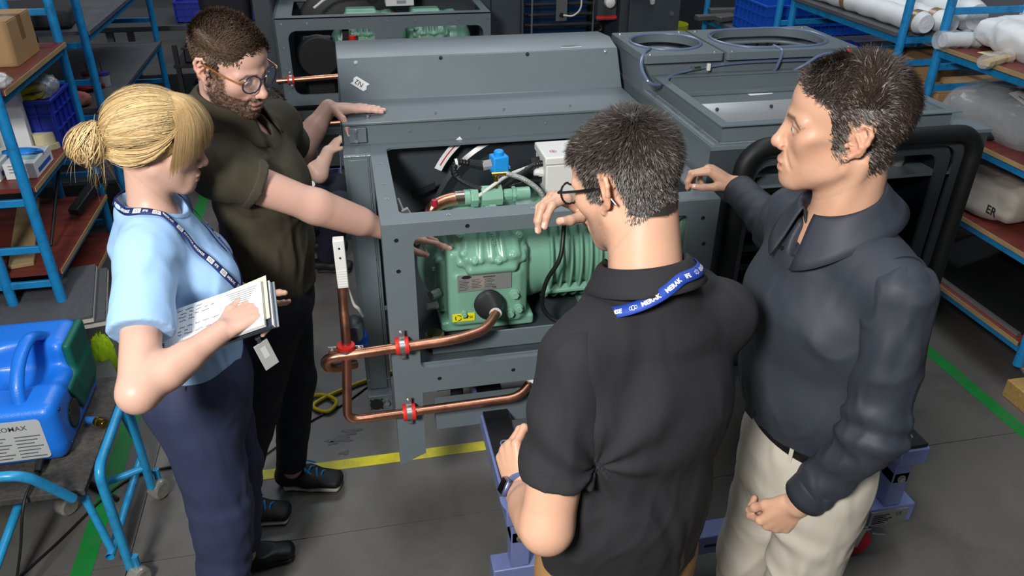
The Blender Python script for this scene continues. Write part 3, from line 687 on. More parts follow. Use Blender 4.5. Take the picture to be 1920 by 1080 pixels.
    pp = fillet([P(-.05, vy, vz), P(-.115, vy-.005, vz-.002), P(-.17, vy-.02, vz-.02), P(-.165, vy-.02, vz-.12)], [0, .03, .045, 0], 7)
    MB().tube(pp, .021, 18).build('suction_pipe', COP, T)
    MB().tube([P(-.052, vy, vz), P(-.085, vy, vz)], .0235, 18).build('brazed_sleeve', mat('braze', '#9a8f84', .3, metal=1., var=.25, vscale=30), T)
    MB().cyl(P(-.155, vy-.03, vz-.01), P(-.155, vy-.03, vz+.012), .010, n=12).build('red_plug', mat('ruby', '#a01d33', .4), T)
    # brass tee, braided hose, solenoid, hoses
    MB().tube([P(.05, vy-.01, vz+.03), P(.05, vy-.01, vz+.075)], .009, 6).build('brass_tee', BRASS, T, bevel=.001)
    MB().tube([P(.035, vy-.01, vz+.078), P(.085, vy-.01, vz+.078)], .007, 10).build('brass_union', BRASS, T)
    br = spline([P(.085, vy-.01, vz+.078), P(.14, vy-.03, vz+.06), P(.19, vy-.05, vz+.02), P(.205, vy-.06, vz-.03)])
    MB().tube(br, .0085, 12).build('braided_hose', mat('braid', '#a7a9a6', .4, metal=.7, bump=1., bscale=260), T)
    MB().tube([P(.204, vy-.06, vz-.025), P(.206, vy-.062, vz-.045)], .011, 10).build('red_collar', RED, T)
    SOL = mat('solenoid_blue', '#1f93e0', .4); sc = P(.07, .18, .360)
    mb = MB(); mb.obox(sc, (.027, .024, .03), (1, .2, 0), (-.2, 1, 0), (0, 0, 1)); so = mb.build('solenoid_coil', SOL, T, bevel=.005)
    mb = MB(); mb.lathe([(.017, .03), (.017, .042), (.013, .046), (.0, .046)], sc, (0, 0, 1), 18); mb.obox(sc+Vector((.0, 0, -.012)), (.033, .02, .004), (1, .2, 0), (-.2, 1, 0), (0, 0, 1)); mb.build('coil_cap', SOL, so)
    mb = MB(); mb.lathe([(.016, -.055), (.018, -.05), (.018, -.03), (.013, -.03)], sc, (0, 0, 1), 18); mb.build('coil_stem', ZINC, so)
    mb = MB(); mb.tube([sc+Vector((-.025, 0, 0)), sc+Vector((-.055, 0, -.004))], .017, 8); mb.build('plug_housing', mat('plug_grey', '#8a8c8d', .5), T)
    mb = MB(); mb.tube([sc+Vector((-.05, 0, -.004)), sc+Vector((-.10, 0, .008))], [.016, .013], 10); mb.build('plug_boot', RUB, T)
    CORR = mat('corrugated', '#121315', .45)
    def corr(path, r):
        P_ = []; rr = []; tot = 0
        for i, p in enumerate(path): P_.append(p); rr.append(r*(1.0 if i % 2 else .8))
        return MB().tube(P_, rr, 10)
    corr(spline([sc+Vector((-.10, 0, .008)), sc+Vector((-.14, 0, .012)), sc+Vector((-.15, -.02, -.02)), sc+Vector((-.10, -.04, -.055)), sc+Vector((-.03, -.05, -.075)), sc+Vector((.05, -.02, -.05)), sc+Vector((.12, .02, -.025)), sc+Vector((.16, .03, -.02))], 9), .0115).build('corrugated_hose', CORR, T)
    corr(spline([sc+Vector((-.03, -.03, -.09)), sc+Vector((.06, .0, -.085)), sc+Vector((.17, .04, -.08))], 14), .011).build('corrugated_hose', CORR, T)
    MB().tube(spline([P(-.01, vy-.02, vz+.01), P(.04, vy-.02, vz+.045), P(.10, vy+.02, vz+.06), P(.20, vy+.09, vz+.06)]), .006, 8).build('white_cable', CABW, T)
    MB().tube([sc+Vector((-.145, 0, .012)), sc+Vector((-.137, 0, .013))], .0135, 10).build('cable_tie', WHT, T)
    for k, (za, zb) in enumerate(((.20, .13), (.18, .10))):
        MB().tube(spline([P(-.27, .14, za+.08), P(-.25, .12, za+.03), P(-.215, .10, zb+.06), P(-.19, .09, zb)]), .0045, 8).build('white_cable', CABW, T)
    for q in (P(-.245, .115, .235), P(-.22, .10, .15)): MB().obox(q, (.012, .008, .018), (1, 0, .5), (0, 1, 0), (-.5, 0, 1)).build('cable_marker', WHT, T, bevel=.002)
    # long black cable in front of the fins
    MB().tube(spline([P(.245, -.02, .22), P(.225, -.06, .12), P(.185, -.05, .03), P(.175, -.04, -.06), P(.20, -.05, -.11), P(.26, -.07, -.14)]), .0075, 10).build('motor_cable', CABB, T)
    MB().tube([P(.26, -.07, -.14), P(.29, -.075, -.142)], .006, 8).build('cable_lug', WHT, T)
    return T
compressor = make_compressor('compressor', 'green piston compressor with copper suction pipe inside the front cage', (.395, 2.215, .905))
jb = thing('junction_box', 'pale grey junction box on the green compressor beside the blue coil', 'electrical box', (.70, 2.42, 1.15))
MB().box(.62, .82, 2.37, 2.52, 1.15, 1.255).build('enclosure', WHT, jb, bevel=.005); MB().box(.615, .825, 2.365, 2.525, 1.257, 1.285).build('lid', WHT, jb, bevel=.005)
mb = MB(); mb.lathe([(.012, 0), (.012, .001), (.009, .001), (.009, 0)], (.655, 2.42, 1.2845), (0, 0, 1), 20); mb.lathe([(.005, 0), (.005, .001), (.001, .001)], (.655, 2.42, 1.2845), (0, 0, 1), 12); mb.build('inspection_stamp', mat('stamp', '#9a5a86', .6), jb)
for z, y in ((1.215, 2.42), (1.185, 2.47), (1.235, 2.47)):
    mb = MB(); mb.tube([(.62, y, z), (.608, y, z)], .017, 8); mb.tube([(.608, y, z), (.59, y, z)], [.014, .011], 12); mb.build('cable_gland', WHT if y < 2.45 else RUB, jb)
mb = MB(); mb.box(.64, .80, 2.38, 2.5, 1.08, 1.152); mb.build('pedestal', CG, jb)

# gauge plate with mesh at the cage's right end
mg = thing('mesh_pouch', 'clear mesh pouch with a brass fitting hung at the cage right post', 'pouch', (1.0, 2.07, .95))
mb = MB(); mb.grid(lambda u, v: (.955+.055*u+.004*math.sin(9*v), 2.075-.012*math.sin(PI*u)*math.sin(PI*v), 1.19-.19*v), 10, 14)
mb.build('pouch', mat('mesh_film', '#8fb7a4', .35, alpha=.55, bump=.8, bscale=200), mg)
MB().tube([(.955, 2.06, 1.165), (1.0, 2.062, 1.195)], .005, 8).build('pin', ZINC, mg); MB().tube([(.985, 2.06, 1.198), (1.012, 2.06, 1.20)], .008, 10).build('fitting', BRASS, mg)

# ------------------------------------------------------------------ lavender trolley
LAV = mat('lavender_paint', '#6d79a8', .4, var=.06, vscale=5, bump=.03, bscale=120, dirt='#4a5070', dscale=9, damt=.25)
TPAD = mat('trolley_rubber', '#141517', .5, var=.5, vscale=14, bump=.2, bscale=70)
tr = thing('assembly_trolley', 'lavender steel assembly trolley with black rubber rails under the grey unit', 'trolley', (1.03, 2.3, 0))
for x0 in (.335, 1.63):
    side = 1 if x0 > 1 else -1
    MB().box(x0, x0+.10, 1.605, 3.05, .44, .505).build('side_rail', LAV, tr, bevel=.004)
    pad = MB().box(x0+.008, x0+.092, 1.612, 3.04, .505, .519).build('rubber_pad', TPAD, tr, bevel=.002)
    for y in (1.66, 2.5):
        MB().bolt((x0+.05, y, .5185), (0, 0, 1), .012, .003, 8).build('pad_bolt', ZINC, pad)
    if x0 < 1: MB().lathe([(.016, 0), (.016, .0015), (.011, .0018), (.011, 0)], (x0+.05, 1.88, .5187), (0, 0, 1), 20).build('pad_eyelet', LAV, pad)
    for y in (1.63, 2.93):
        MB().box(x0+.02, x0+.08, y, y+.06, .235, .44).build('leg', LAV, tr, bevel=.004)
        MB().bolt((x0+.05, y, .36), (0, -1, 0), .012, .009).build('leg_bolt', ZINC, tr)
        # caster
        c = Vector((x0+.05-.10*side, y+.03, .07))
        mb = MB(); mb.lathe([(.02, -.018), (.052, -.018), (.055, -.014), (.055, .014), (.052, .018), (.02, .018)], c, (.3, 1, 0), 28); wh = mb.build('caster_wheel', mat('wheel_white', '#c9c4b8', .5), tr)
        MB().lathe([(.054, -.02), (.068, -.017), (.07, 0), (.068, .017), (.054, .02)], c, (.3, 1, 0), 32).build('caster_tyre', mat('tyre_red', '#b3122a', .4), wh)
        mb = MB(); dirv = Vector((.3, 1, 0)).normalized()
        for sg in (-1, 1): mb.obox(c+dirv*sg*.026+Vector((.01, 0, .04)), (.022, .002, .055), (1, -.3, 0), dirv, (.2, 0, 1))
        mb.box(c.x-.035, c.x+.045, c.y-.035, c.y+.035, .135, .145); mb.cyl(c-dirv*.03, c+dirv*.03, .009, n=8); mb.build('caster_fork', ZINC, tr)
        if y < 2: MB().obox((c.x+.075, c.y-.03, .12), (.03, .016, .003), (1, 0, -.3), (0, 1, 0), (.3, 0, 1)).build('brake_pedal', ZINC, tr, bevel=.001)
    MB().box(x0+.02, x0+.08, 1.63, 2.99, .34, .385).build('stiffener', LAV, tr, bevel=.003)
for y in (1.625, 2.93):
    MB().box(.30, 1.77, y, y+.07, .155, .235).build('cross_beam', LAV, tr, bevel=.004)
MB().box(1.60, 1.74, 1.618, 1.625, .165, .225).build('rating_plate', mat('plate_grey', '#8e918e', .4, metal=.6), tr)
mb = MB()
for k in range(5): mb.box(1.61, 1.66+.012*(k % 3), 1.6165, 1.618, .172+.009*k, .175+.009*k)
mb.build('plate_print', INK, tr); put_text(MB(), 'CE', .02, (1.695, 1.6172, .20), (1, 0, 0), (0, 0, 1)).build('ce_mark', INK, tr)
for k in range(3): MB().box(1.0+.2*k, 1.09+.2*k, 1.6235, 1.626, .188, .198).build('slot', BLK, tr)
# ------------------------------------------------------------------ racks
RB = mat('rack_blue', '#1c86c4', .38, var=.1, vscale=9, dirt='#1a4256', dscale=17, damt=.5)
PLY = mat('red_plywood', '#6e2f26', .45, var=.3, vscale=5, stretch=(1, 6, 1), dirt='#3c1a18', dscale=4, damt=.4)
PLYE = mat('plywood_edge', '#a58a62', .7, var=.25, vscale=9, stretch=(1, 1, 8))
TABLE = mat('grey_tabletop', '#55575a', .38, var=.15, vscale=4, dirt='#77797a', dscale=5, damt=.3)
CARD = mat('cardboard', '#a8855c', .75, var=.08, vscale=6); TAPEB = mat('parcel_tape', '#8a6a44', .25, coat=.3)
FILM = mat('plastic_film', '#dde2e6', .10, spec=1., alpha=.32, bump=1., bscale=38, coat=.6)
CRATE = mat('crate_blue', '#1a2f9a', .42); CRATE2 = mat('crate_blue_bright', '#1450b8', .42)
PHOLE = mat('tube_end', '#0b0d10', .8)
def rack(name, label, x0, x1, y0, y1, z1, shelves, rungs=(), shelf_mat=None, r=.022, feet=.14, group=None, extra_x=(), skip=(), end_rungs=True):
    T = thing(name, label, 'rack', ((x0+x1)/2, (y0+y1)/2, 0), group)
    for y in (y0, y1):
        for x in (x0, x1)+tuple(extra_x):
            if (x, y) in skip: continue
            MB().tube([(x, y, feet), (x, y, z1)], r, 14).build('post', RB, T)
            if feet > .1:
                c = Vector((x, y, .06)); mb = MB(); mb.lathe([(.02, -.018), (.056, -.018), (.06, -.01), (.06, .01), (.056, .018), (.02, .018)], c, (1, .15, 0), 22); w = mb.build('caster_wheel', RUB, T)
                mb = MB(); mb.box(x-.03, x+.03, y-.03, y+.03, feet-.01, feet)
                for sg in (-1, 1): mb.obox(c+Vector((sg*.024, 0, .035)), (.002, .03, .05), (1, 0, 0), (0, 1, 0), (0, 0, 1))
                mb.build('caster_fork', ZINC, w)
        for z in rungs:
            MB().box(x0, x1, y-.008, y+.008, z-.016, z+.016).build('rung', RB, T, bevel=.002)
    for z in shelves:
        for x in (x0, x1): MB().box(x-.012, x+.012, y0, y1, z-.06, z-.022).build('shelf_bearer', RB, T, bevel=.002)
        MB().box(x0-.03, x1+.03, y0+.012, y1-.012, z-.02, z).build('shelf_board', shelf_mat or PLY, T)
        if shelf_mat is None:
            for xe in (x0-.0315, x1+.0315): MB().box(xe-.0015, xe+.0015, y0+.012, y1-.012, z-.021, z-.0005).build('shelf_edge', PLYE, T)
    return T
rackL = rack('storage_rack', 'blue tube rack with red plywood shelves at far left beside the tape rolls', -2.2, -1.36, 3.4, 4.29, 1.75, (.28, .505, .90, 1.31), (.34, .45, .62, .84, 1.27, 1.45), extra_x=(-1.56,))
rackL2 = rack('table_rack', 'blue tube rack with grey table shelves behind the left plywood rack', -2.3, -1.36, 4.70, 6.42, 1.75, (.42, .85, 1.27), (.55, .80, 1.0, 1.2), TABLE)
rackR = rack('parts_rack', 'blue rack with red shelves at the right edge holding foam parcels', 2.86, 3.75, 2.37, 3.40, 1.85, (.26, .64, .985, 1.34), (.32, 1.12, 1.225, 1.49), skip=((2.86, 2.37),))
MB().tube([(2.86, 2.37, .14), (2.86, 2.37, .30)], .022, 12).build('post_stub', RB, rackR)
rackR2 = rack('foam_rack', 'blue rack behind the dark haired man carrying white foam rolls', 2.86, 3.85, 3.69, 4.78, 1.85, (.26, .70, 1.33), (.32, 1.17, 1.29), TABLE)
rackR3 = rack('crate_rack', 'blue rack far right at the back with a large blue crate', 2.86, 3.9, 4.95, 6.05, 1.80, (.26, .62, .98), (.32, .93, 1.13), TABLE)

def crate(name, label, x0, x1, y0, y1, z0, z1, m, group=None, ribs=True):
    T = thing(name, label, 'crate', ((x0+x1)/2, (y0+y1)/2, z0), group); t = .006
    MB().box(x0, x1, y0, y1, z0, z0+t).build('bottom', m, T)
    for nm, b in (('side', (x0, x1, y0, y0+t)), ('side', (x0, x1, y1-t, y1)), ('side', (x0, x0+t, y0, y1)), ('side', (x1-t, x1, y0, y1))): MB().box(*b, z0, z1).build(nm, m, T)
    MB().plate([(x0-.012, y0-.012), (x1+.012, y0-.012), (x1+.012, y1+.012), (x0-.012, y1+.012)], [[(x0+.004, y0+.004), (x1-.004, y0+.004), (x1-.004, y1-.004), (x0+.004, y1-.004)]], (0, 0, z1-.012), (1, 0, 0), (0, 1, 0), .016).build('rim', m, T, bevel=.002)
    if ribs:
        n = max(2, int((x1-x0)/.06)); 
        for k in range(n+1):
            x = x0+(x1-x0)*k/n; MB().box(x-.003, x+.003, y0-.010, y0, z0, z1-.01).build('rib', m, T)
        n = max(2, int((y1-y0)/.06))
        for k in range(n+1):
            y = y0+(y1-y0)*k/n; MB().box(x1, x1+.010, y-.003, y+.003, z0, z1-.01).build('rib', m, T); MB().box(x0-.010, x0, y-.003, y+.003, z0, z1-.01).build('rib', m, T)
        for z in (z0+(z1-z0)*.35, z0+(z1-z0)*.7):
            MB().box(x0-.009, x1+.009, y0-.009, y0, z-.003, z+.003).build('rib', m, T)
            MB().box(x1, x1+.009, y0, y1, z-.003, z+.003).build('rib', m, T); MB().box(x0-.009, x0, y0, y1, z-.003, z+.003).build('rib', m, T)
    return T
def carton(name, label, x0, x1, y0, y1, z0, z1, tape='y', lbl=None, m=None):
    T = thing(name, label, 'box', ((x0+x1)/2, (y0+y1)/2, z0)); m = m or CARD
    MB().box(x0, x1, y0, y1, z0, z1-.004).build('box_body', m, T, bevel=.003)
    ym = (y0+y1)/2; xm = (x0+x1)/2
    if tape == 'y':
        MB().box(x0+.001, x1-.001, y0+.002, ym-.001, z1-.004, z1).build('flap', m, T); MB().box(x0+.001, x1-.001, ym+.001, y1-.002, z1-.004, z1).build('flap', m, T)
        mb = MB(); mb.box(x0-.0012, x1+.0012, ym-.025, ym+.025, z1, z1+.0008); mb.box(x1, x1+.0012, ym-.025, ym+.025, z1-.1, z1); mb.build('tape_strip', TAPEB, T)
    else:
        MB().box(x0+.002, xm-.001, y0+.001, y1-.001, z1-.004, z1).build('flap', m, T); MB().box(xm+.001, x1-.002, y0+.001, y1-.001, z1-.004, z1).build('flap', m, T)
        mb = MB(); mb.box(xm-.025, xm+.025, y0-.0012, y1+.0012, z1, z1+.0008); mb.box(xm-.025, xm+.025, y0-.0012, y0, z1-.08, z1); mb.build('tape_strip', TAPEB, T)
    if lbl: MB().box(*lbl[:4], z1+.0005, z1+.0014).build('shipping_label', PAPER, T)
    return T
# --- left rack contents
carton('carton', 'brown cardboard carton with grey tape on the top left shelf', -1.72, -1.39, 3.80, 4.10, 1.31, 1.50, 'y', (-1.70, -1.56, 3.83, 3.96))
fit = thing('pipe_fitting', 'shiny metal pipe fitting in front of the cardboard carton', 'fitting', (-1.50, 3.72, 1.31))
mb = MB(); mb.tube([(-1.50, 3.72, 1.31), (-1.50, 3.72, 1.335)], .024, 6); mb.tube([(-1.50, 3.72, 1.335), (-1.50, 3.72, 1.36)], .018, 16); mb.build('hex_body', ZINC, fit); MB().tube([(-1.50, 3.72, 1.36), (-1.50, 3.72, 1.372)], .023, 16).build('collar', ZINC, fit)
f2 = thing('pipe_elbow', 'small metal elbow fitting lying left of the shiny pipe fitting', 'fitting', (-1.57, 3.70, 1.31))
MB().tube(fillet([(-1.60, 3.70, 1.332), (-1.56, 3.70, 1.332), (-1.56, 3.74, 1.332)], .02), .018, 12).build('elbow', ZINC, f2); MB().tube([(-1.61, 3.70, 1.332), (-1.595, 3.70, 1.332)], .022, 6).build('nut', ZINC, f2)
fm = thing('folder', 'grey folder lying at the front of the upper left plywood shelf', 'folder', (-1.55, 3.58, 1.31)); MB().obox((-1.55, 3.58, 1.315), (.13, .06, .005), (1, .25, 0), (-.25, 1, 0), (0, 0, 1)).build('cover', mat('folder_grey', '#9b9d9d', .5), fm, bevel=.002); MB().obox((-1.58, 3.57, 1.3205), (.04, .02, .0006), (1, .25, 0), (-.25, 1, 0), (0, 0, 1)).build('cover_label', INK, fm)
solo('paper_sheet', MB().obox((-1.43, 3.52, 1.3115), (.07, .09, .001), (1, .3, 0), (-.3, 1, 0), (0, 0, 1)), mat('cream_paper', '#d8d3bd', .7), 'cream paper sheet at the near edge of the upper left shelf', 'paper')
def crumple(c, r, seed, m, name, label, cat, parent=None, nu=30, nv=16, amp=.35, flat=None):
    rnd = random.Random(seed); ph = [(rnd.uniform(2, 7), rnd.uniform(2, 7), rnd.uniform(0, 6)) for _ in range(6)]
    c = Vector(c); mb = MB()
    def fn(u, v):
        a = 2*PI*u; b = PI*(v-.5); q = 1.
        for i, (p, w, t) in enumerate(ph): q += amp/6*abs(math.sin(p*a*.5*2//1*1+0 if False else round(p)*a+w*b*2+t))*2-amp/6
        q *= .88
        return (c.x+r[0]*q*math.cos(a)*math.cos(b), c.y+r[1]*q*math.sin(a)*math.cos(b), max(c.z+r[2]*q*math.sin(b), c.z-(flat if flat is not None else r[2])))
    mb.grid(fn, nu, nv, closeu=True)
    o = mb.build(name, m, parent, sharp=180)
    if label: tag(o, label, cat)
    return o
crumple((-1.46, 3.44, 1.345), (.16, .07, .045), 3, FILM, 'plastic_wrap', 'crumpled clear plastic wrap at the near end of the upper left shelf', 'plastic wrap', flat=.035)
crate('blue_crate', 'dark blue ribbed crate with yellow hose on the middle left plywood shelf', -1.68, -1.36, 3.93, 4.22, .90, 1.12, CRATE)
hs = thing('hose_coil', 'yellow and black hose coil heaped in the dark blue crate', 'hose', (-1.52, 4.05, 1.0))
for k in range(6):
    pts = [Vector((-1.53+(.09+.008*(k % 3))*math.cos(a*2*PI/16+k), 4.06+(.085+.006*k)*math.sin(a*2*PI/16+k), 1.03+.024*k+.012*math.sin(a))) for a in range(16)]
    MB().tube(pts, .017, 8, closed=True).build('coil', mat('hose_yellow', '#b9a818', .5) if k % 4 != 2 else RUB, hs)
crumple((-1.42, 4.08, 1.15), (.075, .09, .055), 5, FILM, 'plastic_bag', 'crumpled clear bag lying in the dark blue crate beside the yellow hose', 'plastic bag')
def tape_roll(name, label, x, y, z, r=.055, h=.05, tilt=0, group=None):
    T = thing(name, label, 'tape roll', (x, y, z), group)
    mb = MB(); mb.lathe([(r*.74, 0), (r, 0), (r, h), (r*.74, h)], (x, y, z), (0, 0, 1), 28); mb.build('tape', mat('masking_tape', '#cfc7a0', .6), T)
    mb = MB(); mb.lathe([(r*.68, .001), (r*.74, .001), (r*.74, h-.001), (r*.68, h-.001), (r*.68, .001)], (x, y, z), (0, 0, 1), 28); mb.build('core', PAPER, T); return T
tape_roll('tape_roll', 'cream masking tape roll lying underneath the other on the left shelf', -1.415, 3.93, .90, .055, .025)
tape_roll('tape_roll', 'cream masking tape roll stacked on top beside the glove box', -1.43, 3.935, .926, .055, .05)
def glove_box(name, label, x0, x1, y0, y1, z0, h, glove=True):
    T = thing(name, label, 'box', ((x0+x1)/2, (y0+y1)/2, z0)); m = mat('glovebox', '#dcdfe0', .5)
    MB().box(x0, x1, y0, y1, z0, z0+h).build('carton', m, T, bevel=.003)
    mb = MB()
    for k in range(7): mb.box(x0+.02, x1-.012, y0+.05+.014*k, y0+.056+.014*k, z0+h, z0+h+.0006)
    mb.build('green_print', mat('print_green', '#2c8f7c', .6), T)
    MB().box(x1, x1+.0006, y0+.03, y1-.03, z0+.015, z0+.035).build('blue_print', mat('print_blue', '#2b53a8', .6), T)
    mb = MB()
    for k in range(3): mb.box(x0+.02, x0+.09-.015*k, y0-.0006, y0, z0+.03+.014*k, z0+.034+.014*k)
    mb.build('grey_print', mat('print_grey', '#6a6e72', .6), T)
    if glove: crumple(((x0+x1)/2-.02, (y0+y1)/2+.02, z0+h+.004), (.085, .03, .02), 9, mat('nitrile', '#1f7fd8', .45), 'glove', None, None, T, flat=.004)
    return T
glove_box('glove_box', 'white glove box with a blue glove poking out on the left shelf', -1.47, -1.345, 3.52, 3.75, .90, .07)
glove_box('glove_box', 'white printed carton left of the blue glove box', -1.62, -1.485, 3.50, 3.74, .90, .075, False)
solo('white_carton', MB().obox((-1.56, 3.88, 1.05), (.10, .06, .15), (1, .2, 0), (-.2, 1, 0), (0, 0, 1)), PAPER, 'tall white carton standing by the dark blue crate', 'carton', bevel=.003)
# lower shelf goods
solo('wood_board', MB().obox((-1.60, 3.85, .516), (.05, .40, .009), (1, .25, 0), (-.25, 1, 0), (0, 0, 1)), mat('birch', '#9b8560', .6, var=.2, vscale=5), 'plain birch board lying on the lower left shelf', 'board', bevel=.002)
solo('black_profile', MB().bar((-1.40, 3.95, .55), (-1.33, 4.25, .62), .05, .035), BLK, 'black metal profile lying across the lower left shelf', 'profile', bevel=.004)
solo('black_bar', MB().tube([(-1.42, 3.62, .53), (-1.43, 4.0, .75), (-1.46, 4.02, .76)], .008, 8), BLK, 'thin bent black bar leaning on the lower left shelf', 'bar')
mt_ = mat('carpet_grey', '#54565a', .95, bump=1., bscale=300, var=.25, vscale=90)
for k, (x, y, z) in enumerate(((-1.44, 3.46, .305), (-1.48, 3.44, .34))):
    T = thing('insulation_mat', ['grey felt insulation mat with white edge, lower of two under the left rack', 'grey felt insulation mat with white edge, upper of two under the left rack'][k], 'mat', (x, y, z))
    MB().obox((x, y, z+.012), (.24, .26, .006), (1, .2, 0), (-.2, 1, 0), (0, 0, 1)).build('felt', mt_, T); MB().obox((x, y, z-.004), (.242, .262, .009), (1, .2, 0), (-.2, 1, 0), (0, 0, 1)).build('foam_core', mat('foam_white', '#bdb9ae', .8), T)
crumple((-1.22, 3.30, .10), (.05, .06, .12), 21, mat('lime_cloth', '#b9e31a', .7), 'safety_vest', 'lime yellow safety vest slumped behind the woman by the rack', 'vest', flat=.1)
solo('steel_offcut', MB().obox((-1.25, 3.12, .05), (.12, .16, .05), (1, .5, 0), (-.5, 1, .1), (0, 0, 1)), mat('dull_steel', '#6d6f70', .4, metal=.5), 'dull folded steel offcut on the floor behind the blue machine', 'metal sheet', bevel=.004)
# table rack goods
crumple((-1.66, 5.0, .885), (.10, .08, .04), 31, PAPER, 'paper_wad', 'crumpled white paper on red cloth on the grey table rack', 'paper', flat=.03)
crumple((-1.60, 5.12, .875), (.16, .10, .03), 33, mat('red_cloth', '#8c1220', .7), 'red_cloth', 'dark red cloth lying on the grey table rack', 'cloth', flat=.022)
crumple((-1.50, 4.78, .885), (.07, .06, .045), 35, mat('pink_rag', '#b86f63', .8), 'pink_rag', 'pinkish rag on the grey table rack near the blue post', 'rag', flat=.03)
for k, (x, m, l) in enumerate(((-1.53, '#5c1d22', 'red lidded tub with probe on the grey table shelf'), (-1.45, '#3b3a7a', 'violet lidded tub with probe on the grey table shelf'))):
    T = thing('tub', l, 'tub', (x, 5.18, .85)); MB().lathe([(.032, 0), (.038, .075), (.034, .078), (.03, .01)], (x, 5.18, .852), (0, 0, 1), 20).build('cup', mat('tub_clear', '#9aa0a4', .3), T); MB().lathe([(.04, .07), (.04, .085), (.001, .088)], (x, 5.18, .852), (0, 0, 1), 20).build('lid', mat('lid%d' % k, m, .5), T); MB().cyl((x, 5.18, .93), (x, 5.18, 1.0), .0025, n=6).build('probe', BLK, T)
MB_ = MB().obox((-1.75, 4.95, 1.32), (.3, .2, .05), (1, .1, 0), (-.1, 1, 0), (0, 0, 1)); solo('dark_sheet', MB_, mat('dark_felt', '#1d1e20', .8), 'dark folded felt lying on the top grey table shelf', 'felt', bevel=.02)

# ------------------------------------------------------------------ cart with refrigerant recovery machine (lower left)
CB = mat('cart_blue', '#2790c4', .33, var=.08, vscale=9, dirt='#174f70', dscale=14, damt=.45)
MATD = mat('cart_mat', '#3d3a37', .8, var=.5, vscale=60, bump=.6, bscale=150, dirt='#8d8576', dscale=7, damt=.25)
cart = thing('tool_cart', 'low cart of bent blue tubes with dark matted deck, front left', 'cart', (-1.2, 2.35, 0))
MB().box(-1.75, -.96, 2.115, 2.75, .325, .35).build('deck', MATD, cart, bevel=.003)
MB().tube(fillet([(-.862, 2.02, .07), (-.862, 2.02, .50), (-.862, 2.40, .50), (-.862, 2.40, .07)], .05, 7), .0155, 14).build('end_frame', CB, cart)
MB().tube(fillet([(-.985, 2.08, .35), (-1.05, 1.99, .55), (-1.75, 1.99, .55), (-1.8, 2.08, .35)], .06, 7), .0155, 14).build('handle', CB, cart)
MB().tube([(-.93, 2.06, .09), (-.925, 2.60, .09)], .014, 14, caps=False).build('base_tube', CB, cart)
MB().tube([(-1.19, 2.35, .30), (-1.27, 1.80, .09)], .014, 14).build('brace_tube', CB, cart); MB().tube([(-1.0, 2.35, .16), (-.862, 2.40, .17)], .013, 12).build('cross_tube', CB, cart)
MB().tube([(-.97, 2.62, .30), (-.93, 2.60, .09)], .013, 12).build('strut', CB, cart); MB().tube([(-.98, 2.14, .31), (-.93, 2.09, .09)], .013, 12).build('strut', CB, cart)
MB().tube([(-1.35, 1.85, .09), (-1.36, 1.5, .30)], .014, 12).build('brace_tube', CB, cart)
for x, y in ((-1.165, 2.40), (-.845, 2.42), (-.84, 2.0), (-1.5, 2.0)):
    c = Vector((x, y, .04)); mb = MB(); mb.lathe([(.01, -.022), (.03, -.024), (.038, -.018), (.04, 0), (.038, .018), (.03, .024), (.01, .022)], c, (.8, -.6, 0), 24); w = mb.build('caster', mat('caster_alu', '#b7b3a8', .35, metal=.6, var=.3, vscale=40), cart)
    mb = MB(); mb.cyl(c+Vector((0, .02, .0)), c+Vector((0, .02, .29 if x < -1 else .08)), .012, n=10); mb.build('caster_stem', CB, w)
rec = thing('recovery_machine', 'bright blue portable refrigerant recovery machine with carry handle on the cart', 'machine', (-1.3, 2.35, .35))
BP = mat('machine_blue', '#1b74dd', .32, bump=.25, bscale=350, coat=.15); GP = mat('side_shade_green', '#0c5c4e', .5, bump=.2, bscale=350)
s = Sdf()
bx = -1.165
s.rbox((-1.215, 2.495, .46), (.172, .225, .11), .035, k=.02)
s.rbox((-1.215, 2.345, .48), (.170, .078, .095), .03, k=.03)
s.rbox((-1.215, 2.625, .555), (.168, .098, .108), .045, k=.03)
s.ell((-1.19, 2.47, .665), (.125, .085, .125), k=.025, sub=True)
v, f = s.mesh(.006); np_mesh('shell', v, f, BP, rec)
MB().tube(spline([(-1.15, 2.315, .565), (-1.152, 2.345, .625), (-1.148, 2.415, .685), (-1.138, 2.50, .708), (-1.13, 2.57, .675)], 8), .022, 14, flat=.8).build('carry_handle', BP, rec)
s = Sdf(); s.rbox((-1.050, 2.62, .545), (.016, .095, .108), .015, k=.01); s.rbox((-1.050, 2.55, .47), (.016, .13, .07), .015, k=.03); s.cut((-1.04, 2.445, .49), (0, 1, .55)); v, f = s.mesh(.005); np_mesh('side_shade_shell', v, f, GP, rec)  # shade on the right side of the rear hump, put in as dark green colour
gx = -1.034
mb = MB(); mb.lathe([(.052, 0), (.052, .004), (.001, .004)], (gx-.003, 2.40, .455), (1, 0, 0), 28); gr = mb.build('vent_grille', mat('grille', '#15171a', .6), rec)
for k in range(7):
    for j in range(7):
        a, b = (k-3)*.012, (j-3)*.012
        if a*a+b*b < .0019: MB().box(gx+.001, gx+.0025, 2.40+a-.004, 2.40+a+.004, .455+b-.004, .455+b+.004).build('grille_cell', mat('grille_cell', '#3c3f3b', .5), gr)
mb = MB(); mb.prism(rrect(-1.40, -1.085, .385, .545, .014), (0, 2.2640, 0), (1, 0, 0), (0, 0, 1), .004); nl = mb.build('data_label', mat('label_silver', '#b5b8b8', .45), rec)
mb = MB()
for r in range(7):
    for c in range(3): mb.box(-1.36+.092*c, -1.36+.092*c+.055+.012*((r+c) % 3), 2.2592, 2.2599, .395+.014*r, .399+.014*r)
mb.build('printed_line', mat('label_ink', '#55585c', .7), nl)
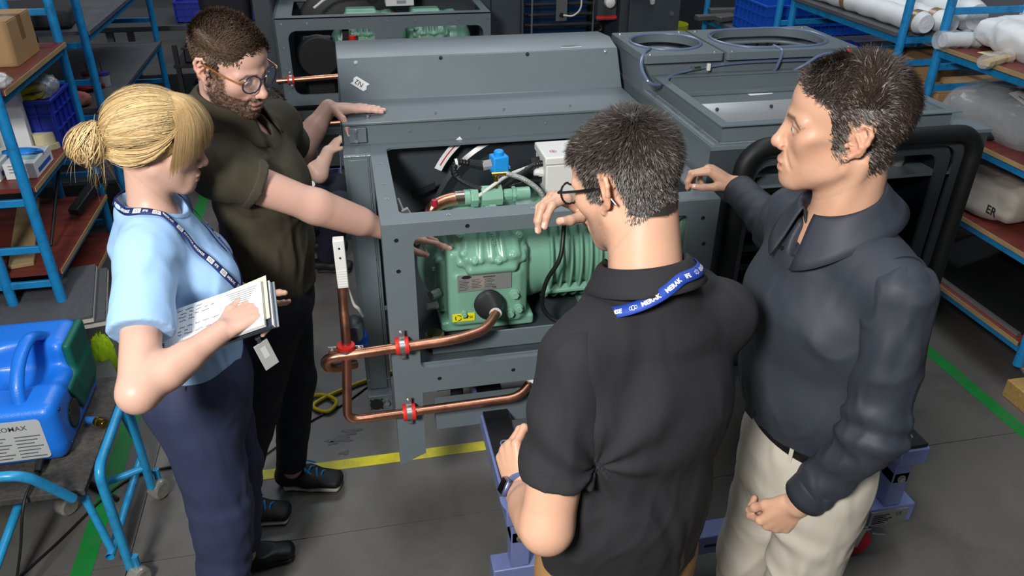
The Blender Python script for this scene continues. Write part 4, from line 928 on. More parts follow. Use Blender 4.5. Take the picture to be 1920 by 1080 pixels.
put_text(MB(), 'PROMAX', .026, (-1.235, 2.2598, .508), (1, 0, 0), (0, 0, 1), bold=.0002).build('brand_text', mat('label_ink2', '#4a4d50', .7), nl)
mb = MB(); put_text(mb, 'promax', .024, (-1.0335, 2.55, .51), (0, 1, .25), (0, -.25, 1)); mb.build('side_text', mat('side_text', '#08241f', .6), rec)
for p in ((gx-.003, 2.305, .545), (gx-.003, 2.32, .39), (gx-.012, 2.66, .62)): MB().cyl(p, (p[0]+.004, p[1], p[2]), .006, n=12).build('screw_recess', mat('recess', '#0b2a5a', .4), rec)
bx = -1.17
mb = MB(); mb.tube([(bx+.14, 2.46, .37), (bx+.175, 2.45, .372)], .014, 16); pt = mb.build('inlet_collar', mat('inlet_blue', '#1f5f9c', .4), rec)
cp = thing('brass_coupling', 'brass quick coupling beside the blue recovery machine', 'coupling', (bx+.2, 2.42, .372))
mb = MB(); mb.lathe([(.012, 0), (.018, 0), (.018, .012), (.015, .014), (.015, .02), (.018, .022), (.018, .036), (.012, .038)], (bx+.178, 2.448, .371), (.75, -.65, 0), 20); mb.build('sleeve', BRASS, cp); MB().lathe([(.006, .036), (.011, .036), (.011, .041), (.006, .041)], (bx+.178, 2.448, .371), (.75, -.65, 0), 16).build('nipple', BRASS, cp)
cab = thing('power_cord', 'thin black power cord hanging from the blue recovery machine', 'cord', (-1.2, 2.1, 0))
MB().tube([(bx+.05, 2.25, .385), (bx+.05, 2.21, .37)], .012, 10).build('plug', CABB, cab)
MB().tube(spline([(bx+.05, 2.21, .37), (bx+.04, 2.09, .355), (bx+.01, 2.03, .22), (bx-.03, 2.0, .10), (bx-.08, 1.97, .02), (bx-.12, 1.85, .006), (bx-.05, 1.75, .006)], 8), .0045, 8).build('flex', CABB, cab)
solo('floor_cable', MB().tube(spline([(-1.5, 1.9, .006), (-1.3, 2.05, .006), (-1.18, 2.22, .006), (-1.0, 2.52, .006), (-.8, 2.58, .006), (-.6, 2.6, .006)]), .005, 8), CABB, 'black cable running along the floor under the blue cart', 'cable')
solo('floor_conduit', MB().tube(spline([(-1.5, 2.75, .012), (-1.2, 2.6, .012), (-1.0, 2.42, .012)]), .01, 8), BLK, 'thick black hose on the floor behind the cart casters', 'hose')
# things on the floor behind the olive man
yc = thing('yellow_hose', 'yellow charging hose lying on the floor beside the copper pipe', 'hose', (-.2, 2.9, 0))
MB().tube(spline([(-.62, 2.7, .01), (-.42, 2.86, .01), (-.27, 2.93, .012), (-.18, 2.86, .02), (-.22, 2.80, .012), (-.28, 2.86, .012), (-.15, 2.95, .012), (.1, 3.05, .012), (.3, 3.1, .012)]), .0085, 8).build('tubing', mat('hose_yel', '#cdb50f', .4), yc); MB().tube([(-.4, 2.875, .01), (-.385, 2.88, .01)], .012, 8).build('coupling', ZINC, yc)
solo('black_lead', MB().tube(spline([(-.7, 2.45, .005), (-.5, 2.55, .005), (-.3, 2.75, .005), (-.15, 2.85, .005), (0, 3.0, .005)]), .004, 6), CABB, 'thin black lead on the floor beside the yellow hose', 'cable')
gp = thing('fan_wheel', 'black round wheel standing on the floor behind the olive shirted man', 'wheel', (-.37, 3.05, 0))
MB().lathe([(.03, -.03), (.09, -.03), (.10, -.02), (.10, .02), (.09, .03), (.03, .03)], (-.37, 3.05, .10), (.5, -1, .2), 28).build('tyre', RUB, gp); MB().lathe([(.001, -.035), (.03, -.035), (.03, .035), (.001, .035)], (-.37, 3.05, .10), (.5, -1, .2), 16).build('hub', GREYD, gp)
solo('blue_bracket', MB().prism([(0, 0), (.07, 0), (.07, .16), (.05, .16), (.05, .02), (0, .02)], (-.60, 2.62, .02), (1, 0, 0), (0, .2, 1), .03), CB, 'small light blue bracket on the floor between the two left people', 'bracket')

# ------------------------------------------------------------------ second unit behind
U2 = thing('second_air_conditioning_unit', 'second grey unit with two window openings standing behind the first', 'machine', (.27, 5.4, .45))
mb = MB(); mb.plate([(-.385, .72), (.918, .72), (.918, 1.25), (-.385, 1.25)], [rrect(-.32, .195, .785, 1.175, .05), rrect(.36, .872, .785, 1.175, .05)], (0, 5.02, 0), (1, 0, 0), (0, 0, 1), .02); mb.build('front_frame', GREY, U2)
mb = MB(); mb.plate([(-.385, 5.0), (.918, 5.0), (.918, 5.62), (-.385, 5.62)], [rrect(-.29, .87, 5.07, 5.58, .02)], (0, 0, 1.243), (1, 0, 0), (0, 1, 0), .008); mb.build('top_frame', GREY, U2)
MB().box(-.50, -.40, 5.02, 5.14, .3, 1.45).build('corner_post', GREYD, U2, bevel=.004); MB().box(-.40, -.385, 5.0, 5.62, .70, 1.25).build('side_panel', GREYD, U2)
MB().box(-.45, .95, 5.62, 5.66, .5, 1.6).build('bulkhead', GREYD, U2); MB().box(-.38, .91, 5.03, 5.62, .70, .72).build('base_pan', BLK, U2)
mb = MB(); mb.lathe([(.34, -.05), (.36, -.04), (.36, .02), (.3, .02), (.28, -.03), (.05, .0), (.001, 0)], (.05, 5.60, 1.0), (0, 1, 0), 48); mb.build('fan_shroud', BLK, U2)
mb = MB(); mb.lathe([(.10, -.02), (.14, -.02), (.14, .02), (.10, .02)], (-.16, 5.2, .97), (0, 1, 0), 24); mb.box(-.26, -.06, 5.19, 5.23, .72, 1.1); mb.build('duct_elbow', BLK, U2, bevel=.02)
arc_sticker(.05, 5.545, 1.05, .40, 140, 122, U2, .04)
MB().tube([(-.42, 4.985, .885), (.0, 4.985, .90)], .0155, 14).build('copper_pipe', COP, U2); clamp((-.335, 4.985, .888), (1, 0, .03), (0, -1, 0), U2)
MB().tube([(-.2, 4.99, .60), (.0, 4.99, .605)], .013, 12).build('copper_pipe', COP, U2)
for x in (-.35, -.20, .05, .28, .45, .72, .90): MB().bolt((x, 4.999, 1.215), (0, -1, 0), .006, .002, 8).build('screw', ZINC, U2)
for z in (.8, .95, 1.08): MB().bolt((-.352, 4.999, z), (0, -1, 0), .006, .002, 8).build('screw', ZINC, U2)
MB().tube(spline([(.02, 5.12, 1.18), (-.02, 5.10, 1.05), (-.04, 5.10, .93), (-.0, 5.1, .90)]), .006, 8).build('white_cable', CABW, U2); MB().tube(spline([(.04, 5.12, 1.18), (.045, 5.10, 1.0), (.05, 5.10, .93)]), .006, 8).build('white_cable', CABW, U2)
MB().tube(spline([(-.16, 5.3, 1.25), (-.05, 5.32, 1.31), (.15, 5.34, 1.32), (.27, 5.36, 1.31)]), .008, 8).build('white_cable', CABW, U2)
MB().tube([(.06, 5.08, 1.08), (.06, 5.08, 1.12)], .025, 12).build('red_clamp', RED, U2)
MB().box(.0, .04, 5.08, 5.11, .98, 1.16).build('valve_body', BLK, U2); MB().lathe([(.02, 0), (.024, .01), (.024, .03)], (.02, 5.1, .80), (0, 0, 1), 16).build('brass_drain', BRASS, U2)
MB().box(-.40, .95, 5.02, 5.10, .50, .56).build('lower_beam', GREYD, U2, bevel=.003)
c2 = make_compressor('compressor', 'green compressor seen through the left window of the second unit', (.13, 5.16, 1.0), False)
copy_tree(c2, (.42, .06, -.02), label='green compressor seen through the right window of the second unit')
j2 = thing('junction_box', 'white junction box on top of the second unit at the back', 'electrical box', (.38, 5.35, 1.25)); MB().box(.29, .47, 5.28, 5.42, 1.25, 1.33).build('enclosure', WHT, j2, bevel=.004); MB().box(.285, .475, 5.275, 5.425, 1.332, 1.36).build('lid', WHT, j2, bevel=.004); MB().box(.36, .42, 5.2785, 5.28, 1.265, 1.285).build('label_strip', mat('grey_ink', '#8a8f98', .7), j2)
mb = MB(); mb.lathe([(.018, 0), (.018, .012), (.012, .012), (.012, 0)], (.285, 5.35, 1.30), (1, 0, 0), 12); mb.build('gland', WHT, j2)
solo('lime_tag', MB().tube([Vector((.16+.03*math.cos(k*PI/6), 5.30, 1.335+.03*math.sin(k*PI/6))) for k in range(12)], .008, 8, closed=True), mat('lime_plastic', '#c3d81d', .4), 'lime ring tag among the cables of the second unit', 'tag')
t2 = thing('rear_trolley', 'lavender trolley carrying the second unit behind the olive man', 'trolley', (-.1, 4.9, 0))
MB().box(-.22, -.08, 4.45, 5.9, .44, .50).build('side_rail', LAV, t2, bevel=.004); MB().box(-.215, -.085, 4.455, 5.89, .50, .515).build('rubber_pad', TPAD, t2)
for y in (4.47, 5.8): MB().box(-.18, -.12, y, y+.06, .0, .44).build('leg', mat('trolley_brown', '#8a5a42', .5), t2, bevel=.004)
for y in (4.48, 5.81): MB().box(-.2, 1.0, y, y+.05, .12, .18).build('cross_beam', LAV, t2, bevel=.004)
MB().box(.86, .98, 4.45, 5.9, .44, .50).build('side_rail', LAV, t2, bevel=.004)

# ------------------------------------------------------------------ third unit with cooling coil, open door, bin
U3 = thing('coil_unit', 'dark grey unit with exposed coil pipes at the back centre', 'machine', (1.5, 6.0, .1))
MB().box(.92, 1.0, 5.45, 6.5, .1, 1.8).build('side_wall', GREYD, U3, bevel=.004); MB().box(1.0, 1.22, 5.50, 5.53, .1, 1.8).build('front_panel', GREYD, U3, bevel=.003); MB().box(1.22, 1.235, 5.47, 5.54, .1, 1.8).build('door_jamb', GREYD, U3)
MB().box(1.0, 2.0, 6.4, 6.45, .1, 1.8).build('back_wall', BLK, U3); MB().box(1.94, 2.0, 5.5, 6.5, .1, 1.8).build('side_wall', GREYD, U3); MB().box(1.0, 2.0, 5.5, 6.5, .08, .12).build('base', BLK, U3)
MB().box(1.3, 1.85, 6.0, 6.02, .3, 1.8).build('blue_core', mat('core_blue', '#12365c', .5), U3)
for k in range(9):
    z = .72+k*.072; y = 5.72+.02*(k % 2)
    MB().tube(fillet([(1.30, y, z), (1.86, y, z), (1.90, y, z+.036), (1.86, y, z+.072), (1.32, y, z+.072)], .03), .013, 10).build('coil_tube', mat('coil_dark', '#3b3a38', .35, metal=.6), U3)
for x in (1.34, 1.80): MB().box(x, x+.012, 5.69, 5.70, .5, 1.6).build('coil_bracket', ZINC, U3)
MB().box(1.50, 1.58, 5.60, 5.605, 1.06, 1.35).build('sensor_plate', mat('sensor_plate', '#6f7374', .4, metal=.5), U3); MB().cyl((1.54, 5.60, 1.10), (1.54, 5.585, 1.10), .016, n=12).build('sensor', BLK, U3)
MB().tube(spline([(1.55, 5.585, 1.10), (1.62, 5.57, 1.10), (1.67, 5.56, 1.16), (1.66, 5.56, 1.3)]), .006, 8).build('cable', CABW, U3)
MB().box(1.78, 1.92, 5.52, 5.60, 1.07, 1.4).build('valve_block', GREYD, U3); MB().box(1.775, 1.925, 5.515, 5.52, 1.08, 1.10).build('red_strip', RED, U3); MB().lathe([(.02, 0), (.035, .01), (.035, .05), (.02, .06)], (1.85, 5.5, 1.2), (0, -1, 0), 16).build('gauge', WHT, U3)
dr = MB().box(1.985, 2.36, 5.42, 5.46, .12, 1.8).build('open_door', GREYD, U3, bevel=.004); MB().tube(fillet([(1.96, 5.40, 1.25), (2.05, 5.39, 1.28), (2.13, 5.385, 1.23), (2.14, 5.40, 1.2)], .05), .018, 10).build('white_hose', CABW, dr); MB().cyl((2.30, 5.42, 1.12), (2.30, 5.412, 1.12), .014, n=12).build('door_latch', ZINC, dr)
bn = thing('waste_bin', 'green waste bin with a yellow liner beside the coil unit door', 'bin', (2.55, 6.0, 0))
MB().lathe([(.11, 0), (.14, .84), (.13, .84), (.105, .02)], (2.56, 6.05, 0), (0, 0, 1), 24).build('barrel', mat('bin_green', '#2a7a2c', .5), bn); MB().lathe([(.145, .78), (.15, .86), (.146, .92), (.135, .86), (.12, .5)], (2.56, 6.05, 0), (0, 0, 1), 24).build('liner', mat('liner_yellow', '#b8bb2c', .5, bump=.8, bscale=30), bn)
# distant dark machines
for k, (nm, lb, x0, x1, y0, y1, h, m) in enumerate((
    ('machine_cabinet', 'dark cabinet far behind beside the waste bin', 2.52, 2.72, 6.6, 7.4, 1.5, GREYD),
    ('machine_cabinet', 'large dark cabinet at the far back centre', .2, 2.2, 8.2, 9.2, 1.7, BLK),
    ('machine_cabinet', 'dark cabinet far back behind the olive man', -1.0, .0, 8.6, 9.5, 1.5, BLK),
    ('machine_cabinet', 'dark cabinet at the far right rear corner', 3.2, 5.6, 7.6, 8.6, 1.3, GREYD),
    ('machine_cabinet', 'low dark cabinet beyond the right racks', 4.2, 5.8, 4.2, 6.8, .9, GREYD))):
    T = thing(nm, lb, 'cabinet', ((x0+x1)/2, (y0+y1)/2, 0)); MB().box(x0, x1, y0, y1, .08, h).build('body', m, T, bevel=.006)
    for q in range(2):
        xa = x0+(x1-x0)*q/2+.02; MB().box(xa, xa+(x1-x0)/2-.04, y0-.015, y0, .14, h-.06).build('door', m, T, bevel=.004); MB().box(xa+.05, xa+.065, y0-.04, y0-.015, h*.5, h*.5+.14).build('handle', ZINC, T)
    MB().box(x0+.03, x1-.03, y0+.03, y1-.03, 0, .08).build('plinth', BLK, T)
def bench(label, x0, x1, y0, y1, z, m, leg):
    T = thing('work_bench', label, 'bench', ((x0+x1)/2, (y0+y1)/2, 0)); MB().box(x0, x1, y0, y1, z-.04, z).build('top', m, T, bevel=.004)
    for x in (x0+.05, x1-.1):
        for y in (y0+.05, y1-.1): MB().box(x, x+.05, y, y+.05, 0, z-.04).build('leg', leg, T)
    MB().box(x0+.1, x1-.1, y0+.1, y1-.1, z*.35-.02, z*.35).build('lower_shelf', BLK, T); return T
bench('dark work bench behind the left racks with blue crates on top', -1.9, -.3, 6.9, 7.7, .86, mat('bench_top', '#3c3e40', .5), mat('bench_leg', '#8b8f8e', .5))
bench('dark work bench far left beyond the table rack', -4.2, -2.5, 5.2, 7.6, .8, BLK, BLK)
crate('blue_crate', 'blue crate on the rear bench, leftmost of the pair behind the olive man', -1.30, -.98, 7.0, 7.35, .86, 1.02, CRATE, 'crates on the rear bench'); crate('blue_crate', 'blue crate on the rear bench, rightmost of the pair behind the olive man', -.94, -.62, 7.0, 7.35, .86, 1.02, CRATE, 'crates on the rear bench')
bg = thing('equipment_bag', 'black padded equipment bag hanging behind the olive man', 'bag', (-.62, 5.1, 0))
s = Sdf(); s.rbox((-.66, 5.15, 1.0), (.14, .12, .55), .06); s.disp.append(lambda P: .012*noise3(P*9, 3)); v, f = s.mesh(.015); np_mesh('bag_body', v, f, mat('navy_cloth', '#11131c', .8), bg); MB().tube(fillet([(-.66, 5.02, 1.5), (-.66, 5.0, 1.65), (-.62, 5.1, 1.65)], .05), .012, 8).build('strap', RUB, bg)
MB().box(-.60, -.55, 5.05, 5.08, .62, .70).build('yellow_tag', mat('tag_yellow', '#d6b613', .5), bg); MB().box(-.56, -.53, 5.03, 5.05, .85, .93).build('red_tag', RED, bg)

# ------------------------------------------------------------------ right rack contents
crate('large_blue_crate', 'large bright blue crate on the rear right rack', 2.88, 3.75, 5.15, 5.60, .98, 1.20, CRATE2, ribs=True)
for k, (x, y, a) in enumerate(((2.84, 5.85, .1), (2.95, 5.75, .3), (3.0, 5.95, -.1))):
    solo('steel_profile', MB().obox((x, y, 1.0+.012*k), (.16, .035, .018), (1, a, 0), (-a, 1, 0), (0, 0, 1)), mat('dull_profile', '#5f605e', .5, metal=.4), ['lower dull steel profile on the rear right rack', 'middle dull steel profile leaning on the rear right rack', 'upper dull steel profile on the rear right rack'][k], 'profile', bevel=.004)
solo('red_screwdriver', MB().tube([(2.80, 5.30, .99), (2.86, 5.32, .99)], .008, 8), mat('tool_red', '#c01818', .4), 'small red tool lying left of the large blue crate', 'tool')
FOAM = mat('white_foam', '#d9dde0', .55, bump=.35, bscale=45, sub=.0)
def foam_roll(label, a, b, r, bands, seed):
    a, b = Vector(a), Vector(b); T = thing('foam_roll', label, 'foam roll', a); rnd = random.Random(seed)
    n = 26; pts = [a.lerp(b, i/(n-1)) for i in range(n)]; rr = [r*(1+.05*math.sin(i*1.7+seed)+.03*rnd.uniform(-1, 1)) for i in range(n)]; rr[0] = rr[-1] = r*.82
    MB().tube(pts, rr, 20).build('foam', FOAM, T)
    for q in bands: MB().tube([a.lerp(b, q-.022), a.lerp(b, q+.022)], r*1.06, 20, caps=False).build('tape_band', TAPEB, T)
    MB().tube([a+(a-b).normalized()*.002, a], r*.35, 14).build('core', FOAM, T)
foam_roll('long white foam roll with brown tape on the upper right rack, nearest one', (2.93, 3.62, 1.385), (2.93, 4.72, 1.385), .055, (.06, .62), 1)
foam_roll('long white foam roll with brown tape lying behind the nearest roll', (3.06, 3.60, 1.385), (3.06, 4.74, 1.385), .055, (.10, .7), 4)
foam_roll('thick white foam roll at the back of the upper right rack', (3.22, 3.62, 1.41), (3.22, 4.7, 1.41), .08, (.5,), 8)
def soft(name, label, cat, c, h, ax, m, seed, amp=.012, r=.04, res=.012, freq=9, parts=()):
    T = thing(name, label, cat, (c[0], c[1], c[2]-h[2])); A = [Vector(q).normalized() for q in ax]
    s = Sdf(); s.rbox(c, h, r, A); s.disp.append(lambda P: amp*noise3(P*freq, seed)+amp*.5*np.abs(noise3(P*freq*2.3, seed+3))); v, f = s.mesh(res); np_mesh('parcel', v, f, m, T); return T
I3 = ((1, 0, 0), (0, 1, 0), (0, 0, 1))
t = soft('foam_parcel', 'white foam sheet folded over on the upper right shelf', 'parcel', (3.18, 3.12, 1.42), (.26, .20, .075), ((1, .1, 0), (-.1, 1, 0), (0, 0, 1)), FOAM, 5, .03, .06)
t = soft('printed_parcel', 'large white wrapped parcel with black lettering at top right corner', 'parcel', (3.48, 3.2, 1.47), (.17, .28, .12), ((1, .2, 0), (-.2, 1, 0), (0, 0, 1)), FOAM, 6, .02, .07)
mb = MB(); put_text(mb, 'YMBER', .085, (3.31, 2.94, 1.40), (.25, -.1, .5), (-.5, 0, .3), bold=.001); mb.build('printed_text', INK, t)
rod = thing('wrapped_rod', 'foam rod wrapped in clear plastic on the red upper board at right', 'wrapped rod', (3.05, 3.30, 1.34))
n = 24; MB().tube([Vector((2.80+.62*i/(n-1), 3.32-.03*i/(n-1), 1.376)) for i in range(n)], [.034*(1+.06*math.sin(i*2.1)) for i in range(n)], 16).build('foam_core', FOAM, rod)
MB().tube([Vector((2.77+.68*i/(n-1), 3.32-.03*i/(n-1), 1.377)) for i in range(n)], [.042*(1+.14*math.sin(i*2.9)) for i in range(n)], 14).build('wrapping', FILM, rod)
st = thing('wrapped_strip', 'yellowish strip wrapped in clear plastic at right beside the foam rod', 'wrapped strip', (3.0, 3.02, 1.34))
MB().obox((2.98, 3.06, 1.358), (.24, .022, .010), (1, .38, .03), (-.38, 1, 0), (0, 0, 1)).build('strip', mat('strip_yellow', '#c2a45a', .6), st); MB().tube([Vector((2.74+.5*i/17, 2.97+.19*i/17, 1.36)) for i in range(18)], [.03*(1+.3*math.sin(i*2.3)) for i in range(18)], 12).build('wrapping', FILM, st)
solo('yellow_note', MB().obox((3.02, 3.18, 1.3415), (.11, .04, .0008), (1, .15, 0), (-.15, 1, 0), (0, 0, 1)), mat('note_yellow', '#cfcf9a', .7), 'pale yellow paper lying on the red upper board at right', 'paper')
carton('carton', 'tall brown carton on the right rack below the red upper board', 3.0, 3.30, 3.72, 3.98, .985-.285, 1.18, 'x'); carton('carton', 'long brown carton on the right rack beside the plastic bag', 2.98, 3.52, 3.46, 3.66, .985, 1.07, 'x'); carton('carton', 'flat brown carton on top of the long carton at right', 3.12, 3.48, 3.50, 3.64, 1.072, 1.10, 'x')
crate('navy_crate', 'navy blue crate behind the head of the dark haired man', 2.92, 3.12, 4.05, 4.5, .70, 1.10, CRATE, ribs=False)
bag = soft('plastic_bag', 'large clear plastic bag of dark parts with a printed label at right', 'plastic bag', (3.10, 3.08, 1.075), (.20, .24, .085), ((1, .25, 0), (-.25, 1, 0), (0, 0, 1)), mat('bag_dark', '#5d6164', .35, var=.5, vscale=7, coat=.4, bump=.8, bscale=25), 11, .035, .08)
mb = MB(); mb.obox((3.08, 2.98, 1.177), (.09, .07, .0012), (1, .25, .05), (-.25, 1, .35), (0, -.3, 1)); lb = mb.build('bag_label', PAPER, bag)
mb = MB()
for k in range(6): mb.obox((3.02+.024*k, 2.955+.007*k, 1.172), (.004, .045-.01*(k % 3), .0012), (1, .25, .05), (-.25, 1, .35), (0, -.3, 1))
mb.build('printed_line', INK, lb)
s = Sdf(); s.rbox((3.1, 3.08, 1.08), (.235, .275, .11), .09, [Vector(q).normalized() for q in ((1, .25, 0), (-.25, 1, 0), (0, 0, 1))]); s.disp.append(lambda P: .03*noise3(P*8, 12)); v, f = s.mesh(.014); np_mesh('bag_film', v, f, FILM, bag)
fl = thing('foam_loop', 'black foam tube loop lying on the right shelf below the plastic bag', 'foam tube', (3.2, 2.75, 1.0)); MB().tube(spline([(3.0, 2.95, 1.01), (2.98, 2.72, 1.01), (3.05, 2.62, 1.02), (3.3, 2.6, 1.02), (3.5, 2.7, 1.02)]), .028, 12).build('tube', RUB, fl); MB().tube(spline([(2.9, 3.0, 1.01), (3.1, 2.86, 1.03), (3.4, 2.85, 1.03)]), .025, 12).build('tube', RUB, fl)
crumple((3.16, 2.66, 1.02), (.06, .10, .045), 41, FILM, 'film_bundle', 'clear bubble film bundle in front of the black foam loop', 'plastic wrap', flat=.03)
t = soft('foam_parcel', 'beige and white foam parcel on the middle right shelf', 'parcel', (3.08, 2.93, .735), (.21, .19, .09), ((1, .12, 0), (-.12, 1, 0), (0, 0, 1)), mat('foam_beige', '#b3aca0', .7, var=.2, vscale=4, bump=.3, bscale=60), 15, .02, .05)
put_text(MB(), 'ER', .055, (2.862, 2.82, .70), (.0, -1, .0), (0, 0, 1), bold=.001).build('printed_text', INK, t)
soft('white_parcel', 'small white foam parcel at the right frame edge', 'parcel', (3.06, 2.57, .70), (.11, .06, .055), I3, FOAM, 17, .015, .04)
gl = thing('glass_panel', 'dark glass panel with a steel edge lying on the bottom right shelf', 'panel', (3.1, 2.8, .26)); MB().obox((3.15, 2.85, .30), (.28, .42, .004), (1, 0, .15), (0, 1, 0), (-.15, 0, 1)).build('pane', mat('dark_glass', '#1c1e1e', .08, spec=.7), gl); MB().box(2.85, 2.87, 2.42, 3.3, .262, .278).build('steel_edge', STEEL, gl)
crumple((3.0, 2.35, .10), (.10, .08, .05), 51, FILM, 'film_scrap', 'clear film scrap hanging by the right rack caster', 'plastic wrap')
solo('wood_block', MB().box(2.80, 3.2, 2.18, 2.34, 0, .09), mat('pine', '#b08d55', .65, var=.3, vscale=7, stretch=(1, 8, 8)), 'pale pine block on the floor at the right edge', 'wood block', bevel=.004)

pc = thing('parts_cart', 'black parts cart with dark bins behind the blond woman and racks', 'cart', (-.75, 6.1, 0))
for z in (.18, .50, .82): MB().box(-1.15, -.42, 5.75, 6.5, z-.02, z).build('shelf', BLK, pc, bevel=.003)
for x in (-1.14, -.45):
    for y in (5.76, 6.47): MB().box(x, x+.03, y, y+.03, .05, .95).build('upright', BLK, pc); MB().lathe([(.01, -.012), (.028, -.012), (.028, .012), (.01, .012)], (x+.015, y+.015, .028), (1, 0, 0), 14).build('caster', RUB, pc)
for k, (x, y, z, h) in enumerate(((-1.08, 5.82, .82, .10), (-.80, 5.80, .82, .07), (-1.05, 5.8, .50, .16), (-.76, 5.85, .50, .20))):
    crate('parts_bin', ['dark parts bin on the left of the black cart top', 'shallow dark parts bin on the right of the black cart top', 'dark parts bin on the left of the middle cart shelf', 'tall dark parts bin on the right of the middle cart shelf'][k], x, x+.24, y, y+.32, z, z+h, mat('bin_dark', '#17191d', .5), ribs=False)
# ------------------------------------------------------------------ people toolkit
def nrm(a): a = A3(a); return a/np.linalg.norm(a)
class Head:
    def __init__(s, c, fwd, tilt=0., roll=0., sc=1.):
        F = nrm((fwd[0], fwd[1], 0)); L = np.array((-F[1], F[0], 0.)); U = np.array((0, 0, 1.))
        t = math.radians(tilt); F, U = F*math.cos(t)-U*math.sin(t), U*math.cos(t)+F*math.sin(t)
        r = math.radians(roll); L, U = L*math.cos(r)+U*math.sin(r), U*math.cos(r)-L*math.sin(r)
        s.c = A3(c); s.F, s.L, s.U = F, L, U; s.sc = sc; s.ax = np.array([F, L, U])
    def W(s, f, l, u): return s.c+s.sc*(f*s.F+l*s.L+u*s.U)
    def loc(s, P): return (np.asarray(P)-s.c)@s.ax.T/s.sc
    def wd(s, d): return np.asarray(d)@s.ax
def add_head(S_, H, female=False, mouth=.002, jaw=1., nose=1., ears=True, lean=0.):
    W, sc, ax = H.W, H.sc, H.ax
    def ell(c, r, k=.02, sub=False): S_.ell(W(*c), np.array(r)*sc, ax, k*sc, sub)
    def ball(c, r, k=.02, sub=False): S_.ball(W(*c), r*sc, k*sc, sub)
    def cone(a, b, ra, rb, k=.02): S_.cone(W(*a), W(*b), ra*sc, rb*sc, k*sc)
    ell((-.012, 0, .038), (.099, .077, .084)); ell((.045, 0, .045), (.050, .060, .054)); ell((.028, 0, -.025), (.068, .061, .086))
    for g in (1, -1):
        cone((.0, g*.050*jaw, -.052), (.070, g*.014, -.098), .022, .0185, .03)
        ball((.060, g*.043, -.016), .021, .025)
        cone((.089, g*.012, .020), (.073, g*.049, .018), .0085 if female else .0105, .008, .015)
    ball((.082, 0, -.099), .0155 if female else .0175, .02)
    ell((.083, 0, -.066), (.021, .029, .026), .018)
    for g in (1, -1): ell((.101, g*.033, .001), (.014, .019, .0105), .012, True)
    cone((.093, 0, .013), (.1155*(.5+.5*nose), 0, -.029), .0070, .0098, .012); ball((.1175*(.4+.6*nose), 0, -.033), .0108, .008)
    for g in (1, -1): ball((.1035, g*.0120, -.037), .0082, .006)
    for g in (1, -1):
        ball((.0785, g*.0325, .0025), .0146, .004); ell((.0955, g*.0335, .0006), (.0095, .0142, .0066), .0015, True)
    ell((.1018, 0, -.0622-mouth*.6), (.0070, .0225, .0048), .005); ell((.0995, 0, -.0742-mouth*1.2), (.0076, .0195, .0058), .005)
    ell((.1130, 0, -.0684-mouth*.9), (.012, .0195, mouth), .002, True)
    if not female:
        for g in (1, -1): S_.cone(W(.1005, g*.0175, -.0385), W(.086, g*.0335, -.0735), .0022*sc, .0022*sc, .006*sc, True)
    if lean:
        for g in (1, -1): ell((.045, g*.0695, -.045), (.030, .011, .024), .022, True)
    for g in ((1, -1) if ears else ()):
        e1 = np.array((-.88, .47*g, 0)); e2 = np.array((-.22, 0, .975)); n = np.cross(e1, e2)*g; root = np.array((.0, g*.0705, -.004))
        E_ = lambda a, b, o=0.: tuple(root+e1*a+e2*b+n*o)
        hx = [(.001, .006), (.004, .020), (.014, .031), (.026, .029), (.033, .017), (.032, .002), (.024, -.013), (.014, -.024), (.006, -.030)]
        for i in range(len(hx)-1): cone(E_(*hx[i]), E_(*hx[i+1]), .0042, .0042, .003)
        S_.ell(W(*E_(.016, .002, -.003)), np.array((.016, .027, .0042))*sc, np.array([H.wd(e1), H.wd(e2/np.linalg.norm(e2)), H.wd(n/np.linalg.norm(n))]), .004*sc)
        ball(E_(.008, -.030), .0062, .004); cone(E_(.012, .012, .002), E_(.024, -.004, .003), .0035, .0035, .003); ball(E_(.002, -.006, .003), .0048, .003)
        ball(E_(.012, -.003, .007), .0082, .003, True)
def add_neck(S_, H, base, r=.058, pit=None):
    S_.ec(H.W(-.024, 0, -.035), base, r*.93*H.sc, r*H.sc, r*1.08*H.sc, r*1.05*H.sc, H.L, .02)
    if pit is not None:
        for g in (1, -1): S_.cone(H.W(-.034, g*.056, -.045), A3(pit)+H.L*g*.014, .011, .009, .02)
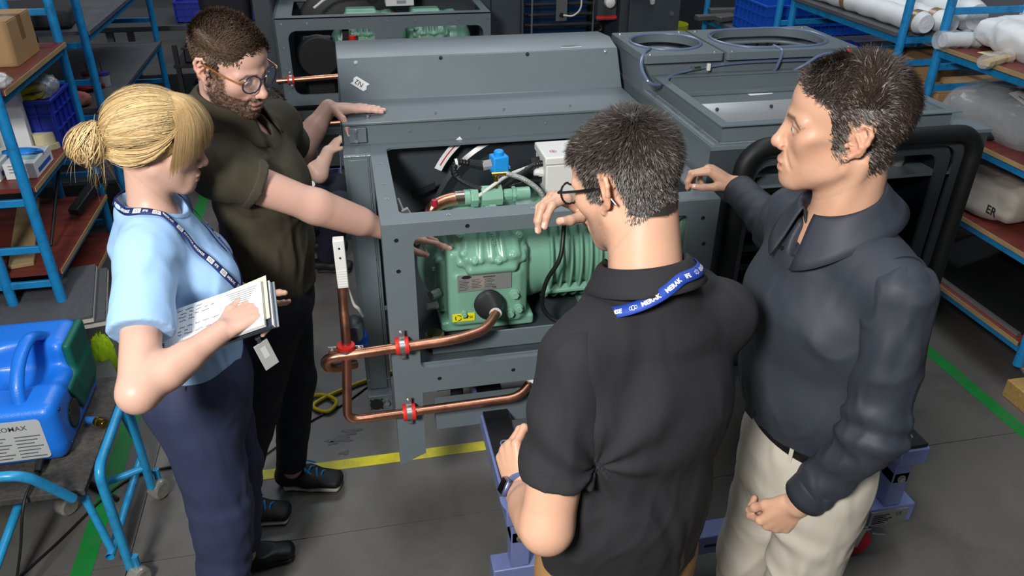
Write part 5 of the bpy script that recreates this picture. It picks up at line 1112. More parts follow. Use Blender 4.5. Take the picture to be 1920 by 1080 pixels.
def add_hand(S_, Wp, d, n, t, curls, spread=(.06, .0, -.06, -.13), thumb=((.75, .6, .25), (.9, .25, .3), (.95, .1, .25)), sc=1.):
    """Wp wrist, d finger direction, n palm side, t thumb side; curls = per finger three angles in degrees"""
    d = nrm(d); n = A3(n); n = nrm(n-d*(n@d)); t = A3(t); t = t-d*(t@d); t = nrm(t-n*(t@n)); Wp = A3(Wp)
    off = (.031, .0105, -.0105, -.0295); Ls = (.093, .097, .091, .082); seg = ((.044, .026, .020), (.048, .030, .021), (.044, .028, .020), (.035, .021, .018)); rb = (.0092, .0094, .0090, .0080)
    tips = []
    S_.ell(Wp+d*.052*sc, np.array((.056, .036, .0145))*sc, np.array([d, t, n]), .015*sc)
    S_.ell(Wp+d*.035*sc+t*.022*sc+n*.008*sc, np.array((.032, .017, .014))*sc, np.array([d, t, n]), .012*sc)
    for i in range(4):
        K = Wp+(d*Ls[i]+t*off[i])*sc; S_.cone(Wp+(d*.015+t*off[i]*.55)*sc, K, .0125*sc, .0098*sc, .010*sc)
        p = K; a = 0.; dd = nrm(d+t*spread[i])
        for j in range(3):
            a += math.radians(curls[i][j]); q = p+(dd*math.cos(a)+n*math.sin(a))*seg[i][j]*sc
            r0 = rb[i]*(1-.09*j)*sc; S_.cone(p, q, r0, r0*.92, .0035*sc); S_.ball(p, r0*1.06, .003*sc); p = q
        tips.append((p, nrm(dd*math.cos(a)+n*math.sin(a)), nrm(-n*math.cos(a)+dd*math.sin(a)), rb[i]*.8*sc))
    p = Wp+(d*.018+t*.024+n*.004)*sc; rr = (.0145, .0115, .0102, .0085); ln = (.044, .034, .027)
    for j, c in enumerate(thumb):
        dv = nrm(d*c[0]+t*c[1]+n*c[2]); q = p+dv*ln[j]*sc; S_.cone(p, q, rr[j]*sc, rr[j+1]*sc, .006*sc); p = q
    tips.append((p, dv, nrm(t-dv*(t@dv)-n*.6), .0085*sc))
    return tips
def nails(tips, parent, m):
    for p, d, up, r in tips:
        up = nrm(up-d*(up@d)); side = np.cross(d, up); mb = MB()
        mb.grid(lambda u, v: tuple(p+d*((u-.75)*r*1.5)+side*((v-.5)*r*1.35)+up*(r*1.04*math.sqrt(max(0, 1-(1.35*(v-.5))**2*.9))-.0006*(u > .99)-.1*r*abs(u-.5))), 5, 6)
        mb.build('fingernail', m, parent)
def merge(parts):
    vs, fs, o = [], [], 0
    for v, f in parts: vs.append(v); fs.append(f+o); o += len(v)
    return np.concatenate(vs), np.concatenate(fs)
def block(S_, res, lo, hi, cuts=(), smooth=1):
    q = S_.copy()
    for p, n in cuts: q.cut(p, n, .0004)
    return q.mesh(res, lo, hi, smooth)
def bbox(pts, pad): P = np.array([A3(p) for p in pts]); return P.min(0)-pad, P.max(0)+pad
def make_eyes(H, parent, iris=(.10, .07, .04), look=(1, 0, -.25)):
    mw = mat('eye_white', '#d9d2cc', .15, coat=.6); mi = mat('iris_%02d' % int(iris[0]*100), iris, .12, coat=.8); mp = mat('pupil', '#050505', .1)
    for g in (1, -1):
        c = H.W(.0785, g*.0325, .0025); dv = H.wd(nrm(look)); mb = MB(); mb.lathe([(.0136*H.sc*math.cos(a)+1e-5, .0136*H.sc*math.sin(a)) for a in np.linspace(-PI/2, PI/2, 14)], c, dv, 22); e = mb.build('eye', mw, parent)
        mb = MB(); mb.lathe([(.0062*k/4+1e-5, math.sqrt((.01375*H.sc)**2-(.0062*k/4)**2)) for k in (4, 3, 2, 1, 0)], c, dv, 18); mb.build('iris', mi, e)
        mb = MB(); mb.lathe([(.0026*k/3+1e-5, math.sqrt((.01385*H.sc)**2-(.0026*k/3)**2)) for k in (3, 2, 1, 0)], c, dv, 14); mb.build('pupil', mp, e)
HAIRM = lambda name, rough=.5: mat(name, '#ffffff', rough, attr=True, spec=.3)
def ribbon_mesh(name, P, Nn, width, col, m, parent):
    """P: N x K x 3 strand points, Nn: N x 3 outward normals, col N x 3"""
    N, K, _ = P.shape; T = np.gradient(P, axis=1); B = np.cross(T, Nn[:, None, :]); B /= np.linalg.norm(B, axis=2, keepdims=True)+1e-9
    w = width*np.concatenate([np.linspace(.3, 1, K//2), np.linspace(1, .2, K-K//2)])[None, :, None]
    A = P-B*w*.5; C = P+B*w*.5; V_ = np.stack([A, C], 2).reshape(-1, 3)
    base = (np.arange(N)*K*2)[:, None]+(np.arange(K-1)*2)[None, :]
    f = np.stack([base, base+1, base+3, base+2], 2).reshape(-1, 4)
    cc = np.repeat(col, K*2, axis=0)
    return np_mesh(name, V_, f, m, parent, col=cc)
def sample_roots(v, f, mask, n, rng):
    fc = v[f].mean(1); ok = mask(fc); f2 = f[ok]
    ar = np.linalg.norm(np.cross(v[f2[:, 2]]-v[f2[:, 0]], v[f2[:, 3]]-v[f2[:, 1]]), axis=1); i = rng.choice(len(f2), n, p=ar/ar.sum())
    a, b = rng.random(n)[:, None], rng.random(n)[:, None]; q = v[f2[i]]
    return q[:, 0]*(1-a)*(1-b)+q[:, 1]*a*(1-b)+q[:, 2]*a*b+q[:, 3]*(1-a)*b, f2[i]
def grow(roots, normals, comb, length, lift0, lift1, K=5, jitter=.25, rng=None, curl=0.):
    N = len(roots); d = normals*lift0+comb*(1-lift0)+rng.normal(0, jitter, (N, 3)); d /= np.linalg.norm(d, axis=1, keepdims=True)
    tgt = normals*lift1+comb*(1-lift1)+rng.normal(0, jitter, (N, 3)); tgt /= np.linalg.norm(tgt, axis=1, keepdims=True)
    P = [roots-normals*.002]; st = (length/(K-1))[:, None]; ph = rng.random(N)*6.28; side = np.cross(normals, comb)
    for k in range(1, K):
        t = k/(K-1); q = d*(1-t)+tgt*t+side*(curl*np.sin(ph+t*3.0))[:, None]; q /= np.linalg.norm(q, axis=1, keepdims=True)+1e-9; P.append(P[-1]+q*st)
    return np.stack(P, 1)
def short_hair(name, H, hv, hf, mask, n, comb_fn, len_fn, col_fn, width, parent, m, seed=1, lift=(.55, .25), jitter=.2, K=5, curl=0., edge=.0025):
    rng = np.random.default_rng(seed); vn = vnormals(hv, hf)
    r, ff = sample_roots(hv, hf, lambda c: mask(H.loc(c)+rng.normal(0, edge, c.shape)), n, rng); nn = vn[ff[:, 0]]; lo = H.loc(r)
    cb = comb_fn(lo)@H.ax; cb = cb-nn*(np.sum(cb*nn, 1))[:, None]; cb /= np.linalg.norm(cb, axis=1, keepdims=True)+1e-9
    P = grow(r, nn, cb, len_fn(lo, rng), lift[0], lift[1], K, jitter, rng, curl)
    return ribbon_mesh(name, P, nn, width, col_fn(lo, rng), m, parent)
def frame3(d):
    x, y, z = frame(tuple(d)); return [x, y, z]
def skin_color(P, H, base, lips, stub=None, hairmask=None, hair=None, seed=0, brows=None):
    L = H.loc(P); n = noise3(P*26, seed)*.5+noise3(P*70, seed+1)*.25
    c = np.array(base)[None, :]*(1+.07*n)[:, None]
    f, l, u = L.T; nr = np.linalg.norm(L, axis=1) < .158
    red = np.exp(-(((np.abs(l)-.045)/.022)**2+((u+.03)/.022)**2))*(f > .02)*.10+np.exp(-((l/.016)**2+((u+.034)/.014)**2))*(f > .1)*.25+np.exp(-(((np.abs(l)-.085)/.015)**2+((u)/.03)**2+((f+.015)/.03)**2))*.3
    red = red*nr; c *= np.stack([1+.05*red, 1-.42*red, 1-.5*red], 1)
    lip = nr*(np.exp(-((np.abs(l)/.0235)**6))*np.exp(-(np.abs(u+.0695)/.0105)**4))*(f > .098); c = c*(1-.75*lip)[:, None]+np.array(lips)[None, :]*(.75*lip)[:, None]
    inner = nr & ((np.abs(l) < .018) & (np.abs(u+.071) < .006) & (f < .1015) & (f > .085)); c[inner] = (.06, .015, .012)
    eo = np.sqrt(((np.abs(l)-.0335)/.0158)**2+((u-.0012)/.0082)**2); lash = nr*np.exp(-((eo-.98)/.17)**4)*(f > .07)*np.where(u > .0, .62, .22); c = c*(1-lash)[:, None]+np.array((.05, .03, .025))[None, :]*lash[:, None]
    if brows is not None:
        bw = nr*np.exp(-((u-(.0215-.9*np.clip(np.abs(l)-.040, 0, 1)))/.0042)**4)*((np.abs(l) > .012) & (np.abs(l) < .054) & (f > .055))*.75; c = c*(1-bw)[:, None]+np.array(brows)[None, :]*bw[:, None]
    if stub is not None:
        a = stub(f, l, u)*(.92+.35*noise3(P*230, seed+7)); a = np.clip(a, 0, 1)*(1-lip)*nr; c = c*(1-a)[:, None]+np.array(hair)[None, :]*a[:, None]
    if hairmask is not None: hm = hairmask(L-np.array((0, 0, .009))+.003*noise3(P*160, seed+9)[:, None]) & nr; c[hm] = np.array(hair)*.55
    return np.clip(c, 0, 1)
def torso(S_, secs, X, k=.05):
    """secs: list of (centre, half width, half depth)"""
    for (a, wa, da), (b, wb, db) in zip(secs[:-1], secs[1:]): S_.ec(a, b, wa, da, wb, db, X, k)
def folds(P, amp, sc, seed, dirv=(0, 0, 1), stretch=3.):
    d = nrm(dirv); a = (P@d)[:, None]*d; q = (P-a)+a/stretch
    w = noise3(q*sc*.6+3, seed+11)[:, None]*.35; n = noise3(q*sc*1.25+w, seed); m = noise3(q*sc*2.6+9+w, seed+5); g = noise3(P*4.5, seed+17)
    r1 = np.clip(1-np.abs(n)*2.1, 0, 1)**1.6; r2 = np.clip(1-np.abs(m)*2.4, 0, 1)**1.6
    return -amp*((1.5*r1-.5)*np.clip(.65+.9*g, .1, 1.3)+(.7*r2-.2)*np.clip(.5-.9*g, .0, 1.))
def near(P, c, r): return np.exp(-np.sum((P-A3(c))**2, axis=1)/(r*r))
def ring_band(name, c, ax_u, ax_v, nrm_, ru, rv, h, th, m, parent, flare=0., gap=None, drop=None, n=40):
    """strip around an elliptical opening; gap = half angle left open at +u"""
    c = A3(c); u = A3(ax_u); v = A3(ax_v); w = A3(nrm_); mb = MB(); g = gap or 0
    def fn(s, t):
        a = g+(2*PI-2*g)*s; q = c+u*(ru+flare*t)*math.cos(a)+v*(rv+flare*t)*math.sin(a)+w*(h*t)
        if drop: q = q+A3(drop(a, t))
        return tuple(q)
    mb.grid(fn, n, 5, closeu=(gap is None))
    return mb.build(name, m, parent, solid=th, sharp=180)
def shoe(T, heel, toe, m, sole_m, lace_m=None, name='shoe', w=.046, h=.075, low=False):
    heel, toe = A3(heel), A3(toe); d = nrm((toe-heel)*np.array((1, 1, 0))); sd = np.array((-d[1], d[0], 0)); L = np.linalg.norm(toe-heel)
    z = np.array((0, 0, 1.)); s = Sdf(); g0 = heel+z*.045
    s.ec(g0+d*.04, g0+d*(L*.45), w*.85, .04, w*.95, .034, sd, .02); s.ec(g0+d*(L*.45)-z*.004, g0+d*(L-.05)-z*.012, w*.98, .034, w*.92, .024, sd, .03)
    if not low: s.ec(g0+d*.045, g0+d*.055+z*.05, w*.8, .042, w*.75, .045, sd, .02)
    else: s.cut(g0+z*.02, -z)
    s.cut(heel+z*.018, z); v, f = s.mesh(.005); o = np_mesh(name, v, f, m, T)
    s = Sdf(); s.ec(heel+d*.05+z*.012, heel+d*(L*.5)+z*.012, w*.9, .016, w*.95, .016, sd, .01); s.ec(heel+d*(L*.5)+z*.012, heel+d*(L-.045)+z*.014, w*.95, .016, w*.95, .014, sd, .01); s.ec(heel+d*.05+z*.012, heel+d*.051+z*.012, .05, .016, .05, .016, sd, .01)
    s.cut(heel+z*.001, z); s.cut(heel+z*.024, -z); v, f = s.mesh(.005); np_mesh('sole', v, f, sole_m, o)
    if lace_m:
        for k in range(5):
            q = heel+d*(L*.34+.022*k)+z*(.108-.010*k); mb = MB(); sg = 1 if k % 2 else -1
            mb.tube(spline([tuple(q-sd*.024-z*.012+d*.006*sg), tuple(q+z*.002), tuple(q+sd*.024-z*.012-d*.006*sg)], 5), .0035, 6); mb.build('lace', lace_m, o)
        mb = MB(); q = heel+d*(L*.32)+z*.115
        for g in (1, -1): mb.tube(spline([tuple(q), tuple(q+sd*.02*g+z*.014-d*.005), tuple(q+sd*.035*g+z*.004+d*.01), tuple(q+sd*.012*g-z*.002+d*.012), tuple(q)], 5), .003, 6); mb.tube(spline([tuple(q), tuple(q+sd*.022*g+d*.03-z*.01), tuple(q+sd*.034*g+d*.06-z*.03)], 5), .003, 6)
        mb.build('lace_bow', lace_m, o)
    return o
def trousers(secs_w, legs, X, cuts, disp, res=.007):
    s = Sdf()
    for leg in legs:
        for i in range(len(leg)-1): s.cone(leg[i][0], leg[i+1][0], leg[i][1], leg[i+1][1], .03)
        a, b = A3(leg[-2][0]), A3(leg[-1][0]); dv = nrm(b-a); s.cut(b+dv*0, -dv, .002) if False else None
    torso(s, secs_w, X, .05)
    for p, n in cuts: s.cut(p, n, .004)
    s.disp += disp; return s.mesh(res)
def map_ribbon(path, up, width):
    """returns fn(s, y): a point along the strip at arc length s and offset y"""
    P = np.array([A3(p) for p in path]); seg = np.linalg.norm(np.diff(P, axis=0), axis=1); cum = np.concatenate([[0], np.cumsum(seg)])
    T = np.gradient(P, axis=0); T /= np.linalg.norm(T, axis=1, keepdims=True); Up = np.array([A3(u) for u in up]); Up = Up-T*np.sum(Up*T, 1)[:, None]; Up /= np.linalg.norm(Up, axis=1, keepdims=True); B = np.cross(Up, T)
    def fn(s, y, lift=0.):
        i = min(max(int(np.searchsorted(cum, s)-1), 0), len(P)-2); t = (s-cum[i])/max(seg[i], 1e-9)
        return tuple(P[i]*(1-t)+P[i+1]*t+(B[i]*(1-t)+B[i+1]*t)*y+(Up[i]*(1-t)+Up[i+1]*t)*lift)
    return fn, cum[-1]
LANY = mat('lanyard_blue', '#1f3f9c', .6, bump=.2, bscale=400)
def lanyard(T, path, up, width, words, flip=False, navy=False, tsize=None):
    fn, L = map_ribbon(path, up, width); n = 60; m = mat('lanyard_navy', '#1a2a63', .6, bump=.2, bscale=400) if navy else LANY
    mb = MB(); mb.grid(lambda u, v: fn(u*L, (v-.5)*width), n, 3); lo = mb.build('lanyard', m, T, solid=.0014, sharp=180)
    ts = tsize or width*.52; x = .01
    i = 0
    while x < L-.03:
        w = words[i % len(words)]; i += 1
        if w == '@':
            b = MB(); s0 = x; hw = width*.36; sg = -1 if flip else 1
            if navy: b.grid(lambda u, v: fn(s0+u*hw*2.6, (v-.5)*hw*2, .0011), 4, 3); b.build('logo_patch', PAPER, lo)
            b2 = MB(); cx = s0+hw*1.3
            for q in range(3): b2.grid(lambda u, v: fn(cx+(q-1)*hw*.62+hw*(.34+.10*v)*math.cos(2*PI*u)*(1.0 if q == 1 else .8), hw*(.5 if q == 1 else .36)*(.75+.25*v)*math.sin(2*PI*u)*1.25, .0014), 14, 2)
            b2.build('logo', INK if navy else PAPER, lo); x += hw*3.2
        else:
            vs, fs = text_geo(w, ts, 'LEFT', .0004 if not navy else .0002); wd = max(p[0] for p in vs)
            if x+wd > L-.005: break
            b = MB()
            if flip: b.add([fn(x+wd-p[0], -(p[1]-ts*.34), .0013) for p in vs], fs)
            else: b.add([fn(x+p[0], p[1]-ts*.34, .0013) for p in vs], fs)
            b.build('lettering', PAPER, lo); x += wd+width*.5
    return lo
def glasses(T, H, rim_m, temple_m, lens_r=(.0235, .0205), z=.002, f=.112, gap=.0335, wrap=.008, hinge=.066, name='eyeglasses', rr=.0018):
    g = thing_child(name, T); lm = mat('lens_glass', '#e8eef0', .03, alpha=.10, spec=.7)
    for s_ in (1, -1):
        def pt(a, q=1., d=0.): l = s_*(gap+lens_r[0]*q*math.cos(a)); return tuple(H.W(f-wrap*(abs(l)/.06)**2-.004*0+d, l, z+lens_r[1]*q*math.sin(a)-.003*(math.cos(a) < -.3)))
        MB().tube([pt(2*PI*k/36) for k in range(36)], rr, 8, closed=True).build('rim', rim_m, g)
        mb = MB(); mb.add([pt(2*PI*k/36, .97) for k in range(36)]+[pt(2*PI*k/36, .97, -.0015) for k in range(36)], [tuple(range(36)), tuple(reversed(range(36, 72)))]+[(k, k+36, (k+1) % 36+36, (k+1) % 36) for k in range(36)]); mb.build('lens', lm, g)
        MB().tube(spline([tuple(H.W(f-wrap*.9, s_*(gap+lens_r[0]*.9), z+.010)), tuple(H.W(f-.014, s_*hinge, z+.010)), tuple(H.W(f-.022, s_*(hinge+.004), z+.010)), tuple(H.W(.05, s_*(hinge+.009), z+.010)), tuple(H.W(.0, s_*.078, z+.010)), tuple(H.W(-.02, s_*.080, z+.002)), tuple(H.W(-.035, s_*.078, z-.02))], 6), rr*1.15, 8).build('temple', temple_m, g)
    MB().tube(spline([tuple(H.W(f+.0, gap-lens_r[0]*.92, z+.007)), tuple(H.W(f+.003, 0, z+.010)), tuple(H.W(f, -(gap-lens_r[0]*.92), z+.007))], 6), rr*1.1, 8).build('bridge', rim_m, g)
    return g
def thing_child(name, parent):
    o = bpy.data.objects.new(name, None); COL.objects.link(o); o.parent = parent; o.empty_display_size = .02; return o

def rib_band(S_, c, r_in, r_out, grow_, ax, res, name, m, parent, lo=None, hi=None):
    """a knitted rib that follows the neckline: the garment surface grown a little, between two ellipsoids"""
    q = Sdf()
    for p in S_.p:
        if p[6] and p[0] != 'h': continue
        if p[0] == 'c': q.p.append((p[0], p[1], p[2], p[3]+grow_, p[4]+grow_, p[5], p[6]))
        elif p[0] == 'e': q.p.append((p[0], p[1], p[2]+grow_, p[3], p[4], p[5], p[6]))
        elif p[0] == 't': q.p.append((p[0], p[1], p[2], tuple(x+grow_ for x in p[3]), p[4], p[5], p[6]))
    q.p.append(('e', A3(c), A3(r_out), np.eye(3) if ax is None else np.array(ax), 0, .004, 'int')); q.ell(c, r_in, ax, .004, True)
    R = max(r_out)+.01; v, f = q.mesh(res, A3(c)-R, A3(c)+R); return np_mesh(name, v, f, m, parent)
def neck_shirt(s, nb, axis, r0=.118, r1=.078, h=.018):
    nb = A3(nb); s.cone(nb-np.array((0, 0, .075)), nb+nrm(axis)*h, r0, r1, .02)
def neck_hole(s, nb, axis, r=.069, k=.006):
    nb = A3(nb); a = nrm(axis); s.cone(nb-a*.035, nb+a*.14, r, r+.012, k, True); s.rbox(nb+a*(.014+.09), (.125, .125, .09), .002, frame3(a), .004, True)
def fold_collar(name, nb, axis, fw, Lf, r, m, parent, top=.045, h=.048, flare=.026, gap=.4, point=.0, th=.0035, n=52, tiltf=.35):
    """shirt collar: rises from the neck hole, folds over and lies down; longer points at the front"""
    a = nrm(A3(axis)); nb = A3(nb); fw = nrm(fw-a*(fw@a)); Lf = nrm(np.cross(a, fw)); mb = MB()
    prof = [(-.004, -.012), (-.001, .45*top), (.0, .85*top), (.0045, top), (.009, .9*top), (.012+flare*.35, top-h*.5), (.012+flare, top-h)]
    def fn(s_, t):
        an = gap+(2*PI-2*gap)*s_; k = t*(len(prof)-1); i = min(int(k), len(prof)-2); q = k-i
        dr = prof[i][0]*(1-q)+prof[i+1][0]*q; dz = prof[i][1]*(1-q)+prof[i+1][1]*q; fr = max(0, math.cos(an)); w = max(0, t-.5)*2
        rr = r+dr+.02*fr*fr*w*point/.03 if point else r+dr
        return tuple(nb+fw*rr*math.cos(an)*1.0+Lf*rr*math.sin(an)+a*(dz-tiltf*r*math.cos(an)*.55-point*w*fr**3))
    mb.grid(fn, n, 13); return mb.build(name, m, parent, solid=th, sharp=180)

def hem_band(name, a, b, ra, rb, hem, d, disp, m, parent, w=.014, res=.0042):
    q = Sdf(); q.cone(a, b, ra+.0018, rb+.0018, .01); q.p.append(('b', A3(hem)-A3(d)*w, np.array((.11, .11, w)), np.array([A3(k) for k in frame3(d)]), .001, .002, 'int')); q.disp = disp; v, f = q.mesh(res, A3(hem)-.13, A3(hem)+.13); return np_mesh(name, v, f, m, parent)
def prune(v, f, keep):
    k = keep(v); return v, f[k[f].all(1)]
# ------------------------------------------------------------------ four people around the unit
SKIN = mat('skin', '#e0b09a', .42, attr=True, sub=.12, bump=.06, bscale=420, spec=.4)
NAIL = mat('nail', '#e6b9a8', .25, coat=.3)
def finish_body(T, parts, H, base, lips, stub=None, hairmask=None, hair=None, seed=0, brows=None):
    v, f = merge(parts); c = skin_color(v, H, base, lips, stub, hairmask, hair, seed, brows if brows is not None else hair); return np_mesh('body', v, f, SKIN, T, col=c)
def head_block(S_, H, res=.0022):
    lo, hi = bbox([H.W(x, y, z) for x in (-.12, .135) for y in (-.10, .10) for z in (-.13, .13)], .004)
    n = nrm(H.U*.8+H.F*.62); p0 = H.W(0, 0, -.112); v, f = block(S_, res, lo, hi, [(p0, n)], 1); return prune(v, f, lambda P: (P-p0)@n > res*1.6)
def body_block(S_, H, res, lo, hi, hands=()):
    q = S_.copy(); n = nrm(H.U*.8+H.F*.62); x = H.L; y = np.cross(n, x); q.rbox(H.W(0, 0, -.084)+n*.16, (.13, .15, .16), .001, [x, y, n], .0004, True); v, f = q.mesh(res, lo, hi); p0 = H.W(0, 0, -.084)
    def keep(P):
        k = ~(((P-p0)@n > -res*1.3) & (np.linalg.norm(P-H.c, axis=1) < .2))
        for Wp, d in hands: r = P-A3(Wp); k &= ~((r@nrm(d) > res) & (np.linalg.norm(r, axis=1) < .20))
        return k
    return prune(v, f, keep)
def hand_block(S_, Wp, d, res=.0022, tips=None):
    Wp, d = A3(Wp), nrm(d); pts = [Wp-d*.002, Wp+d*.10]+[t[0] for t in (tips or [])]; lo, hi = bbox(pts, .055 if tips else .11); p0 = Wp-d*.010; v, f = block(S_, res, lo-.01, hi+.01, [(p0, d)], 1); return prune(v, f, lambda P: (P-p0)@d > res*1.6)

# ================= woman in light blue
def woman():
    T = thing('person', 'woman with blond bun in a light blue t-shirt holding a notebook', 'person', (-.46, 1.87, 0))
    H = Head((-.455, 1.908, 1.565), (.985, .14), 16, 0, .97); fw = nrm((.97, .25, 0)); Lf = np.array((-.25, .97, 0))
    nb = (-.497, 1.882, 1.40); shR, elR, wrR = (-.492, 1.735, 1.352), (-.495, 1.455, 1.172), (-.330, 1.590, 1.222)
    shL, elL, wrL = (-.50, 2.025, 1.352), (-.47, 2.09, 1.10), (-.33, 1.99, 1.09)
    S_ = Sdf(); add_head(S_, H, True, .0018, .88, .92, False); add_neck(S_, H, nb, .049)
    torso(S_, [((-.487, 1.882, 1.35), .13, .06), ((-.455, 1.88, 1.24), .125, .075), ((-.455, 1.87, 1.08), .11, .07), ((-.46, 1.865, .93), .13, .085)], Lf, .05)
    nq = A3(nb)-np.array((0, 0, .045)); S_.cone(nq, shR, .040, .04, .05).cone(nq, shL, .040, .04, .05)
    S_.chain([shR, elR], [.046, .041], .03).chain([elR, wrR], [.041, .0265], .02); S_.cone(A3(elR)*.65+A3(wrR)*.35, A3(elR)*.45+A3(wrR)*.55, .040, .034, .02)
    S_.chain([shL, elL], [.045, .04], .03).chain([elL, wrL], [.04, .026], .02)
    for hx, kx, ax_ in (((-.47, 1.785, .92), (-.47, 1.77, .50), (-.53, 1.74, .08)), ((-.46, 1.94, .92), (-.455, 1.96, .50), (-.485, 1.99, .08))): S_.chain([hx, kx, ax_], [.07, .045, .03], .03)
    dR = nrm((.76, .58, .18)); tipsR = add_hand(S_, wrR, dR, (.12, .25, -.95), (-.55, .8, .15), ((42, 55, 30), (46, 58, 32), (50, 58, 32), (55, 58, 32)), thumb=((.8, .5, -.1), (.95, .25, .1), (1, .1, .15)), sc=.95)
    dL = nrm((.5, -.75, .1)); add_hand(S_, wrL, dL, (.3, .2, .9), (.8, .5, -.2), ((10, 10, 10),)*4, sc=.93)
    hb = head_block(S_, H)
    lo, hi = bbox([(-.72, 1.40, .02), (-.2, 2.2, 1.58)], .0)
    parts = [hb, hand_block(S_, wrR, dR, tips=tipsR), hand_block(S_, wrL, dL, .004)]
    parts.append(body_block(S_, H, .006, lo, hi, ((wrR, dR), (wrL, dL))))
    base = (.60, .37, .285)
    finish_body(T, parts, H, base, (.50, .20, .17), seed=2)
    make_eyes(H, T, (.12, .2, .28), (1, 0, -.5)); nails(tipsR, T, NAIL)
    # --- hair: volume, swept strands, fringe, bun
    HB = (.40, .27, .11); rng = np.random.default_rng(5)
    hc = (-.014, 0, .036); hr = np.array((.108, .091, .098))
    s = Sdf(); s.ell(H.W(*hc), hr*.955*H.sc, H.ax, .01)
    s.ell(H.W(.07, 0, -.035), np.array((.085, .074, .078))*H.sc, H.ax, .008, True)
    s.ell(H.W(-.0, 0, -.115), np.array((.12, .12, .078))*H.sc, H.ax, .01, True)
    bun = np.array((-.135, -.012, -.022))
    s.ell(H.W(*bun), np.array((.034, .042, .038))*H.sc, H.ax, .02); s.cone(H.W(-.09, 0, -.01), H.W(*bun), .045, .035, .02)
    v, f = s.mesh(.004); n1 = noise3(v*60, 3); vc = np.array(HB)[None, :]*(.75+.2*n1)[:, None]
    HM = HAIRM('blond_hair', .62); hair = np_mesh('hair', v, f, HM, T, col=vc)
    def ellp(dirs, off): return (np.array(hc)+hr*dirs*off)
    N = 7000; K = 12
    # swept strands: from the crown line / hairline to the bun
    az_ = rng.uniform(-1, 1, N)*2.25; el = rng.uniform(-.1, 1.0, N)
    st = np.stack([np.cos(az_)*np.cos(el*1.35), np.sin(az_)*np.cos(el*1.35), np.sin(el*1.35)], 1)
    keep = ~((st[:, 0] > .45) & (st[:, 2] < .62)) & ~((st[:, 0] > .1) & (st[:, 2] < .10)); st = st[keep]; N = len(st)
    en = np.tile(nrm((-.93, -.05, -.25)), (N, 1))+rng.normal(0, .12, (N, 3)); en /= np.linalg.norm(en, axis=1, keepdims=True)
    tt = np.linspace(0, 1, K); om = np.arccos(np.clip(np.sum(st*en, 1), -1, 1)); off = 1.0+rng.normal(0, .018, N)
    D = (np.sin((1-tt)[None, :]*om[:, None])[..., None]*st[:, None, :]+np.sin(tt[None, :]*om[:, None])[..., None]*en[:, None, :])/np.sin(om)[:, None, None]
    D[:, :, 2] -= (np.sin(tt*PI)*.10)[None, :]*(np.abs(st[:, 1])[:, None]); D /= np.linalg.norm(D, axis=2, keepdims=True)
    Pl = ellp(D, (off[:, None]+.012*np.sin(tt*PI)[None, :])[..., None]); P = H.c+H.sc*(Pl@H.ax); nn = (st/hr); nn = nn/np.linalg.norm(nn, axis=1, keepdims=True)@H.ax
    nn = (D[:, K//2]/hr); nn = nn/np.linalg.norm(nn, axis=1, keepdims=True)@H.ax
    def bl(n, lo=.6, hi=1.35): q = rng.uniform(lo, hi, n)[:, None]; w = rng.random(n)[:, None]; return np.array((.50, .34, .15))[None, :]*q*(1-w*.4)+np.array((.72, .56, .33))[None, :]*q*w*.4
    ribbon_mesh('hair_strands', P, nn, .0021, bl(N), HM, hair)['kind'] = 'stuff'
    # fringe falling over the forehead to the right side of the face
    N = 2200; K = 9; ph = rng.uniform(-1.35, .85, N); cp, sp_ = np.cos(ph), np.sin(ph); j = rng.normal(0, 1, N); pk = rng.random(N); x0 = .09*sp_
    ef, el_ = .012+.112*cp, .092*sp_
    a = np.stack([.012+.018*j*.8, .30*el_-.004, .133-.03*(1-cp)], 1); b = np.stack([.55*ef+.03, .72*el_, .128-.018*(1-cp)], 1); c = np.stack([ef+.004, el_*1.04, .078-.02*(1-cp)], 1); d = np.stack([ef*.985+.003*j, el_*1.02, .052-.105*(1-cp)-.030*pk**2], 1)
    t = np.linspace(0, 1, K)[None, :, None]; P = ((1-t)**3)*a[:, None]+3*t*(1-t)**2*b[:, None]+3*t*t*(1-t)*c[:, None]+t**3*d[:, None]
    P = H.c+H.sc*(P@H.ax); nn = np.stack([np.full(N, .8), x0*9, np.full(N, .45)], 1); nn = nn/np.linalg.norm(nn, axis=1, keepdims=True)@H.ax
    ribbon_mesh('fringe', P, nn, .0024, bl(N, .75, 1.5), HM, hair)['kind'] = 'stuff'
    # side locks hanging before the ear and loose wisps at the nape
    for sgn in (-1, 1):
        N = 700; r0 = rng.random(N); e = rng.normal(0, .004, (N, 3)); a = np.stack([.055-.03*r0, sgn*(.060+.01*r0), .098-.055*r0], 1); b = np.stack([.045-.03*r0, sgn*(.098+.0*r0), .035-.05*r0], 1); c = np.stack([-.045-.02*r0, sgn*(.100-.004*r0), -.015-.045*r0], 1); d = np.stack([-.108+0*r0, sgn*(.012+.0*r0), -.018-.012*r0], 1)+e*2
        b = b+e; c = c+e
        P = ((1-t)**3)*a[:, None]+3*t*(1-t)**2*b[:, None]+3*t*t*(1-t)*c[:, None]+t**3*d[:, None]; P = H.c+H.sc*(P@H.ax); nn = np.tile(nrm((.3, sgn, .1))@H.ax, (N, 1))
        ribbon_mesh('side_lock', P, nn, .0022, bl(N, .7, 1.5), HM, hair)['kind'] = 'stuff'
    N = 90; a = np.tile(bun, (N, 1))+rng.normal(0, .022, (N, 3)); dirn = rng.normal(0, 1, (N, 3)); dirn[:, 2] -= .9; dirn /= np.linalg.norm(dirn, axis=1, keepdims=True); ln = rng.uniform(.02, .075, N)[:, None]
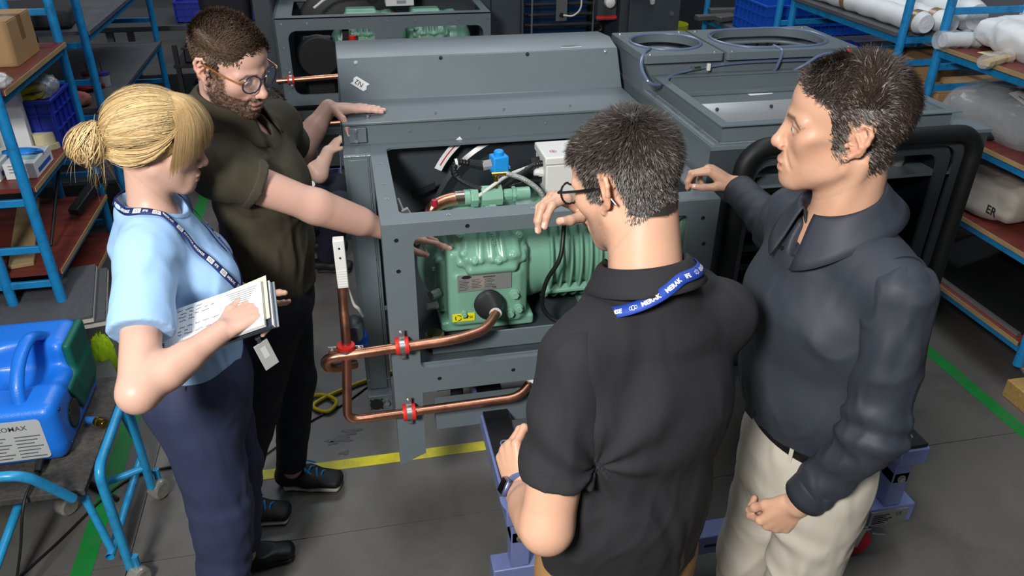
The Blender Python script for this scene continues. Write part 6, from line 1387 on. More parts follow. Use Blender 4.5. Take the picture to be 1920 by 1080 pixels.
    tl = np.linspace(0, 1, K); P = np.stack([a+dirn*ln*q+np.array((.02, 0, -.06))*q*q*ln/.08 for q in tl], 1); P = H.c+H.sc*(P@H.ax)
    ribbon_mesh('wisps', P, np.tile(H.U, (N, 1)), .0007, bl(N, .8, 1.5), HM, hair)['kind'] = 'stuff'
    # bun coils
    N = 1300; ph = rng.uniform(0, 2*PI, N); tw = rng.uniform(0, 2*PI, N); rad = rng.uniform(.75, 1.04, N); q = np.linspace(0, 2.2, K)[None, :]
    th = ph[:, None]+q; rr = (.033+.021*np.cos(tw))[:, None]*rad[:, None]; P = np.stack([bun[0]-.006+.030*np.sin(tw)[:, None]+0*th, bun[1]+rr*1.05*np.cos(th), bun[2]+rr*np.sin(th)], 2); P[:, :, 0] += .012*np.sin(th*1.0+1)
    tl_ = rng.normal(0, .45, N); t2_ = rng.normal(0, .3, N); Q = P-bun; cx, sx = np.cos(tl_)[:, None], np.sin(tl_)[:, None]; Q = np.stack([Q[..., 0]*cx-Q[..., 1]*sx, Q[..., 0]*sx+Q[..., 1]*cx, Q[..., 2]], 2); cx, sx = np.cos(t2_)[:, None], np.sin(t2_)[:, None]; Q = np.stack([Q[..., 0]*cx-Q[..., 2]*sx, Q[..., 1], Q[..., 0]*sx+Q[..., 2]*cx], 2); P = bun+Q
    cn = P[:, K//2]-bun; cn /= np.linalg.norm(cn, axis=1, keepdims=True); P = H.c+H.sc*(P@H.ax)
    ribbon_mesh('bun_coils', P, cn@H.ax, .0024, bl(N, .6, 1.5), HM, hair)['kind'] = 'stuff'
    # brows
    # --- t-shirt
    TS = mat('tshirt_blue', '#9cc2ec', .8, crease=.5, bump=.06, bscale=900)
    s = Sdf(); hemR = A3(shR)*.42+A3(elR)*.58; da = nrm(A3(elR)-A3(shR)); hemL = A3(shL)*.42+A3(elL)*.58; db = nrm(A3(elL)-A3(shL))
    s.cone(shR, A3(shR)*.3+A3(elR)*.7, .062, .073, .02); s.rbox(hemR+da*.10, (.11, .11, .10), .001, frame3(da), .004, True)
    s.cone(shL, A3(shL)*.3+A3(elL)*.7, .056, .062, .02); s.rbox(hemL+db*.10, (.10, .10, .10), .001, frame3(db), .004, True)
    torso(s, [((-.492, 1.882, 1.352), .145, .078), ((-.478, 1.88, 1.25), .152, .114), ((-.475, 1.872, 1.10), .146, .122), ((-.475, 1.866, 1.0), .156, .128)], Lf, .05)
    s.cone((-.497, 1.84, 1.39), shR, .05, .058, .04); s.cone((-.497, 1.925, 1.39), shL, .05, .058, .04)
    for g in (1, -1): s.ell(A3((-.40, 1.89, 1.225))+Lf*g*.065, (.072, .068, .075), np.array([fw, Lf, (0, 0, 1)]), .05)
    neck_shirt(s, nb, (.1, .02, 1), .115, .082, -.005); hc_ = A3(nb)+np.array((.026, .006, .066)); rb0 = s.copy(); s.ell(hc_, (.096, .088, .088), None, .004, True)
    s.cut((0, 0, .99), (0, 0, 1))
    s.disp.append(lambda P: folds(P, .0042, 11, 4, (.3, .2, 1), 3.)*(.35+.65*np.clip((1.33-P[:, 2])*5, 0, 1)))
    s.disp.append(lambda P: .009*near(P, (-.44, 1.735, 1.28), .03)+.006*np.sin(P@np.array((40., 30., 75.))+2*noise3(P*9, 6))*near(P, (-.44, 1.74, 1.25), .10))
    v, f = s.mesh(.0052); ts = np_mesh('tshirt', v, f, TS, T); s_top = s
    rib_band(rb0, hc_, (.095, .087, .087), (.108, .100, .100), .0022, None, .0028, 'neck_rib', TS, ts)
    # --- trousers
    NV = mat('navy_trousers', '#2c3350', .75, crease=.5, bump=.06, bscale=900)
    s = Sdf()
    s.chain([(-.475, 1.79, .90), (-.47, 1.765, .52), (-.515, 1.745, .12)], [.112, .086, .070], .03); s.chain([(-.46, 1.94, .90), (-.445, 1.955, .52), (-.485, 1.985, .16)], [.10, .074, .06], .03)
    torso(s, [((-.462, 1.866, 1.03), .125, .098), ((-.472, 1.862, .93), .164, .134), ((-.476, 1.86, .84), .158, .132)], Lf, .04); s.cut((0, 0, 1.03), (0, 0, -1)); s.cut((0, 0, .115), (0, 0, 1))
    s.ell((-.555, 1.85, .90), (.06, .11, .09), None, .05)
    s.disp.append(lambda P: folds(P, .005, 9, 8, (0, 0, 1), 2.2)*np.clip((.95-P[:, 2])*3, .1, 1)); s.disp.append(lambda P: .004*np.sin(P[:, 2]*55+3*noise3(P*8, 2))*near(P*np.array((0, 0, 1)), (0, 0, .35), .22))
    v, f = s.mesh(.007); tr_ = np_mesh('trousers', v, f, NV, T)
    MB().tube(spline([(-.44, 1.700, .985), (-.415, 1.706, .955), (-.41, 1.708, .92), (-.43, 1.702, .89), (-.455, 1.698, .875)], 6), .0025, 6).build('pocket_seam', NV, tr_)
    MB().tube(spline([(-.468, 1.703, 1.0), (-.474, 1.690, .88), (-.47, 1.687, .70), (-.472, 1.692, .5)], 6), .0018, 6).build('side_seam', NV, tr_)
    BS = mat('black_leather', '#131416', .45, bump=.2, bscale=150)
    shoe(T, (-.555, 2.005, 0), (-.305, 2.035, 0), BS, BS, None, 'shoe', .042, low=True); shoe(T, (-.585, 1.74, 0), (-.335, 1.77, 0), BS, BS, None, 'shoe', .042, low=True)
    # --- lanyard with badge
    bk = A3(nb)-fw*.075+np.array((0, 0, .035))
    for wp, nm in (([bk, (-.545, 1.85, 1.43), (-.527, 1.83, 1.405), (-.474, 1.81, 1.37), (-.421, 1.80, 1.31), (-.372, 1.815, 1.24), (-.35, 1.83, 1.19)], 0), ([bk, (-.54, 1.95, 1.43), (-.47, 1.955, 1.40), (-.41, 1.93, 1.35), (-.37, 1.90, 1.28), (-.345, 1.87, 1.22), (-.345, 1.84, 1.185)], 1)):
        sd = -1 if nm == 0 else 1; z_ = np.array((0, 0, 1.)); raw = [tuple(q) for q in (A3(nb)-fw*.072+z_*.042, A3(nb)-fw*.048+Lf*sd*.062+z_*.034, A3(nb)+fw*.008+Lf*sd*.092+z_*.016)]
        pp = [tuple(p) for p in spline(raw+[tuple(q) for q in wp[3:]], 8)]; n0 = 9
        p2, g2 = rb0.snap(pp[n0:], .0065); nk_ = A3(nb); r0 = np.array([A3(p) for p in pp[:n0]]); g0 = r0-nk_; g0[:, 2] *= .2; g0 = g0/np.linalg.norm(g0, axis=1)[:, None]+np.array((0, 0, .45)); g0 /= np.linalg.norm(g0, axis=1)[:, None]
        pts = np.concatenate([r0, p2]); gr = np.concatenate([g0, g2])
        for _ in range(3): pts[1:-1] = (pts[:-2]+2*pts[1:-1]+pts[2:])/4; gr[1:-1] = (gr[:-2]+2*gr[1:-1]+gr[2:])/4
        lanyard(T, pts+gr*.0015, gr, .019, ['KNORR-BREMSE', '@', 'IFE', '@', 'MERAK', '@'], navy=True, flip=bool(nm))
    return T
woman()
nbk = thing('notebook', 'spiral notebook with handwritten notes held by the woman', 'notebook', (-.36, 1.66, 1.14))
_tl = Vector((-.480, 1.718, 1.204)); _U = Vector((.95, -.02, .28)).normalized(); _D = Vector((-.01, -.93, -.36)); _D = (_D-_U*_D.dot(_U)).normalized(); _N = _U.cross(_D)*-1
if _N.z < 0: _N = -_N
for k, (th, off, w, h, m, nm) in enumerate(((.010, 0, .245, .135, PAPER, 'front_pages'), (.004, -.014, .25, .14, mat('dark_cover', '#2b3442', .5), 'inner_cover'), (.010, -.022, .25, .138, PAPER, 'back_pages'), (.003, -.034, .252, .14, mat('grey_cover', '#7f8890', .5), 'back_cover'))):
    c = _tl+_U*w/2+_D*h/2+_N*off+_D*(-.006*k); MB().obox(c+_U*.004*k, (w/2, h/2, th/2), _U, _D, _N).build(nm, m, nbk)
MB().obox(_tl+_U*.145+_D*.055-_N*.008, (.11, .066, .001), (_U+_D*-.10), _D, _N).build('loose_sheet', mat('cream_sheet', '#d9d3b4', .7), nbk); MB().obox(_tl+_U*.135+_D*.078+_N*.0055, (.12, .088, .0006), _U+_D*-.03, _D, _N).build('loose_sheet', mat('kraft_sheet', '#b9ab90', .7), nbk) if False else None
sp = MB()
for k in range(24):
    c = _tl+_D*(.006+.0054*k)-_N*.012+_U*.001; sp.tube([c+_N*(.020*math.cos(a))+_U*(.008*math.sin(a)) for a in [2*PI*j/12 for j in range(12)]], .0009, 5, closed=True)
sp.build('spiral_binding', mat('wire', '#2a2b2e', .3, metal=.8), nbk)
ink = MB(); rnd = random.Random(3)
for r in range(12):
    x = .035+rnd.uniform(0, .012); y = .012+.0102*r
    if r in (4, 8, 11): continue
    for w in range(rnd.randint(2, 5)):
        L = rnd.uniform(.008, .02); n = 7; pts = [_tl+_U*(x+L*i/(n-1))+_D*(y+rnd.uniform(-.0018, .0018))+_N*.0055 for i in range(n)]; ink.tube(pts, .0007, 4); x += L+.007
for r in range(9): ink.tube([_tl+_U*(.16+.003*r)+_D*(.012+.0062*r)+_N*.0055, _tl+_U*(.235-.004*r)+_D*(.012+.0062*r)+_N*.0055], .0006, 4)
ink.build('handwriting', mat('pen_ink', '#34363d', .7), nbk)
rl = MB()
for k in range(40): a = _tl+_U*(.016+.0056*k)+_N*.0053; rl.obox(a+_D*.0675, (.0002, .066, .0001), _U, _D, _N)
rl.build('page_ruling', mat('ruling', '#b8c0cc', .7), nbk)
bdg = thing('id_badge', 'grey plastic id badge dangling below the hand of the woman', 'badge', (-.27, 1.64, 1.06))
_b = Vector((-.262, 1.640, 1.150)); _bu = Vector((.80, .55, .2)).normalized(); _bv = Vector((.25, -.05, -.95)); _bv = (_bv-_bu*_bv.dot(_bu)).normalized(); _bn = _bu.cross(_bv)
MB().obox(_b+_bv*.038, (.019, .036, .0015), _bu, _bv, _bn).build('card', mat('badge_grey', '#a7a9a8', .35, coat=.3), bdg, bevel=.001); MB().obox(_b+_bv*.030-_bn*.0016, (.007, .015, .0006), _bu, _bv, _bn).build('card_slot', mat('badge_light', '#c8caca', .35), bdg); MB().obox(_b-_bv*.004, (.005, .014, .0012), _bu, _bv, _bn).build('strap', mat('strap_dark', '#33363a', .5), bdg); MB().tube([_b-_bv*.012-_bu*.006, _b-_bv*.012+_bu*.006], .003, 8).build('clip', ZINC, bdg)

# ================= man in olive polo
def olive():
    T = thing('person', 'bearded man with glasses in an olive polo reaching into the unit', 'person', (-.32, 2.28, 0))
    H = Head((-.30, 2.198, 1.672), (.80, -.60), 20, 4, 1.03); fw = nrm((.95, -.30, 0)); Lf = np.array((.30, .95, 0))
    nb = (-.338, 2.246, 1.487); shR, elR, wrR = (-.355, 2.062, 1.428), (-.130, 2.112, 1.288), (.098, 2.235, 1.122)
    shL, elL, wrL = (-.225, 2.43, 1.425), (-.195, 2.68, 1.235), (-.072, 2.775, 1.366)
    S_ = Sdf(); add_head(S_, H, False, .0018, 1.05, .95); add_neck(S_, H, nb, .060)
    torso(S_, [((-.29, 2.25, 1.42), .165, .075), ((-.275, 2.245, 1.29), .155, .10), ((-.285, 2.247, 1.10), .135, .095), ((-.30, 2.25, .98), .14, .10)], Lf, .05)
    nq = A3(nb)-np.array((0, 0, .055)); S_.cone(nq, shR, .050, .048, .05).cone(nq, shL, .050, .048, .05)
    S_.chain([shR, elR], [.056, .047], .03).chain([elR, wrR], [.046, .030], .02); S_.cone(A3(elR)*.9+A3(wrR)*.1, A3(elR)*.45+A3(wrR)*.55, .045, .039, .03)
    S_.chain([shL, elL], [.054, .046], .03).chain([elL, wrL], [.045, .030], .02); S_.cone(A3(elL)*.8+A3(wrL)*.2, A3(elL)*.45+A3(wrL)*.55, .046, .039, .02)
    for hx, kx, ax_ in (((-.285, 2.17, .95), (-.40, 2.20, .5), (-.53, 2.23, .09)), ((-.27, 2.33, .95), (-.28, 2.36, .5), (-.345, 2.375, .09))): S_.chain([hx, kx, ax_], [.08, .052, .038], .03)
    dR = nrm((.95, .16, -.20)); tipsR = add_hand(S_, wrR, dR, (-.2, .35, -.9), (.2, -.9, -.35), ((2, 8, 5), (24, 20, 10), (30, 22, 10), (34, 24, 10)), (.22, .03, -.03, -.10), thumb=((.75, .55, .4), (.95, .2, .3), (1, .05, .25)))
    dL = nrm((.985, .13, -.10)); tipsL = add_hand(S_, wrL, dL, (-.05, -.03, -1), (.05, -1, 0), ((-2, 6, 4), (-2, 6, 4), (-2, 6, 4), (-2, 8, 5)), (.10, .03, -.05, -.12), thumb=((.55, .75, .45), (.35, .55, .75), (.25, .4, .85)), sc=1.0)
    hairmask = lambda L: ((L[:, 2] > .052+.022*np.cos(L[:, 1]*28)-.0*L[:, 0]) & (L[:, 0] < .095) & ((L[:, 0] < .078) | (L[:, 2] > .074))) | ((L[:, 0] < .028) & (L[:, 2] > -.0) & (np.abs(L[:, 1]) < .076)) | ((L[:, 0] < -.045) & (L[:, 2] > -.050) & (np.abs(L[:, 1]) < .075))
    def stub(f, l, u):
        jaw = np.clip((-.036-u-.55*np.clip(.075-f, 0, .2)*0)/.012, 0, 1)*np.clip((f-.002)/.015, 0, 1)*np.clip((.05+.9*f*0-(-(u+.115))*0)/.01, 0, 1)
        line = np.clip(((-.030-.25*np.clip(f-.02, 0, .06))-u)/.010, 0, 1)
        mous = np.exp(-((u+.0515)/.0075)**4)*(np.abs(l) < .033)*(f > .09); side = np.clip((.030-np.abs(f-.022))/.012, 0, 1)*np.clip((.02-u)/.03, 0, 1)*(np.abs(l) > .045)
        return np.clip(np.maximum.reduce([line*np.clip((f-.0)/.02, 0, 1)*np.clip((u+.135)/.02, 0, 1), mous, side*.9]), 0, 1)*.9
    HC = (.035, .020, .012); hb = head_block(S_, H)
    lo, hi = bbox([(-.66, 1.95, .02), (.16, 2.86, 1.70)], .0)
    parts = [hb, hand_block(S_, wrR, dR, tips=tipsR), hand_block(S_, wrL, dL, tips=tipsL), body_block(S_, H, .006, lo, hi, ((wrR, dR), (wrL, dL)))]
    finish_body(T, parts, H, (.625, .375, .295), (.55, .24, .20), stub, hairmask, HC, 11)
    make_eyes(H, T, (.09, .08, .06), (1, -.1, -.35)); nails(tipsR, T, NAIL); nails(tipsL, T, NAIL)
    HM = HAIRM('brown_hair'); colf = lambda lo, r: np.array((.075, .047, .030))[None, :]*r.uniform(.5, 1.8, len(lo))[:, None]
    top = lambda L: hairmask(L) & (L[:, 2] > .045)
    def comb(L): return np.stack([-.25+.5*(L[:, 2] > .09), -.75*np.ones(len(L)), .45+0*L[:, 0]], 1)
    short_hair('hair', H, *hb, top, 12000, comb, lambda L, r: r.uniform(.018, .030, len(L))*np.clip(.55+(L[:, 2]-.05)*8, .5, 1.1)*(1+4*np.clip(L[:, 0], 0, .08)), colf, .0013, T, HM, 3, (.5, .2), .20, 6, .2)
    short_hair('hair_sides', H, *hb, lambda L: hairmask(L) & (L[:, 2] <= .060), 5200, lambda L: np.stack([-.5+0*L[:, 0], 0*L[:, 0], -.85+0*L[:, 0]], 1), lambda L, r: r.uniform(.008, .015, len(L)), colf, .0016, T, HM, 4, (.4, .15), .2, 4)
    bm = lambda L: stub(*L.T) > .35
    short_hair('beard', H, *hb, bm, 11000, lambda L: np.stack([.35+0*L[:, 0], .0*L[:, 0], -.95+0*L[:, 0]], 1), lambda L, r: r.uniform(.004, .008, len(L)), lambda L, r: np.array((.055, .028, .016))[None, :]*r.uniform(.4, 1.8, len(L))[:, None], .0010, T, HM, 5, (.38, .2), .3, 4)
    brow(H, hb, T, HM, (.05, .03, .02), 6)
    glasses(T, H, mat('rim_navy', '#1b2142', .25, coat=.4), mat('temple_amber', '#8a5522', .25, coat=.4), (.0270, .0245), .005, .1085, .0345, .010, .069, rr=.0020)
    # polo shirt
    OL = mat('olive_cotton', '#3c382a', .85, crease=.5, bump=.1, bscale=900)
    s = Sdf(); hR = A3(shR)*.60+A3(elR)*.40; da = nrm(A3(elR)-A3(shR)); hL = A3(shL)*.4+A3(elL)*.6; db = nrm(A3(elL)-A3(shL))
    s.cone(shR, A3(shR)*.3+A3(elR)*.7, .068, .074, .03); s.rbox(hR+da*.10, (.12, .12, .10), .001, frame3(da), .004, True)
    s.cone(shL, A3(shL)*.3+A3(elL)*.7, .066, .070, .03); s.rbox(hL+db*.10, (.12, .12, .10), .001, frame3(db), .004, True)
    torso(s, [((-.292, 2.25, 1.425), .175, .088), ((-.272, 2.243, 1.30), .172, .122), ((-.28, 2.246, 1.12), .160, .122), ((-.292, 2.248, .97), .168, .130)], Lf, .05)
    s.cone((-.335, 2.20, 1.455), shR, .062, .066, .05); s.cone((-.325, 2.30, 1.455), shL, .062, .066, .05)
    nax = (.16, -.10, 1); nb2 = A3(nb)+np.array((.006, -.004, .032)); neck_shirt(s, nb2, nax, .128, .084, .015); neck_hole(s, nb2, nax, .072); s.ell(A3(nb)+fw*.085+np.array((0, 0, -.03)), (.035, .035, .075), np.array([fw, Lf, (0, 0, 1)]), .01, True); s.cut((0, 0, .965), (0, 0, 1))
    s.disp.append(lambda P: folds(P, .0062, 9, 14, (.35, 0, 1), 2.6)*np.clip((1.40-P[:, 2])*4, .2, 1)); s.disp.append(lambda P: .006*np.sin(P@np.array((55., -25., 60.))+2*noise3(P*9, 5))*near(P, (-.24, 2.12, 1.33), .09))
    v, f = s.mesh(.0055); po = np_mesh('polo_shirt', v, f, OL, T)
    z = np.array((0, 0, 1.)); c0 = A3(nb)+np.array((.012, -.004, .0))
    fold_collar('collar', nb2+nrm(nax)*.012, nax, fw, Lf, .076, OL, po, .048, .064, .042, .36, .030)
    MB().grid(lambda u, v: tuple(c0+fw*(.085+.032*u)+Lf*((v-.5)*.034)+z*(-.022-.105*u)+fw*.004*math.sin(PI*v)), 8, 5).build('placket', OL, po, solid=.003)
    for k in range(2): p = c0+fw*(.098+.016*k)+z*(-.045-.05*k); MB().cyl(tuple(p), tuple(p+nrm(fw*.95+z*.3)*.004), .005, n=12).build('button', mat('button', '#6b6a58', .3), po)
    hem_band('sleeve_hem', shR, A3(shR)*.3+A3(elR)*.7, .068, .074, hR, da, s.disp, OL, po)
    DN = mat('dark_denim', '#171a26', .8, crease=.5, bump=.08, bscale=900)
    s = Sdf(); s.chain([(-.285, 2.175, .93), (-.40, 2.20, .52), (-.525, 2.232, .12)], [.098, .070, .056], .03); s.chain([(-.275, 2.325, .93), (-.28, 2.358, .52), (-.345, 2.375, .12)], [.098, .068, .056], .03)
    torso(s, [((-.29, 2.25, 1.02), .145, .11), ((-.29, 2.25, .90), .150, .115)], Lf, .04); s.cut((0, 0, .105), (0, 0, 1)); s.cut((0, 0, 1.03), (0, 0, -1)); s.disp.append(lambda P: folds(P, .005, 11, 18, (0, 0, 1), 1.6)*np.clip((.9-P[:, 2])*2, .2, 1))
    v, f = s.mesh(.007); np_mesh('trousers', v, f, DN, T)
    SH = mat('shoe_black', '#17181b', .6, bump=.3, bscale=200); SO = mat('sole_white', '#b9b6a8', .6); LC = mat('lace_blue', '#1c8cd0', .6)
    shoe(T, (-.415, 2.405, 0), (-.135, 2.335, 0), SH, SO, LC, 'safety_shoe', .05); shoe(T, (-.60, 2.25, 0), (-.325, 2.21, 0), SH, SO, LC, 'safety_shoe', .05)
def brow(H, hb, T, HM, col, seed, n=900):
    m = lambda L: (np.abs(L[:, 2]-(.0215+.10*np.clip(np.abs(L[:, 1])-.03, -1, 0)*0-.9*np.clip(np.abs(L[:, 1])-.040, 0, 1))) < .0042) & (np.abs(L[:, 1]) > .013) & (np.abs(L[:, 1]) < .055) & (L[:, 0] > .055)
    short_hair('eyebrows', H, *hb, m, n, lambda L: np.stack([-.3+0*L[:, 0], np.sign(L[:, 1])*1.0, .25+0*L[:, 0]], 1), lambda L, r: r.uniform(.005, .009, len(L)), lambda L, r: np.array(col)[None, :]*r.uniform(.5, 1.5, len(L))[:, None], .0008, T, HM, seed, (.12, .05), .12, 4, edge=.0008)
olive()

# ================= man with grey hair, seen from behind
def middle():
    T = thing('person', 'grey haired man in a black polo seen from behind at the front', 'person', (.46, 1.07, 0))
    H = Head((.472, 1.232, 1.668), (-.53, .85), 22, 0, 1.02); fw = nrm((-.30, .95, 0)); Lf = np.array((-.95, -.30, 0))
    nb = (.492, 1.150, 1.512); shL, elL, wrL = (.338, 1.062, 1.42), (.272, .955, 1.140), (.266, 1.150, 1.035)
    shR, elR, wrR = (.662, 1.17, 1.405), (.675, 1.43, 1.33), (.482, 1.49, 1.505)
    S_ = Sdf(); add_head(S_, H, False, .0018, 1.0, 1.0); add_neck(S_, H, nb, .062)
    torso(S_, [((.495, 1.11, 1.40), .165, .08), ((.48, 1.085, 1.28), .165, .105), ((.46, 1.055, 1.08), .145, .10), ((.46, 1.07, .93), .15, .105)], Lf, .05)
    nq = A3(nb)-np.array((0, 0, .06)); S_.cone(nq, shR, .050, .048, .05).cone(nq, shL, .050, .048, .05)
    for a, b, c in ((shL, elL, wrL), (shR, elR, wrR)):
        S_.chain([a, b], [.056, .047], .03).chain([b, c], [.045, .031], .02); S_.cone(A3(b)*.8+A3(c)*.2, A3(b)*.45+A3(c)*.55, .048, .041, .02)
    for g in (1, -1): S_.chain([A3((.46, 1.07, .9))+Lf*g*.085, A3((.46, 1.09, .5))+Lf*g*.10, A3((.46, 1.06, .08))+Lf*g*.11], [.08, .052, .038], .03)
    dL = nrm((-.10, .72, .55)); tipsL = add_hand(S_, wrL, dL, (.85, .2, -.45), (.35, .3, .85), ((45, 60, 35), (52, 62, 35), (58, 62, 35), (62, 62, 35)), thumb=((.85, .35, .35), (.9, .1, .5), (.9, -.1, .5)))
    dR = nrm((-.72, -.30, .42)); tipsR = add_hand(S_, wrR, dR, (-.35, -.35, -.85), (-.25, -.75, .1), ((32, 45, 22), (40, 50, 25), (48, 52, 28), (55, 52, 28)), thumb=((.8, .45, .55), (.95, .1, .45), (1, -.05, .3)))
    def hairmask(L):
        f, l, u = L.T; back = (f < -.0) & (u > -.055-.35*np.clip(-f-.04, 0, .1)) & (np.abs(l) < .0775); ear = (f > -.040) & (f < .012) & (u < .040) & (u > -.06)
        return ((u > .060) & (f < .085)) | (back & ~ear) | ((f < .035) & (f > -.005) & (u > -.012)) 
    hb = head_block(S_, H)
    stub = lambda f, l, u: np.clip((-.03-u)/.02, 0, 1)*np.clip((f+.0)/.02, 0, 1)*.28
    lo, hi = bbox([(.16, .88, .02), (.80, 1.56, 1.70)], .0)
    parts = [hb, hand_block(S_, wrL, dL, tips=tipsL), hand_block(S_, wrR, dR, tips=tipsR), body_block(S_, H, .006, lo, hi, ((wrR, dR), (wrL, dL)))]
    finish_body(T, parts, H, (.60, .345, .235), (.48, .22, .18), stub, hairmask, (.055, .045, .040), 21)
    make_eyes(H, T, (.07, .045, .03)); nails(tipsR, T, NAIL)
    HM = HAIRM('grey_hair', .42)
    def colf(L, r):
        n = len(L); g = np.clip(.44-.62*(L[:, 2]-.01)/.1, .05, .55); w = (r.random(n) < g)[:, None]; return np.where(w, np.array((.19, .178, .168))[None, :]*r.uniform(.4, 1.4, n)[:, None], np.array((.036, .027, .021))[None, :]*r.uniform(.5, 1.5, n)[:, None])
    def comb(L):
        f, l, u = L.T; cr = np.stack([f+.055, l-.012, 0*f], 1); q = np.linalg.norm(cr, axis=1, keepdims=True)+1e-6; o = cr/q; o[:, 2] = -.55*(u < .07)-.9*(u < .03); return o
    short_hair('hair', H, *hb, lambda L: hairmask(L), 24000, comb, lambda L, r: r.uniform(.012, .021, len(L))*np.clip(.55+(L[:, 2]+.02)*7, .45, 1.25), colf, .0010, T, HM, 31, (.52, .30), .20, 5)
    short_hair('nape_hair', H, *hb, lambda L: (L[:, 0] < -.02) & (L[:, 2] < -.05) & (L[:, 2] > -.085) & (np.abs(L[:, 1]) < .05), 450, lambda L: np.stack([0*L[:, 0], 0*L[:, 0], -1+0*L[:, 0]], 1), lambda L, r: r.uniform(.004, .009, len(L)), colf, .0006, T, HM, 32, (.25, .1), .3, 3)
    glasses(T, H, mat('rim_dark', '#241d18', .25, coat=.4), mat('temple_black', '#121214', .3, coat=.3), (.0235, .0190), -.002, .117, .0335, .008, .068, rr=.0021)
    BK = mat('black_pique', '#1e1e21', .85, crease=.5, bump=.12, bscale=900)
    s = Sdf(); hL = A3(shL)*.30+A3(elL)*.70; da = nrm(A3(elL)-A3(shL)); hR = A3(shR)*.4+A3(elR)*.6; db = nrm(A3(elR)-A3(shR))
    sl = Sdf(); sl.cone(shL, A3(shL)*.15+A3(elL)*.85, .068, .066, .03); sl.rbox(hL+da*.09, (.10, .10, .09), .001, frame3(da), .004, True)
    s.cone(shR, A3(shR)*.3+A3(elR)*.7, .058, .066, .03); s.rbox(hR+db*.10, (.12, .12, .10), .001, frame3(db), .004, True)
    torso(s, [((.497, 1.11, 1.405), .180, .094), ((.482, 1.085, 1.29), .184, .122), ((.462, 1.06, 1.08), .170, .122), ((.462, 1.068, .90), .176, .130)], Lf, .05)
    s.cone((.43, 1.125, 1.435), shL, .062, .063, .05); s.cone((.57, 1.165, 1.43), shR, .062, .058, .05); s.ell((.50, 1.13, 1.43), (.10, .08, .055), None, .04)
    nax = (-.08, .32, 1); neck_shirt(s, nb, nax, .125, .080, .012); neck_hole(s, nb, nax, .070); s.cut((0, 0, .93), (0, 0, 1))
    def fold_b(P):
        q = np.array((.36, 1.0, 1.26)); r = P-q; a = np.arctan2(r[:, 2], r[:, 0]); return .0050*np.sin(a*7+3.0*noise3(P*5, 4))*np.exp(-((np.linalg.norm(r, axis=1)-.10)/.11)**2)
    s.disp.append(fold_b); s.disp.append(lambda P: folds(P, .0058, 8, 24, (.5, .1, 1), 3.0)*np.clip((1.36-P[:, 2])*3.2, .12, 1))
    s.disp.append(lambda P: .012*near(P, (.348, 1.0, 1.285), .032))
    sl.disp = [lambda P: folds(P, .0042, 9, 26, da, 2.5), fold_b]
    v, f = merge([s.mesh(.0045), sl.mesh(.0042)]); po = np_mesh('polo_shirt', v, f, BK, T)
    z = np.array((0, 0, 1.)); c0 = A3(nb)+np.array((-.004, .014, -.004))
    fold_collar('collar', A3(nb)+np.array((0, 0, .0)), nax, fw, Lf, .073, BK, po, .036, .044, .022, .45, .02, tiltf=.0)
    hem_band('sleeve_hem', shL, A3(shL)*.15+A3(elL)*.85, .066, .066, hL, da, sl.disp, BK, po)
    seam = [tuple(A3(shL)+nrm(A3((.10, -.02, .04)))*.02+A3(Lf)*-.035+np.array((math.cos(a)*.0, math.sin(a)*.072*-1, math.cos(a)*.072))) for a in np.linspace(-.4, 1.9, 12)]
    TN = mat('tan_chino', '#9a7446', .8, bump=.15, bscale=400)
    s = Sdf()
    for g in (1, -1): s.chain([A3((.46, 1.07, .9))+Lf*g*.08, A3((.46, 1.09, .5))+Lf*g*.10, A3((.46, 1.06, .10))+Lf*g*.11], [.103, .076, .062], .03)
    torso(s, [((.462, 1.065, 1.0), .155, .115), ((.462, 1.07, .86), .165, .125)], Lf, .04); s.cut((0, 0, 1.0), (0, 0, -1)); s.cut((0, 0, .06), (0, 0, 1)); v, f = s.mesh(.009); np_mesh('trousers', v, f, TN, T)
    BS = mat('black_leather', '#131416', .45)
    for g in (1, -1): p = A3((.46, 1.03, 0))+Lf*g*.11; shoe(T, p, p+fw*.28, BS, BS, None, 'shoe', .047)
    # watch
    wc = A3(wrL)+dL*.004; n_ = nrm((-.55, -.35, .55)); fd = nrm(A3(wrL)-A3(elL)); n_ = nrm(n_-fd*(n_@fd)); sd = np.cross(fd, n_); wt = thing_child('smart_watch', T)
    MB().obox(tuple(wc+n_*.036-fd*.016), (.017, .021, .0055), tuple(sd), tuple(fd), tuple(n_)).build('watch_case', mat('watch_alu', '#5d6a95', .3, metal=.7), wt, bevel=.004); MB().obox(tuple(wc+n_*.0418-fd*.016), (.0145, .0185, .0006), tuple(sd), tuple(fd), tuple(n_)).build('watch_glass', mat('watch_glass', '#0a0b0d', .05, coat=.8), wt)
    MB().tube([tuple(wc-fd*.016+n_*.0335*math.cos(a)+sd*.0345*math.sin(a)) for a in np.linspace(.5, 2*PI-.5, 26)], .0035, 8, flat=3.2).build('watch_band', mat('watch_band', '#54618e', .6), wt)
    # lanyard round the collar
    ang = np.linspace(.55, 2*PI-.55, 46); a_ = nrm(nax); fp = nrm(fw-a_*(fw@a_)); lp = np.cross(a_, fp)
    pth = [A3(nb)+a_*(.016-.048*max(0, math.sin(a))-.02*max(0, math.cos(a)))+(fp*math.cos(a)+lp*math.sin(a))*(.0985+.018*max(0, math.sin(a))+.008*max(0, math.cos(a))) for a in ang]
    upv = [nrm((fp*math.cos(a)+lp*math.sin(a))*.8+a_*.6) for a in ang]
    lanyard(T, pth, upv, .021, ['MERAK', 'IFE', '@', 'KNORR-BREMSE', '@', 'MERAK'], flip=False)
    return T
middle()

